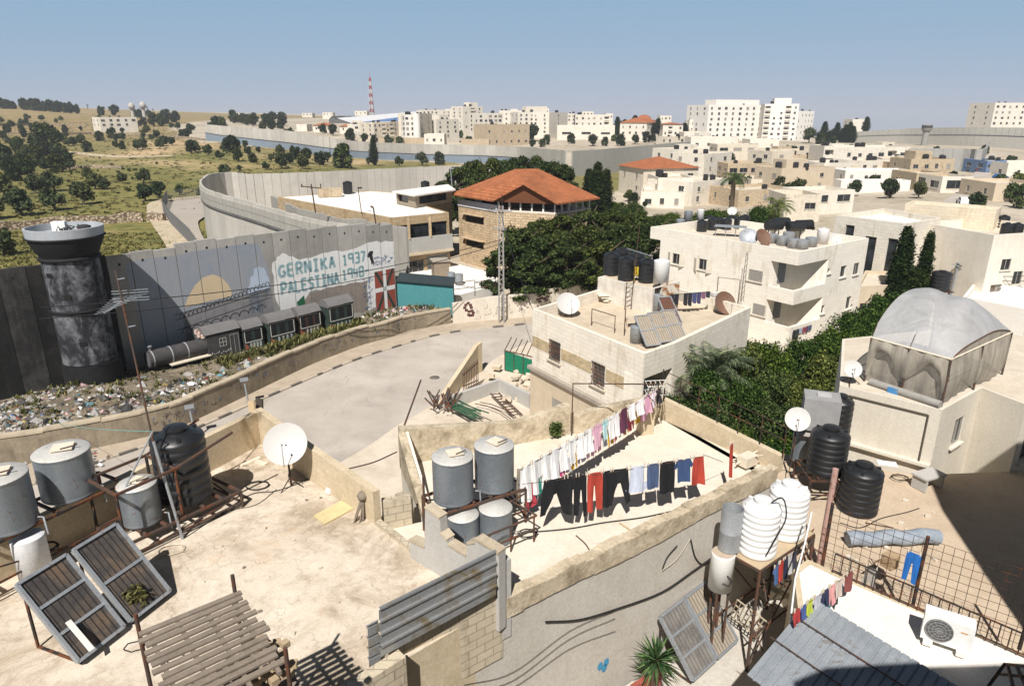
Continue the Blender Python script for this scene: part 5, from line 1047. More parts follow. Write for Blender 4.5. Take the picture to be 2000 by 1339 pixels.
w1=[(*ab_s(u,v),w,h,s)for u,v,w,h,s in[(1321,506,.95,.95,'dark'),(1373,518,.95,.95,'dark'),(1475,540,1.3,.9,'shut')]];w2_=[(*bc_s(u,v),w,h,s)for u,v,w,h,s in[(1647,530,.9,.95,'open'),(1672,525,.85,1.0,'dark'),(1619,529,.4,.4,'open')]]
lo1,hi1=5.14,7.148
fit=lambda L,z0,z1:[(s,max(.12,min(h-hh/2,z1-hh-.06)-z0),w,min(hh,z1-z0-.25),st_)for s,h,w,hh,st_ in L]
OPS1={0:fit(w1,lo1,hi1),3:fit(w2_,lo1,hi1)}
lvl(notch,lo1,hi1,OPS1);lvl(full,4.04,5.138);mb.face([(*p,4.04)for p in full][::-1]);mb.face([(*p,4.3)for p in inset(full,.15)])
w3=[(*ab_s(u,v),w,h,s)for u,v,w,h,s in[(1482,605,1.2,.9,'shut')]];w4=[(*bc_s(u,v),w,h,s)for u,v,w,h,s in[(1657,592,.8,1.1,'open'),(1607,604,.5,.7,'open')]]
OPS2={0:fit(w3,2.2,4.038),3:fit(w4,2.2,4.038)}
lvl(notch,2.2,4.038,OPS2);lvl(full,-1.5,2.198);mb.face([(*p,1.2)for p in inset(full,.15)])
for z0_,z1_ in((4.3,5.14),(1.2,2.2)):
 for p_,q_ in((Pn,In),(In,Qn)):mb.face([(*p_,z0_),(*q_,z0_),(*q_,z1_),(*p_,z1_)])
P('wall',mb,M_BAL,bh)
rb=MB();rb.face([(*p,7.36)for p in inset(full_hi,.252)]);P('roof',rb,M_ROOFW,bh)
for OP,z0 in((OPS1,lo1),(OPS2,2.2)):
 for e,(a,b)in((0,(Am,Pn)),(3,(Qn,C_))):
  for s,h,w,hh,st_ in OP[e]:put_window(bh,a,b,s,z0+h,w,hh,st_)
for(u,v)in((1321,506),(1373,518)):
 s,z=ab_s(u,v)
 for k in(-1,1):
  q=Am+ab*(s+k*.75)+Vector((ab.y,-ab.x))*.12;mb=MB();mb.box((q.x,q.y,z),(.5,.05,1.1),math.atan2(ab.y,ab.x)+k*.5);P('shutter',mb,mplain('shutter_cream',(.55,.5,.42)),bh)
mb=MB();q=(Pn+In)/2+Vector((ab.y,-ab.x))*0.0;mid=In+(Qn-In)*.45;dv2=(Qn-In).normalized();n2=Vector((dv2.y,-dv2.x))
for zz_ in(5.15,2.2):
 c=In+(Pn-In)*.5;dd_=(In-Pn).normalized();nn2=Vector((dd_.y,-dd_.x));mb=MB();mb.box((c.x+nn2.x*.02,c.y+nn2.y*.02,zz_+.95),(.8,.06,1.7),math.atan2(dd_.y,dd_.x));P('balcony_door',mb,mplain('door_steel',(.16,.17,.18),.5),bh)
for k in range(6):
 q=B_+bc*(.4+.45*k)+Vector((bc.y,-bc.x))*.12;mb=MB();c=[(.02,.02,.02),(.025,.03,.04),(.3,.35,.45),(.25,.05,.06),(.1,.05,.09),(.05,.08,.16)][k];hh=[.8,.9,.45,.5,.55,.45][k];mb.slab([(q.x,q.y,1.95),(q.x+bc.x*.38,q.y+bc.y*.38,1.95),(q.x+bc.x*.36,q.y+bc.y*.36,1.95-hh),(q.x,q.y,1.95-hh*.9)],(bc.y,-bc.x,0),.02)
 S('garment',mb,mplain('cloth_b%d'%k,c,.95),['black garment nearest the corner','long dark garment second from the corner','pale blue garment','crimson garment','plum garment','blue garment farthest from the corner'][k]+' hung below the lower corner balcony','laundry','laundry on the lower balcony')
RZ=7.36
def bt(u,v):return tuple(at(u,v,z=RZ))
k=0
for u,v in[(1370,452),(1390,449),(1404,446),(1418,448),(1428,442),(1442,446),(1453,441),(1385,443)]:
 cyl_tank('black_tank',['black tank at the left end of the roof cluster','black tank second from left in the front row','black tank in the middle of the back row','black tank in the middle of the front row','black tank in the back row right of the middle','black tank at the right of the front row','black tank at the far right of the cluster','black tank behind the left end'][k]+' on the balcony house',bt(u,v),.48,.95,M_BPL,'black tanks on the balcony house roof',4);k+=1
for k,(u,v,r_,h_,m_,lab)in enumerate([(1328,448,.42,.95,M_GALV,'squat grey tank at the left roof edge of the balcony house'),(1343,437,.42,1.3,M_GALV,'tall grey tank at the left back of the balcony house roof'),(1367,432,.36,1.2,M_WPL,'white upright boiler at the back left of the balcony house roof')]):cyl_tank('boiler_tank',lab,bt(u,v),r_,h_,m_,None,0,.05,False)
for k,(u,v)in enumerate([(1507,474),(1528,479),(1549,484),(1566,486),(1583,481),(1539,470)]):cyl_tank('steel_tank',['grey tank farthest left along the front roof edge','grey tank second along the front roof edge','grey tank third along the front roof edge','grey tank at the roof corner','grey tank just past the roof corner','grey tank behind the row'][k]+' of the balcony house',bt(u,v),.5,.75,M_GALV,'grey tanks along the balcony house roof edge',0,.05,False)
for k,(u,v)in enumerate([(1510,465),(1523,459),(1552,467),(1568,464)]):
 mb=MB();c=Vector(bt(u,v));mb.tube([c+Vector((-.75,0,1.15)),c+Vector((.75,.3,1.15))],.45,14);mb.bar(c+Vector((-.5,0,0)),c+Vector((-.5,0,.8)),.08);mb.bar(c+Vector((.5,.2,0)),c+Vector((.5,.2,.8)),.08);S('black_tank',mb,M_BPL,['lying black tank at the left above the grey row','lying black tank at the back above the grey row','lying black tank above the third grey tank','lying black tank at the corner above the grey row'][k]+' on the balcony house','water tank','lying black tanks on the balcony house')
cyl_tank('white_tank','white tank in front of the dish on the right roof edge of the balcony house',bt(1605,476),.5,1.25,M_WPL,None,0,.06)
for u,v,r_,az,m_,lab in[(1462,462,.78,10,M_GALV,'grey mesh dish on the left of a pair on the balcony house roof'),(1492,463,.78,-25,M_DISHB,'brown mesh dish on the right of a pair on the balcony house roof'),(1632,466,.5,0,M_DISHW,'white dish at the right roof edge of the balcony house'),(1430,412,.5,20,M_DISHW,'white dish lying flat at the far roof edge of the balcony house')]:
 q=at(u,v,z=RZ+.9);dish('satellite_dish',lab,tuple(q),r_,az,35,m_,None,RZ)
mb=MB();q=at(1425,462,z=RZ);
for i in range(4):mb.bar((q.x-1.2+i*.8,q.y+.4-i*.35,RZ),(q.x-1.2+i*.8,q.y+.4-i*.35,RZ+.95),.05)
mb.box((q.x,q.y,RZ+.95),(2.8,1.2,.05),-.42);S('tank_stand',mb,M_GALV,'galvanised table frame on the balcony house roof before the dishes','stand')
am=T('tv_aerial','thin lattice aerial mast against the cream wall of the balcony house','aerial',tuple(at(1450,590,Y=56)))
mb=MB();q=at(1449,588,Y=53.6);zt=zat(492,53.6)
for dx in(-.12,.12):mb.tube([(q.x+dx,q.y,q.z),(q.x+dx*.5,q.y,zt)],.02,5)
for z in np.arange(q.z,zt-.4,.45):mb.bar((q.x-.1,q.y,z),(q.x+.1,q.y,z+.45),.02)
P('mast',mb,M_IRON,am)
# big cream building on the right
gA,gB,gC=at(1769,397,z=9.4),at(1947,410,z=9.4),at(1632,418,z=8.4)
d=(gB-gA);d.z=0;d.normalize();nn=Vector((-d.y,d.x,0));a=gA.copy();b=gB.copy()
flat_house('blank_wall_building','large building with a blank coursed limestone wall on the right',tl(a.xy,b.xy,(b+nn*3.2).xy,(a+nn*3.2).xy),-1,9.4,None,mstone('limestone_yellow',(.66,.575,.44),.7,.3,.75,.12,.1),.5,M_WHITEP,'building')
a2=at(1632,420,z=8.6);b2=at(1771,437,z=8.6);d=(b2-a2);d.z=0;LL=d.length;d.normalize();nn=Vector((-d.y,d.x,0))
pA=a2;pB=b2-d*.02
flat_house('limestone_wing','limestone wing with two tall dark window slits left of the blank wall',tl(pA.xy,pB.xy,(pB+nn*6.5).xy,(pA+nn*9).xy),-1,8.6,{0:[(LL*.24,6.2,.9,2.6,'open'),(LL*.86,4.9,.9,3.2,'open'),(LL*.56,3.6,1.1,4.4,'open')]},M_LIMEW,.5,M_WHITEP,'building')
q=at(1740,600,z=.5);
fl_=flat_house('garden_annex','low beige annex with a dark window behind the cypress pair',tl(at(1672,560,z=4).xy,at(1770,555,z=4).xy,at(1790,530,z=4).xy,at(1690,528,z=4).xy),-1,4.0,{0:[(1.4,2.0,1.5,1.5,'dark')]},M_PLASB,.3,None,'house')
cyl_tank('black_tank','lone black tank on posts behind the tarpaulin roof',tuple(at(1834,566,z=3.9)),.75,1.5,M_BPL,None,5)
mb=MB();q=at(1834,566,z=3.9);
for dx in(-.6,-.2,.2,.6):mb.bar((q.x+dx,q.y-.4,0),(q.x+dx,q.y-.4,3.85),.09)
mb.box((q.x,q.y,3.86),(1.7,1.5,.06));S('tank_stand',mb,M_IRON,'post stand under the lone black tank behind the tarpaulin','stand')
q=at(1857,560,z=3.0);mb=MB();mb.tube([(q.x,q.y,-1),(q.x+.25,q.y,zat(512,q.y))],.1,7);mb.bar((q.x-.3,q.y,zat(516,q.y)),(q.x+.9,q.y,zat(520,q.y)),.08);S('utility_pole',mb,M_GALV,'leaning grey pole with cables beside the lone black tank','utility pole')
for k in range(2):wire(['upper','lower'][k]+' black cable from the leaning pole to the right edge',(q.x,q.y,zat(514+k*6,q.y)),at(2010,538+k*10,Y=q.y-3),.5,.03)
eA,eB=at(1928,480,z=8.4),at(2080,470,z=8.4);d=(eB-eA);d.z=0;d.normalize();nn=Vector((-d.y,d.x,0));eA=at(1944,450,z=8.6);eB=eA+d*9
flat_house('white_edge_house','white house at the right edge with barred windows and roof tanks',tl(eA.xy,eB.xy,(eB+nn*8).xy,(eA+nn*8).xy),-1,8.2,{0:[(2.1,6.0,1.1,1.0,'dark'),(1.5,3.6,1.2,1.1,'grille'),(3.8,4.6,1.1,1.2,'dark')]},M_PLAS,.8)
for k,(u,v)in enumerate([(1957,445),(1963,462),(1983,462)]):cyl_tank('black_tank',['black tank at the back','black tank at the front left','black tank at the front right'][k]+' on the white house at the right edge',tuple(at(u,v,z=7.4)),.5,1.1,M_BPL,'tanks on the white edge house',4)
lowA=[tuple(at(u,v,z=3.6).xy)for u,v in[(1880,580),(2010,605),(2040,560),(1900,555)]]
flat_house('white_low_roof','low white roof with parapet behind the tarpaulin at the right edge',lowA,-1,3.6,None,M_WHITEP,.5,M_WHITEP,'house')
# vegetation
def leafmesh(name,cen,rad,per,size,seed,mat,shellk=.55,aspect=1.5,up=.3):
 r=np.random.default_rng(seed);cen=np.asarray(cen,float);rad=np.asarray(rad,float)
 if rad.ndim==1:rad=np.repeat(rad[:,None],3,1)
 k=len(cen);pr=np.broadcast_to(np.asarray(per),(k,));idx=np.repeat(np.arange(k),pr);n_=len(idx)
 d=r.normal(size=(n_,3));d/=np.linalg.norm(d,axis=1,keepdims=True);q=shellk+(1-shellk)*r.random((n_,1));q*=(1+.12*r.normal(size=(n_,1)))
 c=cen[idx]+d*rad[idx]*q;nrm=d+r.normal(size=(n_,3))*.55+np.array([0,0,up]);nrm/=np.linalg.norm(nrm,axis=1,keepdims=True)
 t=np.cross(nrm,r.normal(size=(n_,3)));t/=np.linalg.norm(t,axis=1,keepdims=True);b=np.cross(nrm,t);s=size*(.6+.8*r.random((n_,1)))
 V=np.stack([c-t*s*aspect*.5,c+b*s*.5,c+t*s*aspect*.5,c-b*s*.5],1).reshape(-1,3)
 me=bpy.data.meshes.new(name);me.vertices.add(n_*4);me.vertices.foreach_set('co',V.ravel());me.loops.add(n_*4);me.loops.foreach_set('vertex_index',np.arange(n_*4));me.polygons.add(n_);me.polygons.foreach_set('loop_start',np.arange(n_)*4)
 try:me.polygons.foreach_set('loop_total',np.full(n_,4))
 except Exception:pass
 me.materials.append(mat);me.update(calc_edges=True);me.validate();return me
M_BARK=mplain('bark',(.10,.075,.05),.95,0,.35,3,.1,.02);M_BARKO=mplain('bark_olive',(.12,.10,.08),.95,0,.35,3,.1,.02)
L_OLIVE=mleaf('olive_leaf',(.032,.046,.022),(.080,.097,.048));L_OLIVE2=mleaf('olive_leaf_dark',(.018,.029,.013),(.050,.066,.029));L_PINE=mleaf('pine_leaf',(.020,.033,.012),(.070,.092,.032));L_CYP=mleaf('cypress_leaf',(.010,.020,.008),(.034,.052,.018))
L_GARD=mleaf('garden_leaf',(.022,.046,.012),(.068,.110,.026));L_GARD2=mleaf('garden_leaf_olive',(.035,.056,.02),(.095,.12,.042));L_PALM=mleaf('palm_leaf',(.05,.075,.03),(.12,.15,.06));L_DRY=mleaf('dry_leaf',(.10,.09,.035),(.20,.17,.075))
def trunkmesh(name,h,r0,limbs,seed,mat,lean=.1,top=.75):
 q=random.Random(seed);mb=MB();pts=[Vector((0,0,-.3))]
 for k in range(1,5):pts.append(Vector((q.uniform(-lean,lean)*k*.5,q.uniform(-lean,lean)*k*.5,h*top*k/4)))
 mb.tube(pts,r0,7,True,r0*.5)
 for k in range(limbs):
  a=k*6.283/limbs+q.uniform(-.4,.4);p0=pts[2+k%3];ln=h*q.uniform(.25,.42);e=p0+Vector((math.cos(a)*ln*.8,math.sin(a)*ln*.8,ln*.75));mb.tube([p0,p0+(e-p0)*.5+Vector((0,0,.1)),e],r0*.5,5,True,r0*.16)
 return mb.data(name,mat)
TREES={}
def proto(kind,var):
 k=(kind,var)
 if k in TREES:return TREES[k]
 q=random.Random(hash(kind)%1000*0+var*17+len(kind));
 if kind in('olive','bush','dark'):
  n_=15;cen=[];rad=[]
  for i in range(n_):
   a=q.uniform(0,6.283);rr=q.uniform(.3,1.35);z=q.uniform(1.3,3.0)if kind=='olive' else q.uniform(.5,2.9);rr*=(1-max(0,z-2.2)*.55);cen.append((math.cos(a)*rr,math.sin(a)*rr,z));rad.append(q.uniform(.55,.85))
  m={'olive':L_OLIVE,'bush':L_GARD2,'dark':L_OLIVE2}[kind]
  cr=leafmesh('crown',cen,rad,120,.27,var+3,m);tr=trunkmesh('trunk',2.6,.2,4,var,M_BARKO)
 elif kind=='pine':
  n_=34;cen=[];rad=[]
  for i in range(n_):
   a=q.uniform(0,6.283);z=q.uniform(2.6,7.6);R_=2.7*math.sin(min(1,(8.4-z)/4.2)*1.57);rr=R_*q.uniform(.35,.95);cen.append((math.cos(a)*rr,math.sin(a)*rr,z));rad.append((q.uniform(.55,.95),)*2+(q.uniform(.4,.65),))
  cr=leafmesh('crown',cen,rad,420,.16,var+31,L_PINE,.35,2.2);tr=trunkmesh('trunk',7.6,.24,9,var,M_BARK,.12)
 elif kind=='cypress':
  n_=40;cen=[];rad=[]
  for i in range(n_):
   z=.5+7.3*i/n_;w_=.75*math.sin(min(1,(z+.6)/3.2)*1.57)*(1-max(0,(z-3.2)/4.9))**.75;a=i*2.4;cen.append((math.cos(a)*w_*.5,math.sin(a)*w_*.5,z));rad.append((.24+w_*.5,)*2+(.5,))
  cr=leafmesh('crown',cen,rad,240,.095,var+51,L_CYP,.5,2.6,.8);tr=trunkmesh('trunk',5,.14,0,var,M_BARK,.03)
 elif kind in('garden','citrus'):
  n_=26;cen=[];rad=[]
  for i in range(n_):
   a=q.uniform(0,6.283);z=q.uniform(1.2,4.1);rr=q.uniform(.4,1.75)*(1-max(0,z-2.8)*.4);cen.append((math.cos(a)*rr,math.sin(a)*rr,z));rad.append(q.uniform(.42,.78))
  cr=leafmesh('crown',cen,rad,640,.092,var+71,L_GARD if kind=='garden' else L_GARD2,.4,1.7);tr=trunkmesh('trunk',3.6,.15,6,var,M_BARK)
 TREES[k]=(cr,tr);return TREES[k]
TROOT={}
def tree(name,label,p,kind,var=0,s=1.0,group=None,sz=None,cat='tree'):
 k=(name,kind,var);rz=rnd.uniform(0,6.28);sc=(s,s,sz or s)
 if k in TROOT:return dup(TROOT[k],p,rz,label,group,sc)
 cr,tr=proto(kind,var);r=T(name,label,cat,tuple(p),rz,group);r.scale=sc
 for nm,me in(('trunk',tr),('crown',cr)):o=bpy.data.objects.new(nm,me);COL.objects.link(o);o.parent=r
 TROOT[k]=r;return r
OL=[(165,402,48,0),(285,395,38,0),(108,412,52,0),(43,424,60,0),(70,378,40,0),(107,375,44,0),(187,372,36,0),(240,360,23,0),(282,358,33,0),(352,383,22,0),(312,387,36,0),(395,380,22,0),(10,384,48,0),(172,350,25,0),(15,338,40,1),(-8,430,50,0),(10,500,60,0),(205,372,26,0),(375,300,28,1),(407,303,22,0),(430,313,20,0),(467,316,28,1),(455,300,38,1),(444,333,12,0),(468,335,13,0),(485,306,20,0),(495,318,22,1),(531,317,16,0),(551,331,34,0),(577,312,30,1),(600,320,34,1),(592,331,30,0),(625,323,30,1),(522,288,22,0),(505,300,14,0),(780,325,22,0),(825,324,28,0),(857,322,28,1),(520,332,18,0),(565,322,24,1),(640,318,22,0),(440,345,26,0),(720,322,16,0),(480,290,16,0),(548,303,22,0),(60,345,44,1),(110,338,40,1),(30,355,38,1),(135,325,30,1),(5,318,40,1),(75,322,46,1),(115,312,26,1)]
r=random.Random(21)
for k,(u,v,w_,kd)in enumerate(OL):
 g=ground_at(u,v,66);s=w_*g.y*.98/1333/4.0
 tree('olive_tree',['grey-green olive tree','dark full olive tree'][kd]+' standing in the dry grass field beyond the watchtower',g,['olive','dark'][kd],k%3,s,'olive trees in the field behind the wall')
k=0
def free(u,v):
 return not(195<u<275 and 222<v<252)
while k<135:
 z_=r.random()
 if z_<.45:u,v=r.uniform(-40,480),r.uniform(262,300)
 elif z_<.75:u,v=r.uniform(-40,470),236+26*r.random()**1
 else:u,v=r.uniform(-60,140),r.uniform(300,345)
 if v<236+(u<120)*-6 or not free(u,v):continue
 g=ground_at(u,v,66)
 if u>380 and g.y>300:continue
 w_=r.uniform(3.2,5.6);tree('olive_tree',['grey-green olive tree','dark full olive tree'][k%2]+' in the bands of trees across the far hillside',g,['olive','dark'][k%2],k%3,w_/4,'olive trees on the far hillside');k+=1
for u,v,w_,sz in[(42,305,26,1.35),(95,305,66,1.0),(672,329,52,1.0),(575,293,30,1)]:
 g=ground_at(u,v,66);s=w_*g.y/1333/4.0;tree('field_tree',{42:'tall narrow dark tree at the left of the olive field',95:'large dark bushy tree standing above the olives at the left',672:'large round bright green bush in front of the far wall',575:'yellow-green shrub beside the far wall bend'}[u],g,'dark' if u<100 else 'bush',1,s,None,s*sz)
for k in range(90):
 u,v=r.uniform(-40,640),r.uniform(288,400);g=ground_at(u,v,66)
 if not inpoly(np.array([g.x]),np.array([g.y]),FIELD)[0]or u>400 and v>332:continue
 tree('field_shrub','small low shrub in the dry grass between the olive trees',g,['bush','olive'][k%2],k%3,r.uniform(.18,.5),'low shrubs in the olive field',r.uniform(.12,.3))
SCR=[];k=0
while k<2600:
 u,v=r.uniform(-60,660),240+190*r.random()**1.7;g=ground_at(u,v,66);k+=1
 if inpoly(np.array([g.x]),np.array([g.y]),FIELD)[0]:SCR.append((g.x,g.y,g.z+.05))
o=bpy.data.objects.new('scrub',leafmesh('scrub',SCR,[(r.uniform(.3,1.5),r.uniform(.3,.9),r.uniform(.12,.4))for _ in SCR],22,.3,9,mleaf('scrub_leaf',(.05,.055,.022),(.15,.135,.06)),.1,1.6,.8));COL.objects.link(o);props(o,kind='stuff')
TPL=smooth_line([tuple(ground_at(u,v,66))for u,v in[(95,297),(140,301),(185,306),(230,309),(280,309),(330,307)]],5)
S('dirt_track',strip([np.array(q[:2])for q in TPL],[np.array(q[:2])+[1.0,5.0]for q in TPL],lambda x,y:float(gz(x,y))+.12,2),mconc('track_pale',(.50,.41,.29),(.3,.24,.14),.7,False,.4),kind='structure')
for k,(L,lab)in enumerate([([(-40,262),(60,264),(180,262),(300,266)],'highest dry stone terrace wall on the far hillside'),([(-40,246),(70,245),(170,247)],'dry stone terrace wall just under the hill crest'),([(130,331),(180,329),(240,331)],'short stone terrace wall low in the olive field'),([(300,268),(360,271),(400,275)],'dry stone terrace wall near the left end of the far wall')]):
 mb=MB();mb.wallrun([(g.x,g.y,g.z-.5,g.z+1.0)for g in(ground_at(u,v,66)for u,v in L)],1.0);S('terrace_wall',mb,M_DRY,lab,'wall')
for k in range(34):
 u=r.uniform(-30,150)if k<26 else r.uniform(150,330);v=206+max(0,u)*.085+r.uniform(-2,3);Y=640;p_=at(u,v+6,Y=Y);p_.z=float(gz(p_.x,p_.y));tree('hill_tree','dark tree in the wood on the hill crest at the left skyline',p_,'dark',k%3,r.uniform(1.6,3.0),'trees on the left hill crest')
for k in range(30):
 u=r.uniform(270,560);v=r.uniform(227,243);Y=r.uniform(430,600);p_=at(u,v,Y=Y);p_.z=float(gz(p_.x,p_.y));tree('hill_tree','dark tree along the foot of the skyline left of the mast',p_,'dark',k%3,r.uniform(1.5,2.6),'trees along the far skyline foot')
for k,(u,v,Y)in enumerate([(1018,434,66),(1058,424,70),(1106,414,72),(1150,402,76),(1196,408,75),(1236,408,77),(1266,424,71),(1000,468,64.5),(1044,456,65),(1094,446,66.5),(1144,436,68),(1200,432,69),(1250,446,67.5),(1110,470,64.5),(1175,465,66),(1030,492,63.8)]):
 p_=at(u,v,Y=Y);zt=p_.z;tree('pine_tree','dense dark pine in the grove right of the stone pavilion',(p_.x,p_.y,-.1),'pine',k%3,1.05,'pines beside the pavilion',(zt+.1)/8.2)
for k,(u,v,Y)in enumerate([(900,316,106),(925,308,112),(955,304,108),(985,303,114),(1015,300,110),(1042,300,116),(1068,306,112),(1096,316,108),(868,350,104),(930,330,104),(1000,322,103)]):
 p_=at(u,v,Y=Y);tree('pine_tree','dense dark pine in the row behind the orange tiled pavilion',(p_.x,p_.y,-.3),'pine',k%3,1.15,'pines behind the pavilion',(p_.z+.3)/8.2)
for k,(u,v,Y,s)in enumerate([(1152,330,118,1.5),(1168,316,122,1.9),(1184,330,120,1.5)]):
 p_=at(u,v,Y=Y);tree('dark_cypress','dark conifer in the tight clump right behind the orange roof corner',(p_.x,p_.y,0),'cypress',k%2,2.0,'conifer clump behind the orange roof',p_.z/8.0)
p_=at(731,322,Y=268);tree('cypress_tree','single dark cypress in front of the far barrier wall',p_,'cypress',0,2.2,None,(zat(268,268)-p_.z)/8)
for k,(u,vt,Y,s)in enumerate([(1768,440,58.5,1.15),(1752,486,57.8,.9),(1812,449,58,.85),(1782,520,57,1.0),(1800,535,57,.85),(1758,545,56.5,.95)]):
 p_=at(u+8,vt,Y=Y);tree('cypress_tree',['tallest dark cypress in front of the blank limestone wall','low cypress leaning on the tallest one in front of the limestone','slim cypress right of the tallest one before the blank wall','short cypress filling the gap between the tall and the slim one','short cypress at the foot of the slim one','shortest cypress at the left foot of the tallest one'][k],(p_.x,p_.y,-.2),'cypress',k%2,s*1.25,None,(p_.z+.2)/8.1)
for k,(u,vt,vb,Y)in enumerate([(1608,237,270,420),(1632,239,275,415),(1626,252,276,415),(1648,243,280,410),(1656,238,280,412),(1643,250,280,408),(1690,228,258,440),(1663,246,280,410),(1205,228,262,440),(1212,236,262,440),(1219,233,262,440),(1240,225,240,470),(1284,231,262,405),(1278,240,262,405),(1336,240,262,400)]):
 p_=at(u,vb,Y=Y);tree('cypress_tree','dark cypress on the skyline among the pale town blocks',p_,'cypress',k%2,3.0,'cypresses among the far town blocks',(zat(vt,Y)-p_.z)/8)
TT=[(1040,252,36,405,1),(1068,281,20,385,1),(1116,273,22,388,1),(1158,280,24,372,1),(1182,281,18,372,1),(1212,284,26,372,1),(1240,276,20,380,1),(1262,268,22,392,1),(1275,262,18,395,1),(1040,285,18,368,1),(1058,280,16,372,1),(565,258,32,350,1),(552,258,20,350,1),(578,262,20,348,1),(630,247,20,420,1),(650,252,24,400,1),(685,262,26,372,1),(676,252,12,385,1),(712,272,20,366,1),(730,268,18,366,1),(760,270,22,362,0),(780,270,20,362,0),(843,262,22,366,1),(867,272,16,366,1),(915,272,24,372,1),(930,270,14,374,1),(895,276,14,352,0),(830,282,12,345,0),(670,270,12,350,0),(1440,330,22,222,1),(1455,318,18,222,1),(1490,340,34,205,1),(1512,312,24,240,1),(1462,345,22,200,0),(1525,350,34,184,1),(1560,365,44,165,1),(1545,372,36,162,1),(1585,360,22,168,1),(1668,366,34,168,0),(1735,376,42,158,1),(1795,378,34,156,0),(1740,362,26,160,1),(1846,333,16,205,2),(1862,345,26,190,1),(1880,343,18,190,1),(1905,404,42,128,1),(1912,390,32,130,1),(1945,372,26,158,2),(1975,378,40,150,2),(1995,396,50,138,2),(1935,310,22,260,1),(1975,306,34,235,1),(1960,312,22,240,1),(1990,352,40,175,2),(1955,352,30,178,2),(1922,292,20,320,1),(1420,402,24,118,1),(1395,405,26,116,1),(1240,372,28,150,1),(1228,360,24,160,0),(1215,385,30,128,0),(1200,400,36,110,0),(1250,402,26,118,0),(1262,370,14,146,1),(1475,402,30,112,1),(1500,410,24,108,1),(1395,275,16,380,1),(1440,285,14,340,1),(1330,284,14,350,1),(1580,274,30,380,0),(1600,276,26,370,1),(1620,278,30,380,1),(1165,372,26,118,1),(1145,362,24,124,0),(1590,418,12,105,0),(1455,285,10,340,1),(1512,292,16,300,1)]
for k,(u,v,w_,Y,kd)in enumerate(TT):
 p_=at(u,v,Y=Y);s=w_*Y*.98/1333/4;p_.z=min(p_.z,float(gz(p_.x,p_.y))+.3);tree('town_tree',['pale grey-green tree','round dark tree','bright green leafy tree'][kd]+' among the houses on the right' if u>1140 else['pale grey-green tree','round dark tree'][min(kd,1)]+' between the blocks left of centre',p_,['olive','dark','bush'][kd],k%3,s,'trees among the town houses')
for k in range(70):
 u,v=(r.uniform(1420,1960),r.uniform(296,392))if k<46 else(r.uniform(640,1340),r.uniform(256,280))
 g=ground_at(u,v,90)
 if 1835<u<1950 and v>300:continue
 tree('town_tree','round dark tree squeezed between the crowded town rows',g,['dark','olive','bush'][k%3],k%3,r.uniform(.7,1.5),'trees in the crowded town rows')
for k in range(24):
 u=r.uniform(1255,1500);v=r.uniform(404,436);Y=r.uniform(88,112);p_=at(u,v,Y=Y);zt=max(2.2,p_.z);tree('belt_tree','leafy tree in the green belt behind the cream balcony house',(p_.x,p_.y,0),['garden','citrus','garden'][k%3],k%2,r.uniform(.9,1.4),'trees behind the balcony house',zt/4.4)
for k in range(14):
 u=r.uniform(1170,1262);v=r.uniform(385,412);Y=r.uniform(95,125);p_=at(u,v,Y=Y);tree('meadow_bush','green bush on the meadow slope behind the pavilion roof',(p_.x,p_.y,.2),['citrus','garden'][k%2],k%2,r.uniform(.5,.8),'bushes on the meadow slope')
GT=[(1462,662,4.6,1),(1425,706,4.3,1),(1520,690,4.5,1),(1556,726,4.6,1),(1372,742,4.2,0),(1448,752,4.5,0),(1340,770,4.6,1),(1352,700,5.0,1),(1395,690,5.2,1),(1312,770,4.2,0),(1420,655,5.0,0),(1330,812,3.8,0),(1402,802,4.2,1),(1496,786,4.6,1),(1586,742,4.8,1),(1470,842,4.2,0),(1548,800,4.7,1),(1602,690,5.2,1),(1540,860,4.0,0),(1425,862,3.8,0),(1330,742,3.6,1),(1610,795,4.8,0),(1575,665,4.6,0),(1490,720,4.4,1),(1390,765,4.0,0),(1505,900,3.6,0),(1590,850,4.4,0),(1635,640,5.4,0),(1668,612,5.4,0),(1700,600,5.6,0),(1732,578,5.6,0),(1650,672,5.2,0),(1612,655,5.0,0),(1690,640,5.2,0),(1770,575,5.2,0),(1745,610,5.0,0)]
for k,(u,v,z,kd)in enumerate(GT):
 p_=at(u,v,z=z);s=.92 if z<5 else 1.05
 tree('garden_tree',['deep green broad leaved tree','olive-green tree'][kd]+(' in the garden between the laundry roof and the terrace house' if k<27 else ' beside the balcony house wall under the cypresses'),(p_.x,p_.y,-.2),['garden','citrus'][kd],k%3,s,'garden trees between the houses' if k<27 else 'trees under the cypresses',(z+.2)/4.5)
for k,(x,y,h)in enumerate([(10.3,32.2,6.0),(12.4,34.4,6.1),(14.6,36.4,5.9),(9.4,30.4,5.0),(11.6,31.8,5.4),(13.6,33.6,5.5)]):tree('garden_tree','tall leafy tree pressed against the shaded side of the terrace house',(x,y,-.2),['garden','citrus'][k%2],k%3,.85,'trees against the terrace house',(h+.2)/4.5)
V3=lambda x,y:Vector((x,y,0))
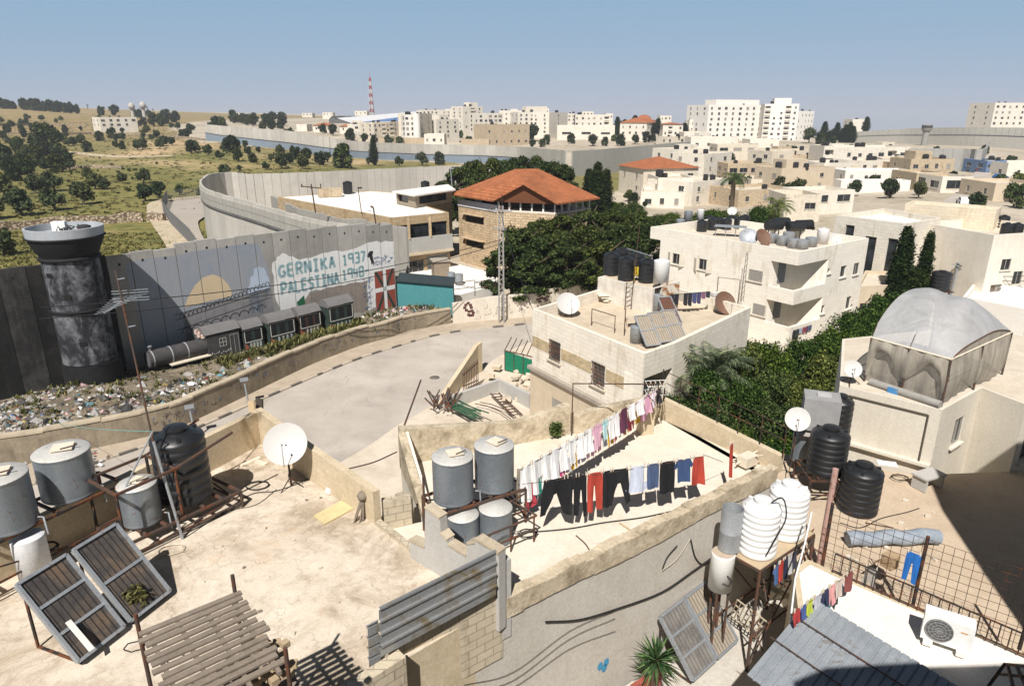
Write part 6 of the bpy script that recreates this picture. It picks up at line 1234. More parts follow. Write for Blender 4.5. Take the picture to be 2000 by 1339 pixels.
def palm(name,label,p,h,n_,ln,droop=.9,mat=None,r0=.22):
 root=T(name,label,'palm tree',tuple(p));mb=MB();q=random.Random(int(h*10));pts=[Vector((0,0,-.3)),Vector((.05,0,h*.5)),Vector((.0,.05,h))];mb.tube(pts,r0,9,True,r0*.8);P('trunk',mb,M_BARK,root,local=True);mb=MB()
 for k in range(n_):
  a=k*2.399+q.uniform(-.2,.2);e0=math.radians(q.uniform(10,82));spine=[];pos=Vector((0,0,h));el=e0
  for j in range(9):spine.append(pos.copy());pos=pos+Vector((math.cos(a)*math.cos(el),math.sin(a)*math.cos(el),math.sin(el)))*ln/8;el-=droop/8*(1.3 if e0>.8 else 1)*1.6
  side=Vector((-math.sin(a),math.cos(a),0));mb.tube(spine,.022,4,False,.006)
  for j in range(1,9):
   for m in range(3):
    f=(j-1+m/3);i0=int(f);c=spine[i0]+(spine[min(i0+1,8)]-spine[i0])*(f-i0);dd=(spine[min(i0+1,8)]-spine[i0]).normalized();w_=ln*.24*math.sin(math.pi*min(1,(f+1.2)/9.4))
    for sg in(-1,1):tip=c+side*sg*w_*.85+dd*w_*.6-Vector((0,0,w_*.35));mb.face([c,c+dd*.05,tip,c-dd*.03])
 P('fronds',mb,mat or L_PALM,root,local=True);return root
q=at(1429,395,Y=132);palm('palm_tree','tall date palm with a shaggy trunk right of the white corner block',(q.x,q.y,0),zat(350,132),34,3.6,1.3,None,.5)
q=at(1520,415,Y=106);palm('palm_tree','spreading palm crown behind the grey roof tanks of the balcony house',(q.x,q.y,0),zat(404,106),34,3.0,1.0)
q=V3(10.6,33.2);palm('palm_tree','feathery pale palm beside the terrace house wall',(q.x,q.y,-.2),5.6,24,2.4,.7,mleaf('palm_pale',(.085,.105,.06),(.19,.2,.12)))
V3=None;q=at(1392,672,Y=33.5);palm('palm_tree','second pale palm half hidden in the garden trees',(q.x,q.y,-.2),5.3,20,2.3,.7,mleaf('palm_pale',(.085,.105,.06),(.19,.2,.12)))
def tufts(name,pts,hs,mat,per=14,seed=1,w=.05,grp=None):
 q=np.random.default_rng(seed);V=[];
 for(x,y,z),h in zip(pts,hs):
  for k in range(per):
   a=q.uniform(0,6.283);l=h*q.uniform(.4,1.0);b=np.array([x+q.normal()*.12,y+q.normal()*.12,z-.03]);d=np.array([math.cos(a),math.sin(a),0]);sd=np.array([-d[1],d[0],0])*w*q.uniform(.6,1.6);m=b+d*l*.2+[0,0,l*.6];t=b+d*l*.55+[0,0,l]
   V+=[b-sd*.4,b+sd*.4,m+sd,m-sd,m-sd,m+sd,t+sd*.3,t-sd*.3]
 V=np.array(V);n_=len(V)//4;me=bpy.data.meshes.new(name);me.from_pydata(V.tolist(),[],np.arange(n_*4).reshape(-1,4).tolist());me.materials.append(mat);o=bpy.data.objects.new(name,me);COL.objects.link(o);return props(o,None,None,grp,'stuff')
L_WEED=mleaf('weed_leaf',(.07,.075,.025),(.19,.175,.075));r=random.Random(8);pts,hs=[],[]
for k in range(330):
 s=r.uniform(8.5,21.5);off=r.uniform(3.4,4.8)if s<14 else r.uniform(3.0,4.2);q=wpt(s,0,off+r.gauss(0,.25));pts.append((q.x,q.y,dz(q.x,q.y)));hs.append(r.uniform(.25,.8))
for k in range(420):i=r.randrange(12,len(RW));j=r.randrange(1,14);g=Gd[i][j];pts.append((g[0]+r.uniform(-.4,.4),g[1]+r.uniform(-.4,.4),g[2]));hs.append(r.uniform(.15,.5))
tufts('weeds',pts,hs,L_WEED,9,3,.04)
pts,hs=[],[]
for k in range(5200):
 Y=44+66*r.random()**1.3;u=r.uniform(-60,420);X=(u-1000)/1333*Y*1.02
 if inpoly(np.array([X]),np.array([Y]),FIELD)[0]and(X-W0.x)*WN.x+(Y-W0.y)*WN.y<-.6:pts.append((X,Y,float(gz(X,Y))));hs.append(r.uniform(.15,.5))
tufts('meadow_grass',pts,hs,mleaf('meadow_leaf',(.095,.095,.03),(.20,.175,.07)),7,5,.07)
def litter(name,pts,seed,smin,smax,mat):
 q=np.random.default_rng(seed);V=[];Fc=[]
 for x,y,z in pts:
  s=q.uniform(smin,smax)*(1.9 if q.random()<.08 else 1);n_=6;b=len(V);off=q.normal(size=(n_+2,3))*s*.18
  for k in range(n_):a=6.283*k/n_;V.append(np.array([x+math.cos(a)*s*.55,y+math.sin(a)*s*.4,z-.02])+off[k]*[1,1,.6])
  V.append(np.array([x,y,z+s*q.uniform(.15,.5)])+off[n_])
  for k in range(n_):Fc.append((b+k,b+(k+1)%n_,b+n_))
 me=bpy.data.meshes.new(name);me.from_pydata([tuple(v)for v in V],[],Fc);me.materials.append(mat);o=bpy.data.objects.new(name,me);COL.objects.link(o);return props(o,None,None,None,'stuff')
n=N('litter_scraps');g=n.n('NewGeometry');M_LIT=n.done(n.ramp(g.outputs['Random Per Island'],[(0,(.40,.39,.37)),(.13,(.26,.245,.23)),(.30,(.07,.065,.06)),(.48,(.22,.17,.12)),(.60,(.10,.22,.26)),(.63,(.42,.28,.30)),(.66,(.03,.03,.03)),(.76,(.14,.11,.08)),(.88,(.32,.24,.08)),(.90,(.26,.06,.05)),(.92,(.08,.14,.24)),(.94,(.60,.59,.58)),(1,(.05,.05,.05))],'CONSTANT'),.6)
pts=[]
for k in range(2800):
 if k<1800:t=.04+r.betavariate(1.3,2.2)*(.30 if k<1450 else.5);kk=r.betavariate(1.3,1.7)
 elif k<2150:t=r.uniform(.3,.55);kk=r.uniform(.02,.4)
 else:t=r.gauss(.93,.05);kk=r.betavariate(1.5,1.6)
 if not.03<t<.985:continue
 f=t*(len(RW)-1);i=int(f);j=min(13,int(kk*14));a_=GDA[i,j]+(GDA[i+1,j]-GDA[i,j])*(f-i);b_=GDA[i,j+1]+(GDA[i+1,j+1]-GDA[i,j+1])*(f-i);p_=a_+(b_-a_)*(kk*14-j)
 pts.append((p_[0],p_[1],p_[2]+.03))
litter('litter',pts,4,.09,.36,M_LIT)
pts=[(q.x,q.y,.14)for q in(at(r.gauss(650,20)-480,885+r.gauss(0,12),z=.14)for k in range(60))]+[(q.x,q.y,.02)for q in(at(r.uniform(20,200),r.uniform(872,905),z=.02)for k in range(40))]
litter('street_litter',pts,9,.1,.3,M_LIT)
# near roofs
V=Vector
def up3(p,z):return V((p[0],p[1],z))
def xy(l,z):return[tuple(at(u,v,z=z).xy)for u,v in l]
M_FAC=mconc('facade_render',(.50,.47,.42),(.37,.33,.27),.6,True,.6,.16)
M_BEIGE=mconc('beige_render',(.56,.47,.335),(.36,.28,.17),.6,False,1.1,.16)
M_BLOCK=mstone('block_wall',(.50,.43,.32),.40,.20,.62,.12,.3,.012)
n=N('terrace_floor');p=n.pos();a=n.noise(p,.55,13,.77,.5);b=n.noise(p,2.3,10,.78,.4);c=n.noise(p,40,4,.75);d=n.noise(p,.3,4)
x=n.ramp(a,[(.30,(.26,.20,.135)),(.42,(.42,.35,.265)),(.52,(.56,.485,.39)),(.7,(.66,.59,.49))]);x=n.mix(n.ramp(n.math('MULTIPLY',d,b),[(.31,(0,0,0)),(.42,(.55,.55,.55))]),x,(.47,.29,.15))
x=n.mix(1.0,x,n.ramp(c,[(.34,(.80,)*3),(.5,(1,1,1)),(.66,(1.1,)*3)]),'MULTIPLY');x=n.mix(1.0,x,n.ramp(b,[(.36,(.80,.77,.74)),(.52,(1.04,)*3)]),'MULTIPLY');vo=n.n('TexVoronoi',feature='DISTANCE_TO_EDGE',i={'Scale':.55});nv=n.n('TexNoise',i={'Scale':2.2,'Detail':6});n.l(p,nv.inputs['Vector']);av=n.n('VectorMath',operation='ADD');n.l(p,av.inputs[0]);n.l(nv.outputs['Color'],av.inputs[1]);n.l(av.outputs[0],vo.inputs['Vector']);x=n.mix(n.math('MULTIPLY',n.ramp(vo.outputs['Distance'],[(0,(.8,)*3),(.012,(0,0,0))]),d),x,(.2,.155,.11));n.bump(c,.008);M_TERR=n.done(x,.93)
M_LAUN=mconc('laundry_floor',(.66,.60,.51),(.46,.39,.29),.5,False,.8,.09)
# left terrace
ter=T('terrace_building','sandy concrete roof terrace with low parapets at the lower left','building',(-6,12,0))
TP=[(-3.33,14.48),(-7.60,18.95),(-8.62,17.0),(-14.2,6.2),(-12,2.2),(-2.6,2.2),(-2.9,9.6),(-1.95,10.1),(-.34,11.5),(-1.57,12.6)]
mb=MB();mb.prism(TP[::-1]if 0 else TP,0,8.5,False);mbf=MB();mbf.face([(*q,8.504)for q in TP]);P('wall',mb,M_BEIGE,ter);P('roof',mbf,M_TERR,ter)
mb=MB();mb.wallrun([(-14.4,5.6,8.5,9.5),(-8.62,16.95,8.5,9.55),(-8.1,18.0,8.5,9.55),(-7.66,18.9,8.5,9.55)],.2);mb.wallrun([(-7.66,18.9,8.5,9.62),(-5.6,16.75,8.5,9.55),(-3.28,14.5,8.5,9.4)],.2);P('parapet',mb,M_BEIGE,ter)
mb=MB();mb.wallrun([(-3.28,14.45,8.4,8.62),(-1.6,12.62,8.4,8.6)],.16);P('kerb_edge',mb,M_BLOCK,ter)
# laundry house
lh=T('laundry_house','house with a bright pale roof hung with washing and a bare grey street wall','building',(1.5,16,0))
LP=[(-3.3,18.1),(-2.2,15.05),(-3.35,14.62),(-.2,11.95),(.05,11.9),(7.8,17.6),(5.1,21.5),(3.1,20.6),(1.8,20.1),(0,19.4)]
LPW=[(-.16,11.55),(7.49,17.14)];fd=(V((*LPW[1],0))-V((*LPW[0],0))).normalized();fn=V((fd.y,-fd.x,0));FP=lambda s,z,k=0:V((LPW[0][0],LPW[0][1],z))+fd*s+fn*k;FL=(V(LPW[1])-V(LPW[0])).length
mb=MB();mb.face([(*q,8.2)for q in LP]);P('roof',mb,M_LAUN,lh)
mb=MB();mb.slab([FP(-3.2,0,-.02),FP(FL,0,-.02),FP(FL,8.3,-.02),FP(-.1,8.3,-.02),FP(-3.2,7.9,-.02)],fn,.22)
mb.slab([FP(FL,0,-.1),V((5.1,21.6,0)),V((5.1,21.6,8.2)),FP(FL,8.2,-.1)],(.8,.5,0),.2);P('street_wall',mb,M_FAC,lh);mb=MB();mb.slab([V((-3.3,18.1,2)),V((-2.2,15.0,2)),V((-2.2,15.0,8.25)),V((-3.3,18.1,9.3))],(-.94,-.33,0),.25);P('plaster_wall',mb,M_PLAS,lh)
n=N('coping_rough');p=n.pos();a=n.noise(p,1.6,6,.7,.5);b=n.noise(p,9,5,.7);x=n.ramp(a,[(.32,(.27,.22,.15)),(.5,(.50,.42,.30)),(.65,(.60,.52,.39))]);x=n.mix(1.0,x,n.ramp(b,[(.3,(.72,)*3),(.7,(1.12,)*3)]),'MULTIPLY');n.bump(b,.04,.8);M_COPR=n.done(x,.95)
mb=MB();ss=np.linspace(-.1,FL,34);r=random.Random(6)
for i in range(33):
 s0,s1=ss[i],ss[i+1];h0=8.62+.03*math.sin(i*1.3)+r.uniform(-.02,.02);zb=8.14+.05*math.sin(i*.35)+r.uniform(-.015,.015);a,b=FP(s0,0,-.12),FP(s1,0,-.12);mb.wallrun([(a.x,a.y,zb,h0),(b.x,b.y,zb,h0+.01)],.285+r.uniform(0,.012))
P('coping',mb,M_COPR,lh)
mb=MB();mb.wallrun([(-3.3,18.1,8.2,9.36),(-1.6,18.75,8.2,9.15),(0,19.4,8.2,8.95),(1.0,19.8,8.2,9.1),(1.8,20.1,8.2,9.25)],.28);mb.wallrun([(1.95,20.15,8.2,8.85),(3.2,20.65,8.2,8.95),(5.0,21.4,8.2,9.0)],.26);mb.wallrun([(-3.2,17.95,8.2,9.28),(-2.7,16.5,8.2,8.85),(-2.15,15.1,8.2,8.3)],.22);P('back_parapet',mb,M_COPR,lh)
mb=MB();mb.wallrun([(5.05,21.4,8.2,8.95),(6.4,19.5,8.2,8.85),(7.75,17.55,8.2,8.75)],.2);P('garden_parapet',mb,M_BEIGE,lh)
mb=MB();q=at(1262,800,z=9.0);mb.box((q.x,q.y,8.75),(.42,.42,1.1),.3);P('corner_pillar',mb,M_BEIGE,lh)
sw=T('stepped_wall','grey rendered wall stepping down between the terrace and the laundry roof','wall',(-1,12.6,8.2));a,b=V((-2.02,13.0,0)),V((-.18,11.42,0));d=(b-a);nn=V((d.y,-d.x,0)).normalized()
def swp(u,v):
 q=V(ray(u,v));t=(a.x*nn.x+a.y*nn.y)/(q.x*nn.x+q.y*nn.y);q=q*t;return((q.x-a.x)*d.x+(q.y-a.y)*d.y)/d.length**2,H+q.z
M_SWR=mconc('grey_render_light',(.43,.42,.395),(.34,.31,.27),.5);prof=[swp(*q)for q in[(806,1052),(836,1066),(837,988),(866,1010),(868,1038),(880,1052),(881,1060),(917,1082),(919,1058),(934,1056),(935,1050),(981,1078)]]
mb=MB();mb.wallrun([(*(a+d*t).xy,8.0,z)for t,z in prof],.2);P('wall_body',mb,M_SWR,sw)
mb=MB()
for(t0,z0),(t1,z1)in zip(prof[::2],prof[1::2]):p0,p1=a+d*t0,a+d*t1;mb.bar(up3(p0,z0+.03),up3(p1,z1+.03),.24,.055)
P('coping',mb,M_COP,sw)
bw=T('block_wall','bare concrete block wall under the corrugated sheet','wall',(-1,10.9,8));mb=MB();mb.wallrun([(*FP(-2.75,0,-.1).xy,7.2,8.95),(*FP(-.05,0,-.1).xy,7.2,9.0)],.22);P('wall_body',mb,M_BLOCK,bw)
mb=MB();q=FP(.02,0,-.1);mb.box((q.x,q.y,8.6),(.3,.22,1.9),.63);P('end_pier',mb,M_SWR,bw)
bw2=T('block_wall','short block parapet in the bottom corner left of the dark gap','wall',(-2.2,9.4,8));mb=MB();q=FP(-3.0,0,-.1);mb.wallrun([(-1.95,9.75,5,8.95),(-2.9,8.9,5,8.9),(-3.4,8.4,5,8.9)],.24);P('wall_body',mb,M_BLOCK,bw2)
M_CORR=mmetal('corrugated',(.33,.34,.345),.42,.55,.36,(.22,.175,.105),1.1)
def corr(name,label,p,x,y,w,l,pitch,depth,mat,cat='metal sheet',period=3,th=.012):
 x=V(x).normalized();y=V(y).normalized();nn=x.cross(y);prof=[];s=0
 while s<w:
  prof+=[(s,0),(s+pitch*.74,0),(s+pitch*.78,depth),(s+pitch*.94,depth),(s+pitch*.98,0)];s+=pitch
 mb=MB()
 for(s0,h0),(s1,h1)in zip(prof,prof[1:]):
  A=[V(p)+x*s0+nn*h0,V(p)+x*s1+nn*h1];mb.face([A[0],A[1],A[1]+y*l,A[0]+y*l]);mb.face([q-nn*th for q in(A[0],A[1],A[1]+y*l,A[0]+y*l)][::-1])
 return S(name,mb,mat,label,cat)
p0=FP(-3.05,8.93,.02);tl_=V((*at(740,1197,z=9.75).xy,9.75));tr_=V((*at(966,1078,z=9.75).xy,9.75));bl_=at(743,1282,z=8.95);br_=at(968,1160,z=9.0)
corr('corrugated_sheet','rust-streaked corrugated metal sheet leaning along the edge of the sandy terrace',bl_,(tl_-bl_),(br_-bl_),(tl_-bl_).length,(br_-bl_).length,.235,-.045,M_CORR)
corr('corrugated_sheet','narrow folded metal sheet standing behind the left end of the long corrugated sheet',bl_+V((-.2,-.05,-.2)),(tl_-bl_+V((0,0,.1))),(br_-bl_),.75,.22,.2,.05,M_CORR)
# things on the left terrace
q=at(557,866,z=9.85);dish('satellite_dish','large plain white dish by the parapet of the sandy terrace',(q.x,q.y,9.85),.56,-10,36,M_DISHW,None,8.5,.14)
def plank(name,label,a,b,w,t,mat,cat='plank',up=(0,0,1)):mb=MB();mb.bar(a,b,w,t,up);return S(name,mb,mat,label,cat)
M_WOOD=mconc('raw_wood',(.52,.40,.24),(.36,.26,.15),.5,False,3);M_WOODG=mconc('grey_wood',(.23,.19,.15),(.13,.105,.085),.6,False,4);M_PLANKW=mplain('board_pale',(.62,.55,.44),.8)
a=at(500,865,z=8.5);plank('plank','short yellowish board leaning in the terrace corner',a,(a.x-.12,a.y+.35,9.75),.28,.05,M_WOOD,up=(.5,.85,0));a=at(508,856,z=8.5);plank('plank','dark door panel leaning in the shaded terrace corner',a,(a.x+.05,a.y+.22,9.75),.3,.05,mplain('panel_dark',(.06,.05,.04)),up=(.5,.85,0))
for k,(u0,v0,u1,v1)in enumerate([(441,895,478,880),(470,910,508,893),(500,900,521,906)]):plank('plank',['pale plank on the floor nearest the back parapet','pale plank on the floor nearer the dish','stubby pale plank beside the dish foot'][k],at(u0,v0,z=8.53),at(u1,v1,z=8.53),.14,.05,M_PLANKW)
a,b=at(617,1012,z=8.53),at(652,985,z=8.53);mb=MB();Q=[at(612,1006,z=8.55),at(634,1022,z=8.55),at(690,992,z=8.55),at(668,976,z=8.55)];mb.slab(Q,(0,0,1),.04);S('plywood_sheet',mb,mplain('plywood',(.56,.47,.26),.8),'yellow plywood sheet lying flat on the sandy terrace','plywood')
a=at(641,963,z=8.52);plank('plank','pale slab leaning against the inside of the right parapet',a,(a.x+.2,a.y+.3,9.35),.22,.07,mplain('slab_pale',(.6,.58,.55)),up=(-.7,-.7,0))
mb=MB();r=random.Random(3);a=at(700,1018,z=8.5)
for k in range(9):mb.tube([a+V((r.uniform(-.12,.12),r.uniform(-.08,.08),0)),a+V((.12+r.uniform(-.05,.05),.12+r.uniform(-.04,.04),.62+r.uniform(-.1,.1)))],.018,5)
mb.lathe(a+V((.12,.12,.55)),[(0,0),(.11,.02),(.14,.1),(.08,.2),(0,.22)],8);S('broom_bundle',mb,M_WOODG,'bundle of sticks and a brush leaning on the parapet end','brooms')
def coil(name,label,c,rr,turns,mat,r_=.014,seed=1,z=.03,squ=.75):
 q=random.Random(seed);c=V(c);pts=[c+V((math.cos(t)*rr*(1+q.uniform(-.12,.12)),math.sin(t)*rr*squ*(1+q.uniform(-.12,.12)),z+.01*t/6.28))for t in np.linspace(0,turns*6.283,int(turns*18))];mb=MB();mb.tube(pts,r_,5);return S(name,mb,mat,label,'hose')
M_HOSE=mplain('hose_black',(.02,.02,.02),.5)
coil('hose_coil','black hose coiled on the terrace floor below the dish',at(503,950,z=8.5),.3,2.2,M_HOSE);coil('hose_coil','thin pale cable coiled in front of the leaning pole',at(335,1075,z=8.5),.28,1.6,mplain('cable_pale',(.55,.5,.4)),.01,4)
def floorcable(label,pts,z,r_=.014,mat=None,nm='cable'):mb=MB();L=smooth_line([tuple(at(u,v,z=z+.02))for u,v in pts],6);mb.tube([tuple(q)for q in L],r_,5);return S(nm,mb,mat or M_HOSE,label,'cable')
floorcable('black cable snaking across the terrace floor to the parapet',[(430,1003),(490,965),(540,958),(590,940),(625,922)],8.5);floorcable('thin black cable across the sandy terrace left of the dish',[(360,1050),(440,1000),(500,985),(540,955)],8.5,.008)
def tankpair():pass
M_STEELT=mmetal('tank_steel',(.235,.265,.295),.42,.55,.04);M_STEELT2=mmetal('tank_steel_top',(.55,.54,.51),.6,.35,.12,(.4,.33,.25))
def steel_tank(label,c,r_,h,group=None,lid=True,seed=0):
 root=T('steel_tank',label,'water tank',tuple(c),0,group);mb=MB();mb.lathe((0,0,0),[(0,0),None,(r_,0),(r_*1.015,.02),(r_*1.015,.05),(r_,.07),None,(r_,h*.5),None,(r_*1.006,h*.505),(r_,h*.51),None,(r_,h-.06),None,(r_*1.02,h-.04),(r_*1.02,h)],40);P('body',mb,M_STEELT,root,local=True)
 mb=MB();mb.lathe((0,0,0),[(r_*1.018,h+.001),(r_*.95,h+.03),(0,h+.075)],40);P('top',mb,M_STEELT2,root,local=True)
 if lid:mb=MB();a=.4+seed;mb.box((r_*.1,0,h+.10),(r_*.75,r_*.7,.025),a);P('lid',mb,M_PLANKW,root,local=True);mb=MB();mb.tube([(r_*.2,-r_*.3,h+.13),(r_*.65,r_*.1,h+.13)],.015,5);P('handle',mb,M_RUST,root,local=True)
 mb=MB();mb.tube([(r_,.1,.12),(r_+.14,.1,.12),(r_+.16,.1,-.3)],.022,6);P('outlet_pipe',mb,M_GALV,root,local=True);return root
def frame(name,label,poly,z0,z1,mat,mid=True,legs=True,beams=2,w=.06):
 c=np.mean([q for q in poly],axis=0);root=T(name,label,'tank stand',(c[0],c[1],z0));mb=MB();n_=len(poly)
 for i in range(n_):mb.bar(up3(poly[i],z1),up3(poly[(i+1)%n_],z1),w)
 for k in range(1,beams+1):t=k/(beams+1);a=V((*poly[0],0)).lerp(V((*poly[1],0)),t);b=V((*poly[3],0)).lerp(V((*poly[2],0)),t);mb.bar(up3(a,z1),up3(b,z1),w)
 P('top_rails',mb,mat,root);mb=MB()
 for i in(0,1,2):mb.bar(up3(poly[i],z0+.1),up3(poly[(i+1)%n_],z1-.1),w*.5);mb.bar(up3(poly[i],z0+(z1-z0)*.35),up3(poly[(i+1)%n_],z0+(z1-z0)*.35),w*.6)
 P('braces',mb,mat,root)
 for q in poly:mb=MB();mb.bar(up3(q,z0),up3(q,z1),w);P('leg',mb,mat,root)
 return root
tA,tB=at(115,980,z=9.85),at(12,1046,z=9.85)
steel_tank('wide steel tank second from the left edge on the terrace stand',(tA.x,tA.y+.42,9.85),.56,1.05,'steel tanks on the terrace stand');steel_tank('steel tank cut by the left edge on the terrace stand',(tB.x-.25,tB.y+.42,9.85),.56,1.15,'steel tanks on the terrace stand')
e=V((.47,.88,0));s_=V((.88,-.47,0));m=V((tA.x,tA.y,0))+e*.4
fp=[m+e*.85+s_*.42,m+e*.85-s_*.6,m-e*3.6-s_*.6,m-e*3.6+s_*.42];frame('tank_stand','long rusty angle-iron stand under the two steel tanks at the left edge',[tuple(q.xy)for q in(fp[0],fp[3],fp[2],fp[1])],8.5,9.82,M_IRON,beams=5)
tC,tD=at(265,1030,z=9.0),at(347,990,z=9.0)
steel_tank('shorter steel tank inside the pipe cage beside the big black tank',(tC.x,tC.y+.35,9.0),.42,.95,None,True,1)
def black_tank(label,c,r_,h,group=None,nm='black_tank',mat=None,ribs=6):
 root=T(nm,label,'water tank',tuple(c),0,group);pr=[(0,0),None,(r_*.97,0),(r_,.04)]
 for k in range(ribs):z=.05+(h*.86)*k/ribs;dz_=h*.86/ribs;pr+=[(r_,z+dz_*.1),(r_,z+dz_*.62),(r_*.965,z+dz_*.7),(r_*.965,z+dz_*.9)]
 pr+=[(r_,h*.92),(r_*.95,h*.965),(r_*.6,h*1.03),(r_*.42,h*1.05)];mb=MB();mb.lathe((0,0,0),pr,40);P('body',mb,mat or M_BPL,root,local=True)
 mb=MB()
 for k in range(6):a=k*1.047;mb.box((math.cos(a)*r_*.7,math.sin(a)*r_*.7,h*1.0),(r_*.34,r_*.12,h*.05),a)
 P('shoulder_ribs',mb,mat or M_BPL,root,local=True);mb=MB();mb.lathe((0,0,h*1.045),[(r_*.42,0),(r_*.44,.04),(r_*.44,.1),None,(r_*.3,.13),(0,.14)],24);P('lid',mb,mat or M_BPL,root,local=True);return root
black_tank('big black plastic tank with an open lid on the terrace stand',(tD.x,tD.y+.5,9.0),.62,1.72)
e2=V((.55,.83,0));s2=V((.83,-.55,0));m=V((tC.x,tC.y+.35,0));g4=[m-e2*.75+s2*.62,m+e2*2.1+s2*.75,m+e2*2.1-s2*.65,m-e2*.75-s2*.62]
frame('tank_stand','rusty stand with timber beams under the black tank and the caged steel tank',[tuple(q.xy)for q in g4],8.5,8.95,M_RUST,beams=5)
cg=T('pipe_cage','rusty pipe cage with leaning poles around the caged steel tank','pipe cage',(m.x,m.y,8.95))
c4=[g4[0],m+e2*.62+s2*.6,m+e2*.62-s2*.62,g4[3]]
for i in range(4):mb=MB();mb.bar(up3(c4[i],8.95),up3(c4[i],10.25),.05);P('upright',mb,M_IRON,cg)
mb=MB()
for i in range(4):mb.bar(up3(c4[i],10.22),up3(c4[(i+1)%4],10.22),.055)
mb.bar(up3(c4[1],10.22),up3(g4[1],10.6),.05);mb.bar(up3(c4[2],10.22),up3(g4[2],10.6),.05);P('rails',mb,M_RUST,cg)
a=at(357,1052,z=8.5);b=at(300,862,Y=a.y+.15);mb=MB();mb.tube([a,b],.035,8);P('leaning_pole',mb,M_GALV,cg)
b2=at(298,842,Y=a.y+.15);c=at(241,960,Y=a.y-.2);mb=MB();mb.tube([b2,c],.022,6);P('leaning_pole',mb,M_GALV,cg)
am=T('tv_aerial','tall rusty aerial mast rising in front of the watchtower, with a fishbone antenna','aerial',tuple(b2));t_=at(226,528,Y=a.y+.9);mb=MB();mb.tube([b2-V((0,0,1.2)),t_],.022,6);P('mast',mb,M_RUST,am)
ac=at(238,590,Y=a.y+.8);mb=MB();ax=V((-.12,-.75,-.12));mb.bar(ac+ax*-.45,ac+ax*.75,.03)
for k in range(8):t=k/7;c=ac+ax*(-.4+1.12*t);w_=.38*(1-.55*t)+.02;mb.bar(c-V((w_,.05,.02)),c+V((w_,-.05,.08)),.008)
for sg in(-1,1):
 for k in range(3):mb.bar(ac+ax*-.4+V((-.42,0,.06*k*sg)),ac+ax*-.4+V((.42,0,.06*k*sg+.06)),.012)
P('antenna',mb,M_GALV,am)
for zv in(545,636,735):mb=MB();q=b2.lerp(t_,(842-zv)/314);mb.bar(q,q+V((.16,0,.03)),.02);P('peg',mb,M_GALV,am)
wire('thin turquoise line from the rubbish strip to the pipe cage',at(115,826,z=1.8),b2,.1,.01,mplain('line_turq',(.15,.40,.36)))
q=at(52,1150,z=8.5);cyl_tank('boiler_tank','whitewashed upright boiler under the stand at the left edge',(q.x+.05,q.y+.3,8.5),.32,1.1,mconc('boiler_white',(.62,.63,.64),(.4,.42,.45),.5),None,0,.05,False)
coil('hose_coil','black hoses looped behind the solar collectors',at(98,1090,z=8.6),.22,2.5,M_HOSE,.018,6,.3)
a=V((-7.85,9.88,8.5));x=V((.34,.89,0));collector('solar_collector','left one of the two dark solar collectors, with a white strip lying on it',a,x,.95,1.78,R(48),M_COLL2,M_GALV,8,'dark solar collectors on the terrace',2,.12)
collector('solar_collector','right one of the two dark solar collectors, with a dry shrub at its foot',V((-7.46,10.92,8.5)),x,.95,1.78,R(48),M_COLL2,M_GALV,8,'dark solar collectors on the terrace',1,.12)
plank('plank','white strip lying on the left dark collector',at(133,1212,z=9.28),at(180,1268,z=8.86),.1,.02,mplain('strip_white',(.7,.68,.64)),up=(.7,-.25,.66))
cen=[(.1*math.cos(i*2.1),.1*math.sin(i*2.1),.15+.05*i)for i in range(7)];q=at(268,1190,z=8.55);me=leafmesh('crown',cen,[.16]*7,70,.05,3,L_DRY,.2,2.5);tr=T('dry_shrub','small dry shrub at the foot of the right dark collector','shrub',tuple(q));o=bpy.data.objects.new('foliage',me);COL.objects.link(o);o.parent=tr
mb=MB();mb.tube([(0,0,-.05),(.02,0,.25)],.02,5);P('stem',mb,M_BARK,tr,local=True)
rk=T('slatted_rack','weathered wooden slat rack on rusty posts at the bottom left','rack',(-3.9,7.2,8.5));r0,r1=V((-4.82,7.2,0)),V((-3.86,8.0,0));rx=(r1-r0).normalized();ry=V((rx.y,-rx.x,0));RL=(r1-r0).length;r=random.Random(12)
for k in range(13):
 o=ry*(k*.135);mb=MB();dl,dr=r.uniform(-.05,.03),r.uniform(-.03,.09);mb.bar(up3(r0+o+rx*dl,11.62+r.uniform(-.012,.012)),up3(r1+o+rx*dr,11.62+r.uniform(-.012,.012)),.085,.03);P('slat',mb,M_WOODG,rk)
for t in(.08,.36,.64,.92):mb=MB();a=r0+rx*RL*t-ry*.05;mb.bar(up3(a,11.575),up3(a+ry*1.8,11.575),.05,.05);P('bearer',mb,M_WOODG,rk)
for a in(r0+rx*.0-ry*.06,r1-rx*.02-ry*.06,r0+ry*1.75,r1+ry*1.75):mb=MB();mb.tube([up3(a,8.5),up3(a,11.9)],.028,7);P('post',mb,M_RUST,rk)
mb=MB();a=r0+rx*.35+ry*.75;b=r1+ry*.7;mb.slab([up3(a,11.2),up3(a+ry*1.1,11.2),up3(b+ry*1.1+rx*.15,11.2),up3(b+rx*.15,11.2)],(0,0,1),.04);P('shelf',mb,M_WOODG,rk)
for k in range(34):
 q=r1-rx*r.uniform(-.16,.5)+ry*r.uniform(.75,1.7);mb=MB();mb.box((q.x,q.y,11.3+r.uniform(-.03,.3)*(1 if k%3 else.6)),(.1,.09,.08),r.uniform(-.6,.9));S('wood_offcut',mb,mconc('offcut_wood',(.40,.31,.20),(.28,.2,.12),.5,False,5),'weathered wood offcut in the pile beside the slatted rack','wood block','offcuts beside the slatted rack')
mb=MB();mb.wallrun([(-4.9,17.3,2,7.6),(-3.0,15.6,2,7.6)],.18);mb.wallrun([(-3.9,18.2,2,7.0),(-2.7,16.6,2,7.0)],.18)
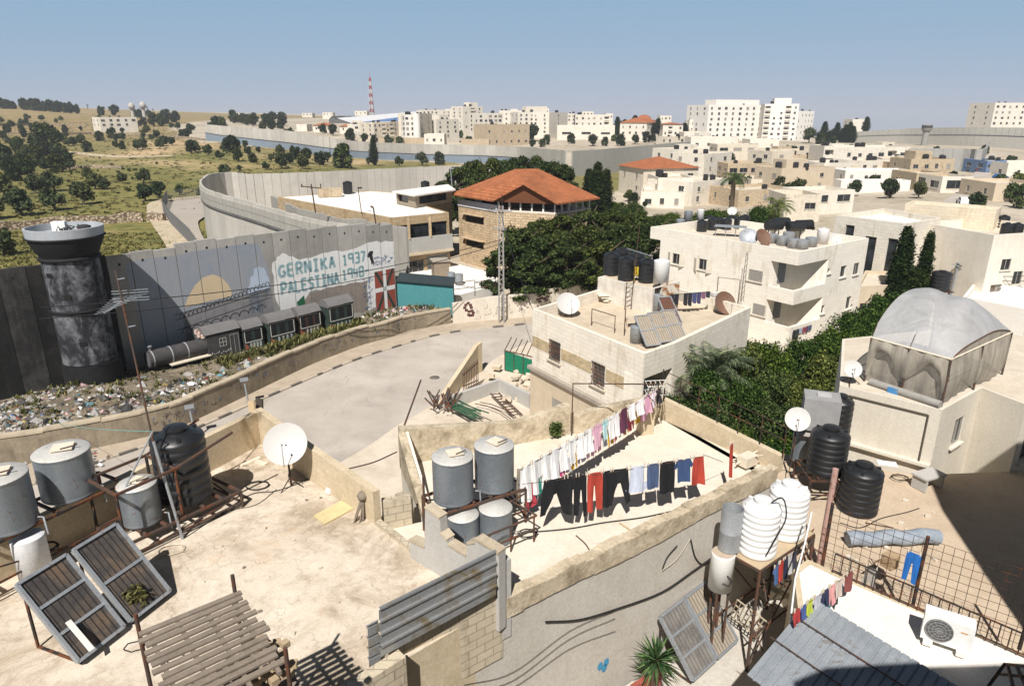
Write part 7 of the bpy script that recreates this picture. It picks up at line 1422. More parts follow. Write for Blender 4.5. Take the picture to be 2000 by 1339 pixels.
S('alley_wall',mb,M_BEIGE,'low beige walls in the narrow alley right of the terrace parapet','wall');mb=MB();mb.wallrun([(-3.2,14.75,6.5,9.0),(-2.55,15.0,6.5,8.95)],.2);mb.wallrun([(-2.6,15.1,6.5,8.9),(-2.95,15.6,6.5,8.7)],.2);S('broken_block_wall',mb,M_BLOCK,'broken end of a block wall between terrace and laundry roof','wall')
a,b=at(778,838,z=9.4),at(822,742,Y=22);mb=MB();mb.tube([V((-3.3,18.15,9.0)),b],.03,6);S('leaning_rod',mb,M_RUST,'rusty rod leaning up from the corner of the laundry roof','rod');floorcable('rusty rod spanning the alley',[(680,915),(730,902),(775,882)],8.9,.02,M_RUST,'rod')
coil('hose_coil','black hose looped beside the left post of the slatted rack',at(262,1262,z=9.5),.16,1.2,M_HOSE,.012,5,.0)
gr=T('iron_grille','rusty window grille leaning against the lower wall of the terrace house','grille',tuple(at(1072,800,z=.3)));mb=MB();g0,g1=at(1047,796,z=.4),at(1100,812,z=.4);gu=V((-.1,.5,1.75))
for k in range(10):mb.bar(g0.lerp(g1,k/9),g0.lerp(g1,k/9)+gu,.03)
for k in range(7):mb.bar(g0+gu*(k/6),g1+gu*(k/6),.03)
P('bars',mb,M_RUST,gr);q=at(1083,852,z=8.25);tr=T('dry_shrub','small green shrub sprouting at the foot of the laundry roof back wall','shrub',tuple(q));o=bpy.data.objects.new('foliage',leafmesh('foliage',[(.12*math.cos(i*2.1),.1*math.sin(i*2.1),.1+.05*i)for i in range(8)],[.16]*8,60,.05,8,L_GARD2,.2,2.4));COL.objects.link(o);o.parent=tr;mb=MB();mb.tube([(0,0,-.05),(.02,0,.3)],.015,5);P('stem',mb,M_BARK,tr,local=True)
# steel tanks between the two roofs
t1,t2=at(884,985,z=9.2),at(965,960,z=9.2);steel_tank('steel tank at the left of the upper pair behind the stepped wall',(t1.x,t1.y+.33,9.2),.49,1.12,'steel tanks by the laundry');steel_tank('steel tank at the right of the upper pair, next to the white washing',(t2.x,t2.y+.33,9.2),.49,1.12,'steel tanks by the laundry',True,2)
d=V((t2.x-t1.x,t2.y-t1.y,0)).normalized();nn=V((-d.y,d.x,0));m=V((t1.x,t1.y+.33,0));p4=[m-d*.6-nn*.5,m+d*1.75-nn*.5,m+d*1.75+nn*.5,m-d*.6+nn*.5];frame('tank_stand','rusty pipe stand carrying the upper pair of steel tanks',[tuple(q.xy)for q in p4],8.2,9.16,M_RUST,beams=4)
q=at(900,1068,z=8.22);steel_tank('steel tank below the upper pair, mostly hidden by the stepped wall',(q.x+.05,q.y+.2,8.22),.38,.78,'lower steel tanks by the laundry',False);q=at(968,1062,z=8.22);steel_tank('steel tank below the right upper tank, catching the sun',(q.x,q.y+.25,8.22),.40,.86,'lower steel tanks by the laundry',False)
mb=MB();a=at(945,1048,z=8.9);b=at(1048,1006,z=8.9)
for dz_ in(0,-.35):mb.tube([a+V((0,0,dz_)),b+V((0,0,dz_))],.028,6)
for t in(.1,.5,.95):c=a.lerp(b,t);mb.tube([c,up3(c,8.2)],.025,6)
mb.tube([b,b+V((-.7,.75,0))],.025,6);mb.tube([b+V((-.7,.75,0)),b+V((-.7,.75,-.7))],.025,6);S('pipe_rack',mb,M_RUST,'rusty pipe rack beside the lower steel tanks, near the black trousers','pipe rack')
coil('hose_coil','black hose curling at the foot of the rusty pipe rack',at(1030,1048,z=8.2),.22,2.4,M_HOSE,.012,8,.1)
mb=MB();a=at(832,1052,z=8.2);mb.tube([a,up3(a,9.9)],.03,6);S('pipe_post',mb,M_RUST,'rusty post in front of the white alley wall, left of the steel tanks','post')
# washing lines: every garment is a thing of its own
CLO={}
def mcloth(c):
 k=tuple(round(q,3)for q in c)
 if k not in CLO:
  n=N('cloth');n.m.name='cloth_%d'%len(CLO);p=n.pos();a=n.noise(n.scale(p,(9,9,2.5)),1,4,.6);n.bump(a,.02,.7);CLO[k]=n.done(n.ramp(a,[(.3,sc3(c,.82)),(.7,sc3(c,1.15))]),.95)
 return CLO[k]
SHAPES={'trousers':[(0,0),(1,0),(1.04,-.3),(1.02,-1),(.68,-1),(.54,-.36),(.46,-.36),(.32,-1),(-.02,-1),(-.04,-.3)],'spread':[(0,0),(1,0),(1.15,-.5),(1.25,-1),(.9,-1.02),(.55,-.4),(.42,-.42),(.05,-1),(-.25,-.96),(-.1,-.4)],'shirt':[(.12,0),(.38,0),(.5,-.05),(.62,0),(.88,0),(1.12,-.3),(.98,-.42),(.86,-.3),(.88,-1),(.12,-1),(.14,-.3),(.02,-.42),(-.12,-.3)],'inv':[(.1,0),(.9,0),(.92,-.68),(1.15,-.62),(1.2,-.85),(.86,-1),(.55,-.94),(.14,-1),(-.2,-.85),(-.12,-.62),(.08,-.7)],'towel':[(0,0),(1,0),(1.02,-.5),(1,-1),(.5,-1.02),(0,-.98),(-.02,-.5)],'skirt':[(.1,0),(.9,0),(1.05,-.6),(1.1,-1),(.6,-.96),(.3,-1.02),(-.08,-.95),(0,-.5)],'scrap':[(0,0),(1,0),(.9,-.5),(1.1,-.9),(.6,-1),(.5,-.6),(.3,-1.05),(-.1,-.8),(.05,-.4)]}
def garment(label,a,b,h,shape,c,group,swing=.06,seed=0,cat='laundry'):
 a,b=V(a),V(b);x=b-a;w=x.length;xn=x.normalized();nn=V((xn.y,-xn.x,0));q=random.Random(seed);ph=q.uniform(0,6);bm_=MB()
 out=[]
 pts=SHAPES[shape];pts=[(p,r_)for p,r_ in pts]
 for i in range(len(pts)):
  (s0,t0),(s1,t1)=pts[i],pts[(i+1)%len(pts)];k=max(1,int(math.hypot((s1-s0)*w,(t1-t0)*h)/.09))
  for j in range(k):f=j/k;out.append((s0+(s1-s0)*f,t0+(t1-t0)*f))
 def P3(s,t,off=0):d_=-t;return a+x*s+V((0,0,t*h))+nn*(swing*d_*d_+.05*math.sin(s*w*15+ph+t)*(.25+d_)*min(1,h)+off)
 K=max(3,int(w*1.3/.1));lo=min(s for s,_ in out);hi=max(s for s,_ in out)
 for i in range(K):
  s0,s1=lo+(hi-lo)*i/K,lo+(hi-lo)*(i+1)/K;c_=clip(out,s0,s1)
  if len(c_)>2:bm_.face([P3(*g)for g in c_],False);bm_.face([P3(*g,-.012)for g in c_][::-1],False)
 for i in range(len(out)):g0,g1=out[i],out[(i+1)%len(out)];bm_.face([P3(*g0,-.012),P3(*g1,-.012),P3(*g1),P3(*g0)])
 bm_.mat=1
 for s in(.08,.92):q_=a+x*s;bm_.box((q_.x,q_.y,q_.z+.02),(.018,.03,.1),math.atan2(xn.y,xn.x))
 return S('garment',bm_,[mcloth(c),M_PLANKW],label,cat,group)
LA,LB=at(1038,942,z=9.68),at(1376,890,z=9.72);wire('clothesline carrying the dark trousers in front of the laundry roof',LA-(LB-LA)*.05,LB,.06,.008,M_RUST,'clothesline');px2=lambda u:LA.lerp(LB,(u-1038)/338)
K_,NV,RD=(.011,.011,.013),(.04,.07,.16),(.36,.05,.032)
for k,(u0,u1,h,sh,c,lab)in enumerate([(1062,1102,.95,'spread',K_,'wide-spread black trousers at the left end'),(1103,1128,1.0,'trousers',(.014,.014,.016),'second pair of black trousers from the left'),(1119,1141,1.1,'trousers',K_,'long black trousers left of the red pair'),(1143,1171,1.02,'trousers',RD,'red trousers in the middle of the black ones'),(1172,1188,.95,'towel',K_,'narrow black trouser leg right of the red pair'),(1189,1221,.95,'spread',(.015,.015,.017),'wide-legged black trousers right of the red pair'),(1223,1257,.72,'inv',(.46,.50,.60),'pale lavender shirt'),(1259,1283,.66,'towel',(.06,.09,.17),'slate blue top beside the lavender shirt'),(1285,1315,.85,'towel',K_,'black dress between two blue tops'),(1317,1350,.62,'shirt',NV,'navy shirt with one sleeve out'),(1352,1376,.78,'skirt',RD,'red ragged top at the right end')]):
 garment(lab+' of the front clothesline',px2(u0),px2(u1),h,sh,c,'washing on the front line',.07,k)
q=at(1426,868,z=9.75);garment('lone red garment hanging edge-on near the right parapet',q,q+V((.12,.1,0)),.95,'towel',RD,'washing on the front line',.05,3)
BA,BB=at(1018,915,z=9.75),at(1292,755,z=9.85);wire('long clothesline running back to the pillar with the white washing',BA,BB,.1,.008,M_RUST,'clothesline');f2=at(1030,968,z=9.3);
WH,PK,YE=(.78,.78,.78),(.66,.40,.50),(.55,.33,.035);back=[(0,.055,.95,'towel',WH,'long white towel nearest the steel tanks'),(.058,.11,.9,'towel',(.74,.74,.74),'white sheet second from the near end'),(.113,.165,.9,'towel',WH,'white striped sheet third from the near end'),(.168,.22,.8,'towel',(.7,.71,.72),'white shirt fourth from the near end'),(.223,.275,.75,'shirt',WH,'white shirt fifth from the near end'),(.278,.33,.72,'shirt',(.75,.75,.75),'white shirt sixth from the near end'),(.333,.39,.7,'shirt',WH,'white undershirt seventh from the near end'),(.393,.44,.68,'towel',WH,'white vest before the pink top'),(.445,.51,.7,'shirt',PK,'pink top in the middle'),(.515,.555,.6,'shirt',(.40,.60,.62),'pale turquoise top after the pink one'),(.56,.60,.7,'towel',WH,'white shirt after the turquoise top'),(.605,.645,.7,'shirt',(.72,.70,.72),'white blouse past the middle'),(.65,.71,.72,'skirt',(.10,.03,.06),'dark plum dress'),(.715,.77,.5,'shirt',WH,'small white top after the plum dress'),(.775,.85,.5,'shirt',(.76,.72,.74),'white blouse near the pillar'),(.855,.9,.62,'skirt',(.62,.34,.46),'pink dress near the pillar'),(.905,.95,.5,'shirt',(.7,.6,.66),'pale rose top near the far end'),(.955,.995,.55,'scrap',(.03,.03,.035),'dark shirt at the far end')]
for k,(s0,s1,h,sh,c,lab)in enumerate(back):garment(lab+' of the long clothesline',BA.lerp(BB,s0),BA.lerp(BB,s1),h,sh,c,'washing on the long line',.08,k+20)
CA,CB=at(1024,952,z=9.22),at(1282,776,z=9.3)
low=[(.01,.06,.7,'scrap',(.42,.05,.07),'crimson top at the near end'),(.065,.11,.45,'shirt',(.03,.27,.22),'teal top second from the near end'),(.115,.14,.4,'towel',(.05,.08,.22),'patterned blue sock bag'),(.145,.175,.45,'scrap',(.66,.66,.68),'white scrap beside the blue one'),(.18,.21,.42,'shirt',(.05,.22,.42),'bright blue small shirt'),(.215,.25,.4,'scrap',(.45,.05,.18),'magenta small top'),(.255,.29,.4,'shirt',(.55,.55,.6),'light grey small shirt'),(.295,.335,.42,'trousers',YE,'mustard small trousers nearest the front line'),(.34,.39,.42,'scrap',(.48,.46,.56),'grey-lilac small garment'),(.395,.43,.4,'shirt',(.6,.42,.5),'rose patterned small top'),(.435,.475,.42,'skirt',PK,'pink small skirt'),(.48,.52,.44,'shirt',(.62,.36,.48),'pink small shirt'),(.525,.56,.42,'shirt',(.42,.43,.48),'grey small shirt'),(.565,.61,.5,'trousers',YE,'mustard small trousers in the middle'),(.615,.645,.5,'trousers',(.5,.16,.2),'brick red small trousers'),(.65,.68,.45,'towel',(.5,.5,.55),'light grey cloth past the middle'),(.70,.74,.5,'trousers',(.58,.38,.06),'yellow small trousers'),(.745,.79,.5,'trousers',(.46,.06,.10),'raspberry red small trousers'),(.80,.845,.42,'shirt',YE,'mustard small top near the far end'),(.85,.9,.5,'skirt',(.66,.36,.50),'pink small dress near the far end')]
wire('lower back clothesline with the small coloured garments',CA,CB,.08,.008,M_RUST,'clothesline')
for k,(s0,s1,h,sh,c,lab)in enumerate(low):garment(lab+' of the lower clothesline',CA.lerp(CB,s0),CA.lerp(CB,s1),h,sh,c,'washing on the lower line',.05,k+50)
mb=MB();a=at(1010,985,z=8.2);mb.bar(a,V((BA.x-.05,BA.y,9.8)),.09);S('line_post',mb,M_PLANKW,'pale post at the near end of the long clothesline','post');mb=MB();mb.tube([V((LB.x,LB.y,9.75)),V((LB.x+.9,LB.y+1.2,8.9))],.008,4);S('line_stay',mb,M_RUST,'thin stay wire from the front clothesline to the parapet','wire')
mb=MB();a=at(1116,850,z=8.2);b=at(1290,805,z=8.2);mb.tube([a,up3(a,10.0),up3(at(1285,750,z=10.4),10.4),up3(b,8.2)],.025,6);S('pipe_goal',mb,M_RUST,'rusty pipe frame standing behind the long clothesline','pipe frame')
hg=T('hanging_airer','white wire drying rack full of dark clothes beyond the pillar','drying rack',tuple(at(1280,790,z=9.0)));mb=MB();q=at(1281,768,z=9.6)
for z in(0,.3):mb.tube([q+V((-.3,-.2,z)),q+V((.35,-.1,z)),q+V((.35,.4,z)),q+V((-.3,.3,z)),q+V((-.3,-.2,z))],.015,5)
for k in range(5):mb.bar(q+V((-.3+k*.15,-.2,.3)),q+V((-.3+k*.15,.35,.3)),.012);mb.bar(q+V((-.3+k*.16,-.2,0)),q+V((-.3+k*.16,-.2,.3)),.012)
mb.tube([q+V((0,0,0)),V((q.x,q.y,8.2))],.02,5);P('rack_frame',mb,M_FRAMEW,hg)
for k in range(4):garment(['black','dark grey','charcoal','brown'][k]+' cloth on the white wire rack beyond the pillar',q+V((-.25+k*.15,-.2,.28)),q+V((-.15+k*.15,.15,.28)),.5,'towel',[K_,(.03,.03,.035),(.05,.05,.055),(.06,.035,.03)][k],'washing on the wire rack',.02,80+k)
mb=MB();pts=[V((5.1,21.5,8.9)),V((6.4,19.5,8.8)),V((7.75,17.5,8.7))]
for z in(.55,.95):mb.tube([q_+V((0,0,z))for q_ in pts],.014,5)
for t in range(7):q_=pts[0].lerp(pts[2],t/6);mb.tube([q_,q_+V((0,0,1.0))],.018,5)
S('wire_railing',mb,M_IRON,'thin iron railing along the garden side of the laundry roof','railing')
floorcable('black pipe lying across the laundry roof below the trousers',[(1020,1040),(1110,1032),(1180,1020),(1255,1010),(1320,996)],8.2,.02);floorcable('bent rusty rod on the laundry roof',[(1125,1045),(1142,1060),(1152,1075),(1157,1085)],8.2,.016,M_RUST,'rod');floorcable('yellow stick on the laundry roof near the coping',[(1210,1020),(1225,1030),(1240,1040)],8.22,.02,M_WOOD,'stick')
q=at(1458,912,z=8.2);mb=MB();mb.box((q.x,q.y,8.45),(.5,.35,.3),.6);mb.tube([q+V((-.4,-.2,.2)),q+V((.4,.3,.4))],.03,6);mb.tube([q+V((-.35,.2,.15)),q+V((.35,-.2,.5))],.02,6);S('junk_box',mb,M_PLANKW,'pale box with pipes in the far right corner of the laundry roof','box')
def wallcable(label,pts,r_=.02,mat=None):mb=MB();L=[FP(s,z,.03)for s,z in pts];mb.tube([V(q_)for q_ in smooth_line([tuple(q_)for q_ in L],6)],r_,5);return S('cable',mb,mat or M_HOSE,label,'cable')
def fpx(u,v):r_=V(ray(u,v));t=(LPW[0][0]*fn.x+LPW[0][1]*fn.y)/(r_.x*fn.x+r_.y*fn.y);q_=r_*t;return((q_.x-LPW[0][0])*fd.x+(q_.y-LPW[0][1])*fd.y,H+q_.z)
wallcable('thick black cable bundle sagging across the grey street wall',[fpx(u,v)for u,v in[(1064,1212),(1130,1208),(1200,1188),(1290,1155),(1350,1115),(1392,1085)]],.025);wallcable('black cable loop below the coping at the right of the street wall',[fpx(u,v)for u,v in[(1347,1050),(1356,1085),(1370,1100),(1385,1095),(1392,1088)]],.016);wallcable('short black hose arc on the middle of the street wall',[fpx(u,v)for u,v in[(1321,1063),(1302,1085),(1292,1108)]],.016);wallcable('white cable drooping on the street wall',[fpx(u,v)for u,v in[(1347,1050),(1320,1090),(1292,1112)]],.008,mplain('cable_pale',(.55,.5,.4)))
for k,(v0,v1)in enumerate([(1300,1160),(1316,1175),(1330,1200)]):wallcable(['highest','middle','lowest'][k]+' thin dark wire slanting along the street wall',[fpx(u,v)for u,v in[(905,v0+35),(1000,v0+10),(1110,(v0+v1)/2),(1200,v1+30)]],.006)
mb=MB()
for u,v in((1172,1300),(1184,1292),(1180,1303)):s,z=fpx(u,v);mb.face([FP(s+.09*math.cos(t),z+.12*math.sin(t),.005)for t in np.linspace(0,6.283,11)[:-1]])
P('blue_paint_mark',mb,mplain('mark_blue',(.06,.25,.42)),lh)
# lower right: tanks, lower roofs, tarpaulin house
lr=T('lower_roof','low shaded roof with collectors and a yucca below the grey street wall','building',(4,12,0));mb=MB();mb.prism([(0,8),(9,8),(9,16.5),(7.2,16.5),(6.9,16.4),(2.2,12.9),(1.2,12.2)],0,4.6,False);P('wall',mb,M_FAC,lr)
collector('solar_collector','grimy glazed collector on the left of the lower roof pair',V((4.42,13.30,4.62)),(.75,.67),1.0,1.62,R(48),[mconc('coll_glass',(.20,.19,.175),(.05,.05,.055),.8,False,1.2),M_DUSTY[1]],M_GALV,8,'collectors under the grey street wall',2,.2)
collector('solar_collector','dusty collector on the right of the lower roof pair',V((5.22,14.02,4.62)),(.75,.67),.95,1.62,R(48),M_DUSTY,M_GALV,8,'collectors under the grey street wall',2,.2)
yc=T('yucca_plant','spiky green yucca beside the grimy collector','yucca',tuple(at(1282,1310,z=5.0)));mb=MB();q=at(1282,1288,z=6.0);base=V((q.x,q.y,6.0));mb.tube([V((q.x,q.y,4.6)),base],.1,8);P('stem',mb,M_BARK,yc);mb=MB();r=random.Random(5)
for k in range(130):
 a=k*2.399;el=r.uniform(-.7,1.45);l=r.uniform(.5,.72);d=V((math.cos(a)*math.cos(el),math.sin(a)*math.cos(el),math.sin(el)));s=V((-math.sin(a),math.cos(a),0))*.024;b0=base+d*.06;mm=base+d*l*.5;t=base+d*l-V((0,0,.1*l));mb.face([b0-s*.7,b0+s*.7,mm+s,mm-s]);mb.face([mm-s,mm+s,t])
P('leaves',mb,mleaf('yucca_leaf',(.045,.085,.035),(.11,.16,.06)),yc)
q=at(1205,1310,z=4.9);mb=MB()
for k in range(5):
 for j in range(6):mb.bar(V((2.75+k*.16+j*.01,12.55+k*.11,4.7+j*.13)),V((2.9+k*.16+j*.01,12.66+k*.11,4.7+j*.13)),.12,.09)
S('tile_stack',mb,mconc('red_clay',(.33,.09,.065),(.2,.06,.04),.6,False,3),'stack of red clay tiles against the foot of the street wall','tiles')
w1,w2=at(1485,1088,z=7.65),at(1540,1052,z=7.65)
for c,lab,s in((w1,'white ribbed tank nearer the grey wall corner',1.0),(w2,'white ribbed tank farther back, right of its twin',1.05)):black_tank(lab,(c.x,c.y+.3,7.65),.47*s,1.32,'white plastic tanks','white_tank',M_WPL,7)
d=V((w2.x-w1.x,w2.y-w1.y,0)).normalized();nn=V((-d.y,d.x,0));m=V((w1.x,w1.y+.3,0));frame('tank_stand','rusty stand under the two white plastic tanks',[tuple(q.xy)for q in(m-d*.6-nn*.5,m+d*1.85-nn*.5,m+d*1.85+nn*.5,m-d*.6+nn*.5)],4.6,7.6,M_RUST,beams=3)
mb=MB();c=m+d*.62;mb.slab([up3(q,7.64)for q in(m-d*.6-nn*.5,m+d*1.85-nn*.5,m+d*1.85+nn*.5,m-d*.6+nn*.5)],(0,0,1),.03);S('stand_board',mb,mplain('board_tan',(.42,.33,.22)),'tan board lying under the two white tanks','board')
q=at(1411,1158,z=6.7);br=T('boiler_tank','white upright boiler with a rusty top under the open grey cylinder','boiler',(q.x,q.y+.25,6.7));mb=MB();mb.lathe((0,0,0),[(0,0),None,(.29,0),(.29,1.0),None,(.27,1.03)],30);P('body',mb,mplain('boiler_enamel',(.74,.73,.70),.5,0,.08),br,local=True);mb=MB();mb.disc((0,0,1.03),.272,30);P('top',mb,mplain('boiler_top',(.42,.34,.26)),br,local=True)
mb=MB();mb.tube([(.05,-.29,.55),(.15,-.36,.45),(.1,-.36,.3),(-.05,-.29,.32)],.018,6);P('hose',mb,M_HOSE,br,local=True)
mb=MB()
for k in range(3):a=k*2.09;mb.bar((.24*math.cos(a),.24*math.sin(a),-2.1),(.24*math.cos(a),.24*math.sin(a),0),.05)
P('stand',mb,M_RUST,br,local=True)
q=at(1428,1080,z=7.75);gc=T('open_cylinder','open galvanised cylinder standing on the white boiler','cylinder',(q.x,q.y+.22,7.75));mb=MB();mb.lathe((0,0,0),[(.26,0),(.26,.5),(.265,.51),(.26,.52),(.26,1.15)],30);mb.lathe((0,0,0),[(.25,1.15),(.25,.2),None,(0,.2)],30);mb.lathe((0,0,1.15),[(.26,0),(.25,0)],30);P('shell',mb,mmetal('galv_spangle',(.40,.42,.44),.55,.5,.05,(.3,.3,.3),9),gc,local=True)
mb=MB();r=random.Random(31);q0=m+d*.6-nn*.5
for k in range(15):a=V((q0.x+r.uniform(-.9,1.2),q0.y+r.uniform(-.5,.7),r.uniform(4.8,7.4)));mb.tube([a,a+V((r.uniform(-.7,.7),r.uniform(-.6,.6),r.uniform(-.7,.5)))],.02,5)
S('pipework',mb,M_RUST,'tangle of rusty pipes and bars under the white tanks','pipes')
q=at(1732,905,z=7.98);mb=MB();mb.box((q.x,q.y,7.99),(.55,.32,.02),-.3);S('roof_sheet',mb,mplain('panel_white',(.66,.66,.64)),'white panel lying on top of the farthest right black tank','panel')
wh=[at(1500,985,z=9.0),at(1528,972,z=9.3),at(1535,1010,z=9.0),at(1515,1050,z=8.5),at(1490,1095,z=7.6)];mb=MB();mb.tube([V(q_)for q_ in smooth_line([tuple(q_)for q_ in wh],6)],.018,6);S('hose',mb,M_HOSE,'black hose looping over the nearer white tank','hose')
wr=flat_house('white_roof_house','low house with a bright white flat roof at the bottom right',[(6.5,13.3),(6.0,11.7),(6.9,8.6),(10.4,8.6),(10.4,10.4),(7.5,13.15),(7.0,13.7)],2,8.04,None,M_BEIGE,.03,M_WHITEP,'house',None,.12)
MR=mmetal('ribbed_grey',(.33,.36,.39),.5,.45,.06,(.2,.18,.16),2);a=V((5.42,10.45,8.35));b=at(1585,1166,z=8.5);c=at(1826,1312,z=8.5);x=(c-b);RV=at(1505,1262,z=8.15)-V((b.x,b.y,8.5));corr('ribbed_roof','grey ribbed metal roof sheet sloping down at the bottom right',V((b.x,b.y,8.5)),(x.x,x.y,0),(RV.x,RV.y,RV.z),x.length+.3,2.4,.17,.03,MR,'metal roof')
for t in(.35,.72):
 mb=MB();y_=RV.normalized();p0=V((b.x,b.y,8.56))+y_*2.0*t;mb.tube([p0-x.normalized()*.1,p0+x*1.02],.014,5);S('tie_rod',mb,M_RUST,['rusty rod laid across the upper part of the ribbed roof','rusty rod laid across the lower part of the ribbed roof'][t>.5],'rod')
rl_=T('roof_railing','rusty iron railing along the edge of the white roof','railing',(8.5,11.7,8.0));ra,rb_=V((7.35,13.2,8.05)),V((10.2,10.3,8.05));mb=MB();mb.bar(ra+V((0,0,.5)),rb_+V((0,0,.5)),.028);mb.bar(ra+V((0,0,.06)),rb_+V((0,0,.06)),.025);P('rails',mb,M_IRON,rl_)
for k in range(24):mb=MB();q=ra.lerp(rb_,k/23);mb.bar(q,q+V((0,0,.5)),.018);P('baluster',mb,M_IRON,rl_)
q=at(1850,1268,z=8.05);aa=math.radians(-33);ac_=T('air_conditioner','white air conditioner unit standing on the white roof by the railing','air conditioner',(q.x,q.y+.12,8.06),aa);mb=MB();mb.box((0,0,.40),(.84,.32,.58));P('casing',mb,mplain('ac_white',(.72,.72,.7)),ac_,local=True)
mb=MB();mb.lathe((0,0,0),[(.24,0),(.24,.02),None,(0,.02)],28);me=mb;me.v=[(x_-.14,-.16-z_,y_+.41)for x_,y_,z_ in me.v];P('fan_grille',me,mplain('grille_dark',(.10,.10,.10),.6),ac_,local=True)
mb=MB()
for rr in(.06,.12,.18,.235):
 for k in range(24):t0,t1=k*.2618,(k+1)*.2618;mb.bar((-.14+rr*math.cos(t0),-.19,.41+rr*math.sin(t0)),(-.14+rr*math.cos(t1),-.19,.41+rr*math.sin(t1)),.008)
for k in range(12):t0=k*.5236;mb.bar((-.14,-.192,.41),(-.14+.235*math.cos(t0),-.192,.41+.235*math.sin(t0)),.006)
P('guard',mb,mplain('guard_grey',(.3,.3,.3)),ac_,local=True);mb=MB();mb.box((.26,-.161,.52),(.12,.006,.025));P('badge',mb,mplain('badge_orange',(.5,.25,.06)),ac_,local=True)
for sx in(-.28,.28):mb=MB();mb.box((sx,0,.052),(.16,.42,.1));P('foot',mb,M_WHITEP,ac_,local=True)
for g,(pa,pb,z0,z1,L)in enumerate([((1512,1108),(1556,1070),7.5,7.5,[(.0,.22,.5,'shirt',(.07,.14,.30),'blue patterned shirt'),(.24,.42,.6,'trousers',(.42,.04,.03),'bright red trousers'),(.46,.62,.6,'towel',(.02,.025,.05),'dark navy cloth'),(.66,.8,.6,'towel',(.45,.45,.46),'grey towel'),(.84,1,.55,'towel',(.05,.05,.07),'charcoal cloth')]),((1548,1196),(1668,1112),8.75,8.75,[(.02,.12,.32,'trousers',(.36,.04,.04),'dark red small trousers'),(.13,.21,.3,'shirt',(.06,.09,.25),'blue small shirt'),(.22,.32,.34,'scrap',(.42,.48,.06),'lime yellow rag'),(.33,.46,.42,'shirt',(.42,.42,.46),'pale grey shirt'),(.47,.57,.5,'trousers',(.03,.035,.08),'navy trousers'),(.58,.68,.5,'scrap',(.62,.3,.3),'red and white printed shirt'),(.69,.82,.42,'shirt',(.50,.42,.38),'pinkish cloth'),(.86,.99,.42,'towel',(.20,.06,.055),'dark red towel')]),((1604,1172),(1640,1140),8.5,8.5,[(.0,.65,.42,'shirt',(.02,.25,.25),'teal shirt'),(.7,1.0,.5,'towel',(.015,.03,.03),'black-green cloth')])]):
 a,b=at(*pa,z=z0),at(*pb,z=z1);wire(['clothesline under the white tanks','clothesline at the corner of the white roof','short clothesline behind the ribbed roof'][g],a,b,.03,.008,M_RUST,'clothesline',4)
 for k,(s0,s1,h,sh,c,lab)in enumerate(L):garment(lab+[' hanging in the shade under the white tanks',' on the line at the corner of the white roof',' on the short line behind the ribbed roof'][g],a.lerp(b,s0),a.lerp(b,s1),h,sh,c,'washing by the white roof',.05,100+g*20+k)
q=at(1772,1075,z=8.6);garment('bright blue overalls hung on the wire mesh fence',q,q+V((.22,-.18,0)),.75,'trousers',(.02,.13,.42),'washing by the white roof',.03,140);q=at(1690,1105,z=8.5);garment('black and white checked cloth hung on the mesh fence',q,q+V((.2,-.15,0)),.5,'scrap',(.30,.28,.25),'washing by the white roof',.03,141)
pr=[at(1590,1110,z=5.2),V((*at(1590,1110,z=5.2).xy,0))];mb=MB();b=at(1598,1105,z=6.6);t_=at(1632,915,Y=b.y+.1);mb.tube([b-V((0,0,1)),t_],.075,10);S('pipe_post',mb,mmetal('pink_pipe',(.42,.27,.23),.7,.1,.2),'thick pinkish steel post rising between the white and the black tanks','post')
mb=MB();L=[at(1585,1000,z=8.9),at(1572,1060,z=8.4),at(1553,1130,z=8.2),at(1545,1200,z=8.1),at(1545,1310,z=7.9)];mb.tube(L,.022,6);S('white_pipe',mb,mplain('pvc_white',(.7,.7,.7),.5),'thin white plastic pipe bending down past the washing','pipe')
pl_=T('plant_bed','pale ironwork gate lying by the foot of the boiler stand','gate',tuple(at(1470,1210,z=5.2)));mb=MB();g0,g1,g2,g3=at(1428,1200,z=5.2),at(1478,1245,z=5.0),at(1500,1215,z=5.7),at(1440,1170,z=6.0)
for k in range(9):t=k/8;mb.bar(g0.lerp(g1,t),g3.lerp(g2,t),.025)
for k in range(4):t=k/3;mb.bar(g0.lerp(g3,t),g1.lerp(g2,t),.025)
P('ironwork',mb,mplain('gate_cream',(.45,.38,.28)),pl_)
mb=MB();b0=at(1945,1335,z=8.1);b1=at(2010,1290,z=8.9)
for p_,q_ in(((1930,1339),(1962,1296)),((1962,1296),(2005,1300)),((1968,1300),(1978,1339)),((1985,1300),(2004,1339)),((1950,1315),(2000,1320))):mb.bar(at(*p_,z=8.3),at(*q_,z=8.9),.05)
S('iron_bracket',mb,M_IRON,'dark iron lattice bracket in the bottom right corner','bracket')
M_RUB0=mconc('chip_pale',(.6,.54,.45),(.35,.3,.22),.5,False,3)
tt=T('tank_terrace','sandy rooftop with black tanks half covered by a big building shadow','building',(12,16,0));mb=MB();mb.prism([(7.6,13.6),(11.2,10.6),(16,12),(19,20.8),(13.6,20.4),(9.4,22),(7.9,17.8)],0,6.5,False);P('wall',mb,M_BEIGE,tt);mb=MB();mb.face([(*q,6.504)for q in[(7.6,13.6),(11.2,10.6),(16,12),(19,20.8),(13.6,20.4),(9.4,22),(7.9,17.8)]]);P('roof',mb,mconc('terrace_tan',(.50,.40,.295),(.34,.26,.18),.6,False,.8),tt)
mb=MB();mb.wallrun([(7.75,13.7,6.5,7.15),(11.0,10.8,6.5,7.1)],.2);P('parapet',mb,M_BEIGE,tt)
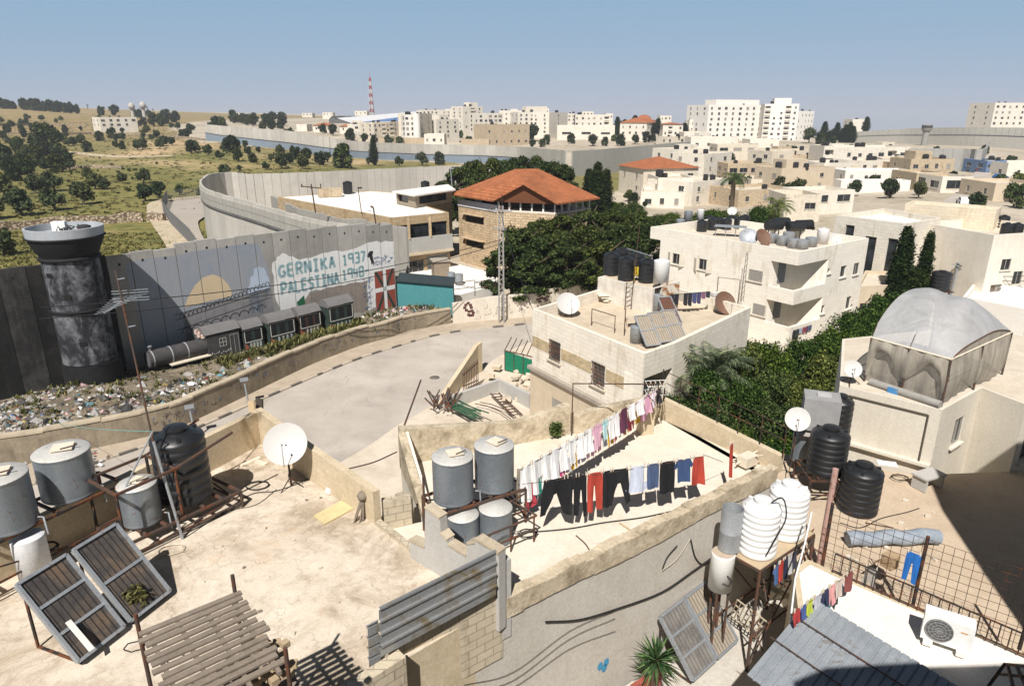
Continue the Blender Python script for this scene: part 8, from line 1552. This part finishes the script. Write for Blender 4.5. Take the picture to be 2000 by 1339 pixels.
b=at(1685,1008,z=6.5);black_tank('black ribbed tank standing on the sandy rooftop, farthest right',(b.x,b.y+.4,6.5),.58,1.42,'black tanks on the right rooftop');b=at(1622,930,z=7.3);black_tank('black ribbed tank raised on a stand behind the white tanks',(b.x,b.y+.4,7.3),.58,1.35,'black tanks on the right rooftop')
frame('tank_stand','dark stand under the raised black tank',[(b.x-.7,b.y-.2),(b.x+.7,b.y-.3),(b.x+.75,b.y+1.0),(b.x-.65,b.y+1.1)],6.5,7.27,M_IRON,beams=4)
b2_=at(1652,880,z=7.3);black_tank('black tank half hidden behind the grey box tank',(b2_.x+.1,b2_.y+1.0,7.3),.42,1.45,'black tanks on the right rooftop')
q=at(1605,840,z=8.2);mb=MB();mb.box((q.x,q.y+.3,8.75),(1.1,.9,1.1),-.35);mb.mat=1;mb.box((q.x+.05,q.y+.3,9.33),(.42,.3,.05),-.35);S('box_tank',mb,[mplain('fibre_grey',(.27,.27,.27)),mplain('fibre_lid',(.4,.4,.4))],'grey square water tank with a small hatch beside the white dish','water tank')
q=at(1572,905,z=6.9);steel_tank('grey steel tank in the shade below the white dish',(q.x,q.y+.3,6.9),.36,.95,None,False);mb=MB();c_=at(1582,840,z=8.15);mb.box((c_.x,c_.y,8.05),(.7,.5,.06),-.4);mb.bar((c_.x,c_.y,6.5),(c_.x,c_.y,8.0),.08);S('stand_board',mb,mplain('board_grey',(.36,.33,.3)),'grey board on a post under the square tank','board')
q=at(1558,818,z=8.7);dish('satellite_dish','round white dish in front of the grey square tank',tuple(q),.39,18,32,M_DISHW,None,6.9,.1);q=at(1666,720,z=9.6);dish('satellite_dish','small white dish at the corner of the tarpaulin house',tuple(q),.3,15,30,M_DISHW,None,9.0,.1)
mb=MB();r_=at(1655,1052,z=6.75);s_=at(1832,1046,z=6.75);L=[r_.lerp(s_,k/10)+V((0,0,.04*math.sin(k*1.7)))for k in range(11)];mb.tube(L,.21,14,True);S('tarpaulin_roll',mb,mconc('tarp_blue_grey',(.20,.235,.28),(.33,.36,.40),.7,False,2.5),'rolled blue-grey tarpaulin lying on the sandy rooftop','tarpaulin')
meshfence('mesh_fence','rusty wire mesh fence standing between the white roof and the sandy rooftop',[(7.85,14.6,6.9),(9.4,13.2,6.9),(11.05,12.0,6.9)],2.0,M_IRON,.2,1.5,.004);mb=MB();q=at(1700,985,z=6.5)
def rubble(name,label,pts,mat,cat):mb=MB();[mb.box(p_,d_,a_)for p_,d_,a_ in pts];return S(name,mb,mat,label,cat)
q=at(1735,1110,z=7.1);mb=MB();mb.box((q.x,q.y,7.35),(.32,.3,.35),.5);mb.bar((q.x-.2,q.y-.1,7.5),(q.x-.35,q.y+.1,7.2),.2,.02);S('cardboard_box',mb,mplain('cardboard',(.36,.26,.16)),'open cardboard box on the low wall by the railing','box')
floorcable('black hose stretched across the sandy rooftop behind the mesh',[(1640,1020),(1680,1030),(1720,1012),(1770,1000),(1795,992)],6.5,.016);floorcable('rusty rod lying by the tarpaulin roll',[(1690,1020),(1745,1030)],6.52,.014,M_RUST,'rod');floorcable('bent iron bar on the sandy rooftop',[(1700,1090),(1722,1120),(1745,1150)],6.6,.014,M_RUST,'rod')
r=random.Random(41)
for k in range(26):q=at(r.uniform(1650,1830),r.uniform(960,1110),z=6.51);mb=MB();s_=r.uniform(.04,.16);mb.box((q.x,q.y,6.51+s_*.25),(s_,s_*r.uniform(.4,1),s_*.5),r.uniform(0,3));S('stone_chip',mb,M_RUB0,'small pale chip of debris on the sandy rooftop','stone chip','chips on the sandy rooftop')
for k in range(40):q=at(r.uniform(380,900),r.uniform(950,1250),z=8.51);mb=MB();s_=r.uniform(.025,.09);mb.box((q.x,q.y,8.51+s_*.2),(s_,s_*r.uniform(.4,1),s_*.4),r.uniform(0,3));S('stone_chip',mb,M_RUB0 if k%3 else M_WOODG,'small stone chip on the sandy terrace floor','stone chip','chips on the sandy terrace')if q.x<-1.9-(12.6-q.y)*.0 and q.x<(q.y-12.6)*-.9-1.6 else None
TB=[(11.51,22.27),(13.85,20.16),(16.36,22.04),(16.86,20.57),(24,25),(21,29.5),(14,27.5)]
th=flat_house('tarpaulin_house','cream rendered house carrying a plastic tarpaulin tent on its roof',TB,5.5,9.0,{1:[(1.75,1.75,.75,1.0,'dark')],3:[(1.6,1.25,2.2,1.0,'dark'),(5.4,1.25,2.2,1.0,'dark')]},mconc('cream_render',(.62,.575,.49),(.46,.41,.33),.45),.0,M_ROOFW)
a,b=V((*TB[0],0)),V((*TB[1],0));d=(b-a).normalized();nn=V((d.y,-d.x,0));Lw=(b-a).length;mb=MB();F_=lambda s,z:a+d*s+nn*.02+V((0,0,z))
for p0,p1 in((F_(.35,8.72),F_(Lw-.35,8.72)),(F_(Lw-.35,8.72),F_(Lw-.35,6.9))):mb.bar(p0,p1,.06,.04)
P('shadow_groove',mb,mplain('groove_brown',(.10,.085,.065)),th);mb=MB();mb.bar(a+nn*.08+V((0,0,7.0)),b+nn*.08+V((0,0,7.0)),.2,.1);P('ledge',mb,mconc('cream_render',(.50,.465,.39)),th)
mb=MB();q=b+V((-.35,-.55,0));mb.box((q.x,q.y,6.98),(.95,.55,.06),.4);mb.box((q.x+.35,q.y+.15,6.74),(.08,.5,.44),.4);mb.box((q.x-.35,q.y-.15,6.74),(.08,.5,.44),.4);S('concrete_bench',mb,M_SWR,'small concrete shelf at the foot of the cream house corner','shelf')
coil('hose_coil','coiled black hose at the foot of the cream house wall',(b.x-1.0,b.y-.1,6.5),.25,2.5,M_HOSE,.014,2,.1)
n=N('tarpaulin');p=n.pos();g=n.noise(n.scale(p,(1.2,1.2,1.2)),1.0,6,.65,1.2);tr_=n.n('BsdfTransparent');ms=n.n('MixShader',i={0:.80});n.done(n.ramp(g,[(.3,(.32,.32,.325)),(.6,(.42,.42,.425)),(.75,(.54,.54,.54))]),.5,0,.5);n.bump(g,.05,.6);n.l(tr_.outputs[0],ms.inputs[1]);n.l(n.b.outputs[0],ms.inputs[2]);n.l(ms.outputs[0],n.out.inputs[0]);M_TARP=n.m
n=N('netting');p=n.pos();g=n.noise(n.scale(p,(4,4,.8)),1.0,6,.65,.6);tr_=n.n('BsdfTransparent');ms=n.n('MixShader',i={0:.72});n.done(n.ramp(g,[(.3,(.24,.21,.17)),(.7,(.46,.42,.35))]),.8);n.bump(g,.04,.7);n.l(tr_.outputs[0],ms.inputs[1]);n.l(n.b.outputs[0],ms.inputs[2]);n.l(ms.outputs[0],n.out.inputs[0]);M_NET=n.m
te=T('tarpaulin_tent','grey plastic tarpaulin tent with draped netting sides on the cream house roof','tent',(15,23.5,9.0));A0,B0=V((12.55,22.65,0)),V((13.95,20.4,0));C0=V((17.9,23.3,0));D0=A0+(C0-B0);ez=10.62;n1,n2=14,20;mb=MB();G=[]
def arch(t,s=0):k=max(0,(s-.58)/.42);return ez+1.42*math.sin(math.pi*t)**.6*(1-.72*k**1.6)
for i in range(n2+1):
 t=i/n2;row=[]
 for j in range(n1+1):
  s=j/n1;q=A0.lerp(B0,s);q2=D0.lerp(C0,s);m=q.lerp(q2,t);sag=.05*math.sin(s*9.4)*math.sin(math.pi*t)+.03*math.sin(s*14+t*9)*math.sin(math.pi*t);row.append((m.x,m.y,arch(t,s)+sag))
 G.append(row)
for i in range(n2):
 for j in range(n1):mb.face([G[i][j],G[i][j+1],G[i+1][j+1],G[i+1][j]],True)
mb2=MB();mb2.v=list(mb.v);mb2.f=mb.f;mb2.sm=mb.sm;mb2.mi=mb.mi
def share(mbx):
 me=mbx;key={};idx=[];V_=[]
 for v in me.v:
  k=tuple(round(c,4)for c in v)
  if k not in key:key[k]=len(V_);V_.append(v)
  idx.append(key[k])
 me.v=V_;me.f=[tuple(idx[i]for i in f)for f in me.f];return me
P('tarpaulin_sheet',share(mb),M_TARP,te)
def drape(name,a,b,ztop,zbot,folds,k,bulge=.12,nx_=26,nz_=8,scal=0):
 d=(b-a);nn=V((d.y,-d.x,0)).normalized();mb=MB()
 def Q(i,j):s=i/nx_;t=j/nz_;lo=zbot(s);z=ztop+(lo-ztop)*t;return a+d*s+nn*(bulge*math.sin(math.pi*t)*(.4+.6*abs(math.sin(s*folds*3.14)))+.035*math.sin(s*folds*12+t*2))+V((0,0,z))
 for i in range(nx_):
  for j in range(nz_):mb.face([Q(i,j),Q(i,j+1),Q(i+1,j+1),Q(i+1,j)],True)
 return P(name,share(mb),M_NET,te)
drape('netting',A0,B0,ez,lambda s:9.55+.75*abs(math.sin((s+.12)*5.2))**2.0*.9 if.05<s<.95 else 9.25,3,0);drape('netting',A0+V((.12,.1,0)),B0+V((.1,.12,0)),ez-.02,lambda s:9.02,2,0,.03)
drape('netting',B0,C0,ez,lambda s:9.05+.25*abs(math.sin(s*4)),4,0);drape('netting',C0,D0,ez,lambda s:9.1,2,0)
gb=MB();n3=12
for i in range(n2):gb.face([(*B0.lerp(C0,i/n2).xy,ez),(*B0.lerp(C0,(i+1)/n2).xy,ez),(*B0.lerp(C0,(i+1)/n2).xy,G[i+1][n1][2]),(*B0.lerp(C0,i/n2).xy,G[i][n1][2])])
P('gable_netting',gb,M_NET,te)
for q in(A0,B0,C0,D0,A0.lerp(B0,.5),B0.lerp(C0,.5)):mb=MB();mb.tube([up3(q,9.0),up3(q,ez)],.035,6);P('post',mb,M_RUST,te)
for a_,b_ in((A0,B0),(B0,C0),(D0,C0),(A0,D0)):mb=MB();mb.tube([up3(a_,ez+.02),up3(b_,ez+.02)],.035,6);P('eaves_bar',mb,M_PLANKW,te)
for j in(0,n1//2,n1):mb=MB();mb.tube([V(G[i][j])-V((0,0,.04))for i in range(n2+1)],.025,6);P('hoop',mb,M_RUST,te)
mb=MB();mb.tube([V((*A0.lerp(B0,t).xy,9.12))+V((-.1,-.1,0))for t in np.linspace(.1,1.0,8)],.13,10);S('netting_roll',mb,mconc('net_grey',(.25,.24,.22),(.4,.38,.35),.6,False,3),'rolled grey netting lying along the foot of the tarpaulin tent','netting');q=A0.lerp(B0,.42);mb=MB();mb.box((q.x-.12,q.y-.14,9.1),(.34,.2,.2),-.9);S('blue_cloth',mb,mplain('cloth_blue',(.06,.22,.45)),'bright blue cloth lying on the ledge under the tarpaulin tent','cloth')
for nm,lab,poly,z0,z1 in(('neighbour_block','tall grey apartment block at the right edge that shades the rooftop',[(9.95,-14),(34,-14),(34,16),(17,13.8),(14.2,12.5),(12.2,12.0),(11.4,9.8),(10.7,6.8),(10.7,5)],0,17.2),('viewpoint_block','tall block the view is taken from, shading the ribbed roof',[(-9,-14),(9.9,-14),(9.9,3.5),(4.4,3.3),(3.7,3.0),(3.6,-1.6),(-9,-1.6)],0,16.9)):
 flat_house(nm,lab,poly,z0,z1,None,M_FAC,.9,None,'apartment block')
mb=MB();q=at(849,737,z=.03);mb.lathe((q.x,q.y,.024),[(0,.01),(.36,.01),(.36,0)],18);S('manhole_cover',mb,mplain('iron_cover',(.14,.125,.11)),'round iron manhole cover in the road','manhole')
sy=T('scrap_yard_wall','low beige yard wall with a sloping top beside the road','wall',(-3.6,44,0));mb=MB();mb.wallrun([(-4.6,41.6,0,.5),(-2.6,46.9,0,2.2),(-2.3,47.3,0,2.3)],.3);P('wall_body',mb,M_BEIGE,sy)
mb=MB();mb.wallrun([(-4.3,40.2,0,.9),(-.9,43.4,0,.9),(1.2,40.6,0,1.0)],.3);S('yard_kerb',mb,M_SWR,'grey kerb wall around the scrap yard floor','wall')
gt=T('spiked_gate','rusty gate with spikes at the top of the sloping yard wall','gate',tuple(at(925,745,z=.3)));mb=MB();a,b=at(905,762,z=.3),at(934,750,z=.3)
for k in range(10):q=a.lerp(b,k/9);mb.bar(q,q+V((0,0,1.3+k*.06)),.05)
mb.bar(a+V((0,0,.3)),b+V((0,0,.3)),.06);mb.bar(a+V((0,0,1.1)),b+V((0,0,1.6)),.06);P('bars',mb,M_RUST,gt)
mb=MB();a,b=at(958,768,z=.35),at(1003,812,z=.35);s_=V((.55,.12,0));mb.bar(a,b,.07);mb.bar(a+s_,b+s_,.07);[mb.bar(a.lerp(b,t),a.lerp(b,t)+s_,.05)for t in np.linspace(.05,.95,9)];S('ladder',mb,M_RUST,'rusty ladder lying flat on the scrap yard floor','ladder')
mb=MB();L=[at(u,v,z=.35)for u,v in[(928,788),(950,792),(975,802),(998,818)]]
for k in range(2):mb.tube([q+V((k*.3,k*.25,0))for q in L],.03,5)
S('bent_rails',mb,M_RUST,'pair of bent rusty rails on the scrap yard floor','rails');r=random.Random(14);M_GRN=mmetal('green_bars',(.03,.12,.07),.6,.2,.3,(.2,.16,.08))
for k in range(16):a=at(888+r.uniform(-14,14),792+r.uniform(-12,6),z=.6);mb=MB();mb.bar(a,a+V((1.5+r.uniform(-.2,.3),-1.9+r.uniform(-.3,.3),.2)),.06);S('green_bar',mb,M_GRN,'green iron bar in the scrap heap behind the laundry roof','iron bar','green bars in the scrap heap')
mb=MB()
for k in range(46):a=at(858+r.uniform(-14,26),792+r.uniform(-10,10),z=.5);mb.tube([a,a+V((r.uniform(-.5,.5),r.uniform(-.4,.4),r.uniform(.2,1.0)))],.05,5)
S('scrap_pile',mb,mmetal('scrap_mixed',(.10,.105,.10),.6,.3,.4),'heap of tangled scrap metal at the corner of the yard','scrap');M_RUB=mconc('rubble_pale',(.58,.5,.39),(.38,.3,.22),.5,False,2)
for k in range(40):q=at(r.gauss(1010,22),r.gauss(752,14),z=.2);mb=MB();s_=r.uniform(.2,.6);mb.box((q.x,q.y,.2+r.uniform(0,.25)),(s_,s_*r.uniform(.5,1),s_*.5),r.uniform(0,3),Matrix.Rotation(r.uniform(-.6,.6),3,'X'));S('rubble_block',mb,M_RUB,'pale broken block in the rubble beside the green mesh screen','rubble','rubble beside the green screen')
for k,(u,vt,vb)in enumerate([(382,795,850),(486,742,790)]):q=at(u,vb,z=.2);mb=MB();zt=zat(vt,q.y);mb.tube([(q.x,q.y,0),(q.x-.1,q.y,zt)],.06,8);mb.box((q.x-.1,q.y,zt+.04),(.5,.35,.14),.5);S('street_lamp',mb,M_GALV,['grey lamp post behind the black tank, farther left','grey lamp post just beyond the terrace corner'][k],'lamp post')
# railway mural: locomotive and carriages in the round
TRD=WD;TRN=WN
def tp(s,off,z):return wpt(s,z,off)
def carbox(name,label,s0,s1,off,z0,zw,rise,m_body,m_roof,wins=3,depth=1.3,grp='carriages of the railway mural'):
 root=T(name,label,'train carriage',tuple(tp((s0+s1)/2,off,z0)),0,grp);mb=MB();f=lambda s,k,z:tp(s,off+k,z);mb.slab([f(s0,0,z0),f(s1,0,z0),f(s1,0,zw),f(s0,0,zw)],TRN,.08);mb.slab([f(s1,-depth,z0),f(s1,-.08,z0),f(s1,-.08,zw),f(s1,-depth,zw)],TRD,.08);mb.slab([f(s0,-.08,z0),f(s0,-depth,z0),f(s0,-depth,zw),f(s0,-.08,zw)],-TRD,.08);P('body',mb,m_body,root);mb=MB();K=9
 for i in range(K):
  t0,t1=i/K,(i+1)/K;y=lambda t:.12-(depth+.24)*t;h=lambda t:zw+rise*math.sin(math.pi*(t*.9+.05));mb.face([f(s0-.02,y(t0),h(t0)),f(s1+.02,y(t0),h(t0)),f(s1+.02,y(t1),h(t1)),f(s0-.02,y(t1),h(t1))],True)
  for s in(s0-.02,s1+.02):mb.face([f(s,y(t0),zw-.03),f(s,y(t1),zw-.03),f(s,y(t1),h(t1)),f(s,y(t0),h(t0))])
 P('roof',mb,m_roof,root);w=(s1-s0)/max(wins,1)
 for k in range(wins):
  c=s0+w*(k+.5);q0,q1=c-w*.32,c+w*.32;zb,zt=z0+(zw-z0)*.5,zw-.12;mb=MB();mb.face([f(q0,.012,zb),f(q1,.012,zb),f(q1,.012,zt),f(q0,.012,zt)]);P('window',mb,M_BLK,root)
 mb=MB();q0,q1=s0+.12,s1-.12;zb,zt=z0+(zw-z0)*.45,zw-.06
 for p0,p1 in(((q0,zb),(q1,zb)),((q1,zb),(q1,zt)),((q1,zt),(q0,zt)),((q0,zt),(q0,zb))):mb.bar(f(p0[0],.03,p0[1]),f(p1[0],.03,p1[1]),.05,.03,up=TRN)
 P('window_trim',mb,mplain('train_trim',(.45,.44,.40)),root);mb=MB()
 for k in range(4):q0=s0+(s1-s0)*(.3+.16*k);mb.face([f(q0,.014,z0+.3),f(q0+.16,.014,z0+.3),f(q0+.16,.014,z0+.75),f(q0,.014,z0+.75)])
 P('pale_panels',mb,mplain('train_panel',(.36,.38,.37)),root);mb=MB();mb.face([f(s0+.06,.016,z0+.1),f(s0+(s1-s0)*.26,.016,z0+.45),f(s0+.06,.016,z0+.8)]);P('red_arrow',mb,mplain('train_red',(.26,.09,.05)),root);return root
M_TG,M_TR_=mconc('train_green',(.018,.035,.030),(.05,.06,.05),.5,True,2),mconc('train_roof',(.15,.145,.145),(.09,.09,.09),.5,False,2);M_TD=mconc('train_dark',(.045,.043,.045),(.09,.085,.08),.5,True,2);OFF=2.3
for k,(s0,s1,z0,zw,mbod,lab)in enumerate([(11.35,12.95,.95,2.75,M_TG,'first green carriage behind the engine cab'),(13.4,15.65,.9,2.85,M_TG,'second green carriage with pale panels'),(16.15,18.2,.85,2.8,mconc('train_maroon',(.06,.032,.022),(.03,.02,.018),.5,True,2),'brown third carriage'),(18.75,21.2,.8,3.0,M_TG,'last green carriage next to the rubbish heap')]):carbox('train_carriage',lab+' of the railway mural',s0,s1,OFF+[0,.15,-.1,.2][k],z0,zw,.62,mbod,M_TR_,3 if k!=0 else 2)
lc=T('locomotive','dark sculpted locomotive with a round boiler in front of the mural','locomotive',tuple(tp(7.8,OFF,1.0)));mb=MB();ax0,ax1=tp(4.7,OFF-.55,2.15),tp(8.6,OFF-.55,2.15);mb.tube([ax0,ax1],.58,24);P('boiler',mb,M_TD,lc)
for t in(.38,.66,.06):mb=MB();c=ax0.lerp(ax1,t);mb.tube([c-TRD*.04,c+TRD*.04],.595,24);P('boiler_band',mb,mplain('train_band',(.3,.3,.31)),lc)
mb=MB();c=ax0+TRD*.25;mb.lathe((c.x,c.y,2.68),[(.1,0),(.1,.28),(.15,.3),(.15,.38),None,(0,.38)],12);P('chimney',mb,M_GALV,lc);mb=MB();mb.tube([ax0-TRD*.03,ax0+TRD*.02],.5,24);P('smokebox_door',mb,mplain('train_door',(.10,.10,.11)),lc)
mb=MB();mb.slab([tp(5.9,OFF+.25,1.62),tp(8.7,OFF+.25,1.62),tp(8.7,OFF-.2,1.62),tp(5.9,OFF-.2,1.62)],(0,0,1),.08);P('running_board',mb,mplain('board_pale',(.62,.55,.44)),lc)
mb=MB();[mb.bar(tp(s,OFF,.8),tp(s,OFF,1.6),.12)for s in(6.0,7.2,8.4)];P('support',mb,M_BLK,lc);mb=MB();mb.slab([tp(8.62,OFF+.06,.9),tp(11.05,OFF+.06,.9),tp(11.05,OFF+.06,3.0),tp(8.62,OFF+.06,3.0)],TRN,.1);mb.slab([tp(8.62,OFF-1.4,.9),tp(8.62,OFF,.9),tp(8.62,OFF,3.0),tp(8.62,OFF-1.4,3.0)],-TRD,.08);P('cab',mb,M_TD,lc);mb=MB()
for i in range(9):
 y=lambda t:.16-1.7*t;h=lambda t:3.0+.55*math.sin(math.pi*(t*.9+.05));t0,t1=i/9,(i+1)/9;mb.face([tp(8.5,OFF+y(t0),h(t0)),tp(11.15,OFF+y(t0),h(t0)),tp(11.15,OFF+y(t1),h(t1)),tp(8.5,OFF+y(t1),h(t1))],True);mb.face([tp(8.5,OFF+y(t0),2.97),tp(8.5,OFF+y(t0),h(t0)),tp(8.5,OFF+y(t1),h(t1)),tp(8.5,OFF+y(t1),2.97)])
P('cab_roof',mb,M_TR_,lc);mb=MB();W_=lambda s0,s1,z0,z1:[mb.bar(tp(p[0],OFF+.09,p[1]),tp(q[0],OFF+.09,q[1]),.035,.01,up=TRN)for p,q in(((s0,z0),(s1,z0)),((s1,z0),(s1,z1)),((s1,z1),(s0,z1)),((s0,z1),(s0,z0)),(((s0+s1)/2,z0),((s0+s1)/2,z1)))];W_(9.5,10.0,2.0,2.6);mb.bar(tp(9.5,OFF+.09,2.3),tp(10.0,OFF+.09,2.3),.035,.01,up=TRN);P('window',mb,mplain('train_trim',(.45,.44,.40)),lc);mb=MB();W_(10.3,10.95,1.1,2.7);P('door',mb,mplain('train_trim2',(.3,.3,.29)),lc);mb=MB();r=random.Random(1);[mb.bar(tp(8.8+.17*k,OFF+.09,1.55+r.uniform(-.05,.05)),tp(8.9+.17*k,OFF+.09,1.6+r.uniform(-.12,.15)),.05,.01,up=TRN)for k in range(9)];P('painted_script',mb,mplain('train_trim',(.45,.44,.40)),lc)
mb=MB();[mb.box(tp(8.45+r.uniform(-.1,.1),OFF-.3-.2*k,2.95+.08*k),(.25,.2,.3),r.uniform(0,3))for k in range(4)];P('painted_face',mb,mconc('train_bits',(.5,.45,.4),(.4,.12,.05),.9,False,5),lc)
# air: one even, very thin volume round the whole place
mb=MB();zlo=float(ZZ.min())-1;mb.box((0,2970,(zlo+62)/2),(21200,6200,62-zlo));n=N('haze_air');n.t.nodes.remove(n.b);pv=n.n('VolumePrincipled');pv.inputs['Color'].default_value=(.84,.88,.95,1);pv.inputs['Density'].default_value=.00022;n.l(pv.outputs[0],n.out.inputs['Volume'])
S('haze',mb,n.m,kind='stuff')
